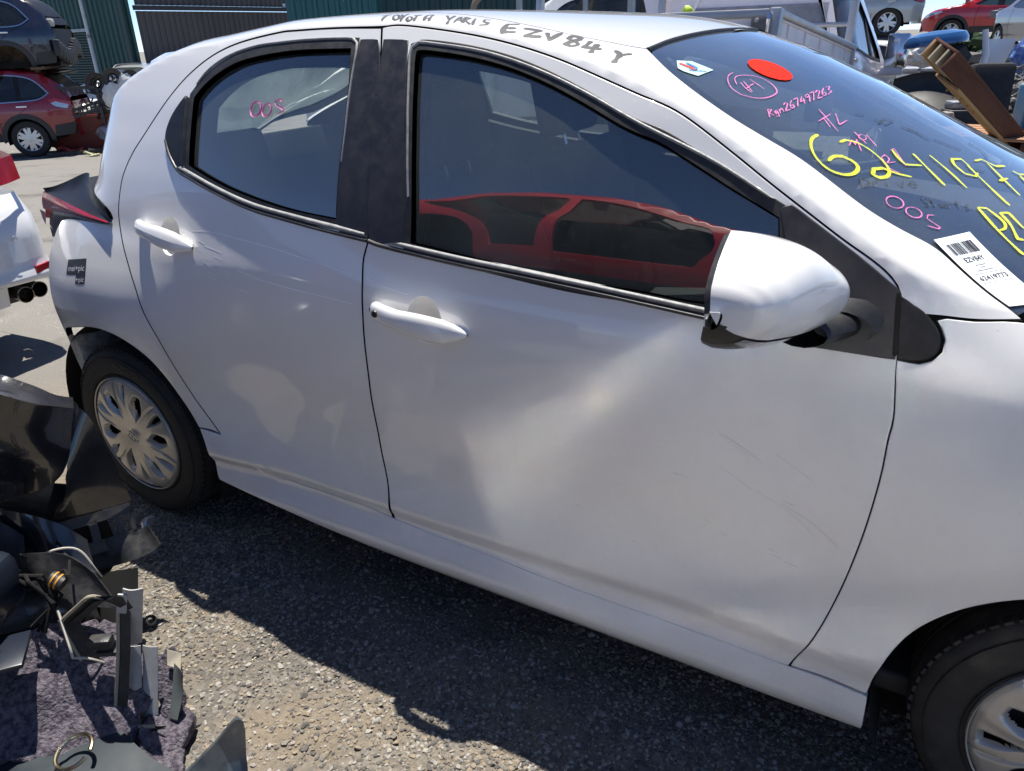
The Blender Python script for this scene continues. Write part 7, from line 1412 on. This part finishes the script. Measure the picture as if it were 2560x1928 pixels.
mb=MB(); mb.lathe([(0,.035),(.13,.03),(.225,.005),(.25,-.035),(.25,-.075),(.235,-.08)],28,axis='z'); o=mb.build('blue_dome',mat('blue_painted_panel',(.025,.10,.26),rough=.2,coat=1,coat_rough=.05)); o.location=(1.79,6.81,1.345); o.rotation_euler=(0,-.12,0); tag(o,'glossy blue dome-shaped car part on top of the scrap','car part')
mb=MB(); mb.ico((0,0,0),(.16,.10,.13),2,.3); o=mb.build('black_hanging_part',PL_,sharp=20); o.location=(2.00,6.75,1.13); tag(o,'torn black part hanging under the blue dome','car part')
TRY=thing('flat_tray','white flat tray with open side slots below the blue dome','tray',(1.65,8.2,0),(0,0,math.radians(-3)))
for z in (1.075,1.005): mb=MB(); mb.box((0,0,z),(1.3,.04,.028),b=.004); mb.build('rail',TRAYW,TRY)
for x in (-.6,-.3,0,.3,.6): mb=MB(); mb.box((x,0,1.04),(.035,.03,.06)); mb.build('post',TRAYW,TRY)
mb=MB(); mb.box((0,.5,.98),(1.3,1.0,.03)); mb.build('deck',ALU,TRY); mb=MB(); mb.box((-.4,.5,.48),(.12,.6,.97)); mb.box((.4,.5,.48),(.12,.6,.97)); mb.build('stand',TORN,TRY)
mb=MB(); mb.ico((0,0,0),(.18,.12,.11),3,.28); o=mb.build('clear_film',mat('clear_film',(.60,.60,.58),rough=.25,noise=.6,nscale=12,ncol=(.25,.25,.25)),sharp=12); o.location=(1.62,8.0,1.16); tag(o,'crumpled clear plastic film heaped on the white tray','plastic film')
CRM=thing('cream_crate','cream-coloured open crate panel beyond the bull bar','crate',(1.83,7.75,0),(0,0,.05))
mb=MB(); mb.box((0,.02,.93),(.36,.02,.20),b=.004); mb.build('back_board',mat('cream_board',(.42,.36,.22),rough=.7,noise=.4,nscale=4),CRM)
for x in (-.17,.05,.18): mb=MB(); mb.box((x,0,.93),(.022,.03,.22)); mb.build('upright',TRAYW,CRM)
mb=MB(); mb.box((0,0,1.03),(.38,.03,.02)); mb.build('top_rail',TRAYW,CRM); mb=MB(); mb.box((0,.1,.4),(.36,.2,.80)); mb.build('base',TORN,CRM)
BL=mat('light_blue_tub',(.10,.30,.45),rough=.45,noise=.5,nscale=4,ncol=(.30,.32,.28)); CRE=mat('cream_lining',(.40,.41,.36),rough=.6,noise=.5,nscale=3,ncol=(.25,.24,.2))
UTB=thing('blue_ute_tub','light blue ute tub side with ribbed cream inner face at the right edge','ute tub',(2.44,4.80,0),(0,0,math.radians(-15)))
mb=MB(); mb.box((.30,.03,.88),(.62,.03,.36),b=.01); mb.box((.0,.0,.88),(.06,.10,.40),b=.02); mb.box((.30,.0,1.055),(.66,.09,.04),b=.015); mb.build('tub_side',BL,UTB)
for k in range(7): mb=MB(); mb.box((.10+.075*k,.006,.83),(.045,.025,.27),b=.01); mb.build('rib',CRE,UTB)
mb=MB(); mb.box((.3,.1,.35),(.6,.2,.68)); mb.build('tub_base',TORN,UTB)
WB=thing('white_bonnet_panel','white bent car panel leaning at the right, behind the seats','car panel',(2.30,7.80,.95),(0,0,0))
mb=MB(); mb.grid(strip3([(-.14,0,.34),(-.10,0,.22),(-.17,0,.08),(-.22,0,-.05)],[(.12,.05,.34),(.10,.05,.22),(.06,.05,.08),(.08,.05,-.05)],20,8,.012,9,3)); mb.build('skin',WHT,WB,sharp=50); mb=MB(); mb.box((0,.12,-.5),(.2,.1,.92)); mb.build('prop',TORN,WB)
mb=MB(); mb.ico((0,0,0),(.10,.07,.17),3,.16); o=mb.build('blue_wrap',mat('blue_film',(.04,.12,.42),rough=.15,coat=1,noise=.5,nscale=20,ncol=(.4,.45,.5)),sharp=14); o.location=(2.50,7.45,1.14); tag(o,'bundle wrapped in shiny blue film at the right edge','bundle')
# heap of small metal parts: nobody could count it
mb=MB()
for k in range(420):
    c_=RNG.uniform((2.0,6.2,.70),(2.75,7.6,1.0)); c_[2]-=.12*abs(c_[1]-7.0)
    if k%3: mb.ico(c_,RNG.uniform(.018,.06,3),1,.35)
    else:
        p_=[c_]; 
        for q in range(3): p_.append(p_[-1]+RNG.uniform(-.09,.09,3))
        mb.tube(cr(p_,.04),.011,5)
o=mb.build('scrap_heap',mat('greasy_scrap',(.05,.047,.044),rough=.45,metal=.4,noise=1,nscale=14,ncol=(.30,.29,.27)),sharp=20); o['kind']='stuff'
mb=MB(); mb.box((2.2,7.0,.32),(1.5,2.6,.62),b=.02); o=mb.build('skip_bin',mat('dark_skip',(.05,.05,.052),rough=.7,noise=.5,nscale=4)); tag(o,'low dark skip under the heap of small metal parts','skip')
mb=MB(); mb.tube([(0,0,0),(.02,.0,.22),(-.02,.02,.40)],[.030,.026,.022],8); o=mb.build('white_post',TRAYW); o.location=(2.17,6.6,.98); tag(o,'short white square post stuck in the scrap heap','post')
# ---- stacked cars on the right
R1,_=build_car('red_crossover','dented red crossover stacked high against the blue sky','SUV',(2.60,28.8,.85),(0,0,math.radians(178)),SUV,car_paint('bright_red_paint',(.46,.012,.020),rough=.22,dirt=.10),cladding=True,lamps=True,wheels=True,scale=(1,1,.97))
mb=MB(); mb.ico((0,0,0),(.28,.03,.16),2,.35); o=mb.build('door_dent',mat('scraped_grey',(.20,.20,.21),rough=.5),R1,sharp=20); o.location=(.10,.905,.80)
mb=MB(); mb.box((1.02,1.0,1.18),(.13,.20,.15),b=.05); mb.build('door_mirror',MATS['bright_red_paint'],R1)
V1,_=build_car('white_van','white van with dark side windows under the red crossover','van',(3.3,30.0,-1.08),(0,0,math.radians(180)),VAN,WHT,wheels=True,scale=(1.05,1,1.0),lamps=False)
G1,_=build_car('grey_suv','grey SUV on its tail side stacked at the right edge','SUV',(3.75,23.0,.65),(0,0,math.radians(110)),SUV,car_paint('mid_grey_paint',(.22,.21,.22),rough=.28,dirt=.2,metal=.3),wheels=True,lamps=True)
G1['label']='grey SUV with a red tail lamp stacked at the right edge'
S1,_=build_car('silver_car','silver car on top of the stack left of the blue sky','car',(-1.55,22.9,1.15),(0,0,math.radians(195)),SUV,SILV,scale=(.95,.95,.85),sp=.09)
S2,_=build_car('white_stacked_car','white car with red tail lamp in the middle of the stack by the sky','car',(-1.45,22.4,-.25),(0,0,math.radians(185)),SUV,WHT,scale=(.95,.95,.80),sp=.09)
S3,_=build_car('dark_wrecked_car','dark wrecked car with bare lamp, nearest in the stack behind the ute cab','wrecked car',(-2.25,18.7,.15),(0,0,math.radians(186)),SUV,car_paint('charcoal_paint',(.03,.032,.035),rough=.3,dirt=.3),scale=(.95,.95,.92),sp=.09)
mat('rack_steel',(.06,.06,.065),rough=.6)
def rack(x,y,top,yaw,label,gnd):
    R_=thing('steel_rack',label,'rack',(x,y,gnd),(0,0,yaw),group='racks under stacked cars'); h=top-gnd
    for sx in (-1.5,1.5):
        for sy in (-.8,.8): mb=MB(); mb.box((sx,sy,h/2-.06),(.10,.10,h-.12),b=.005); mb.build('post',MATS['rack_steel'],R_)
    for sy in (-.8,.8): mb=MB(); mb.box((0,sy,h-.06),(3.4,.14,.12),b=.01); mb.build('beam',MATS['rack_steel'],R_)
    for sx in (-1.35,1.35): mb=MB(); mb.box((sx,0,h-.18),(.12,1.7,.10),b=.005); mb.build('cross_beam',MATS['rack_steel'],R_)
for a_ in ((-1.55,22.9,1.15,math.radians(15),'tall rack under the silver car at the top of the stack',-.82),(-2.25,18.7,.15,math.radians(6),'low rack under the dark wrecked car with bare lamp',-.66),(-2.0,11.2,.40,math.radians(8),'rack under the white wagon beyond the roof',-.36),(3.75,23.0,.65,math.radians(110),'rack under the grey SUV at the right edge',-.80)): rack(*a_)
# hedge line beyond the stacks
HG=mat('hedge_green',(.030,.060,.022),rough=.9,noise=1,nscale=3,ncol=(.012,.026,.010)); mb=MB()
for k in range(1300):
    x=RNG.uniform(-16,12); mb.ico((x,46+RNG.uniform(-1.5,1.5),RNG.uniform(-1.3,.95)+.3*math.sin(x*1.7)),RNG.uniform(.15,.42,3),1,.35)
o=mb.build('hedge',HG,sharp=10); o['kind']='stuff'
# ground litter
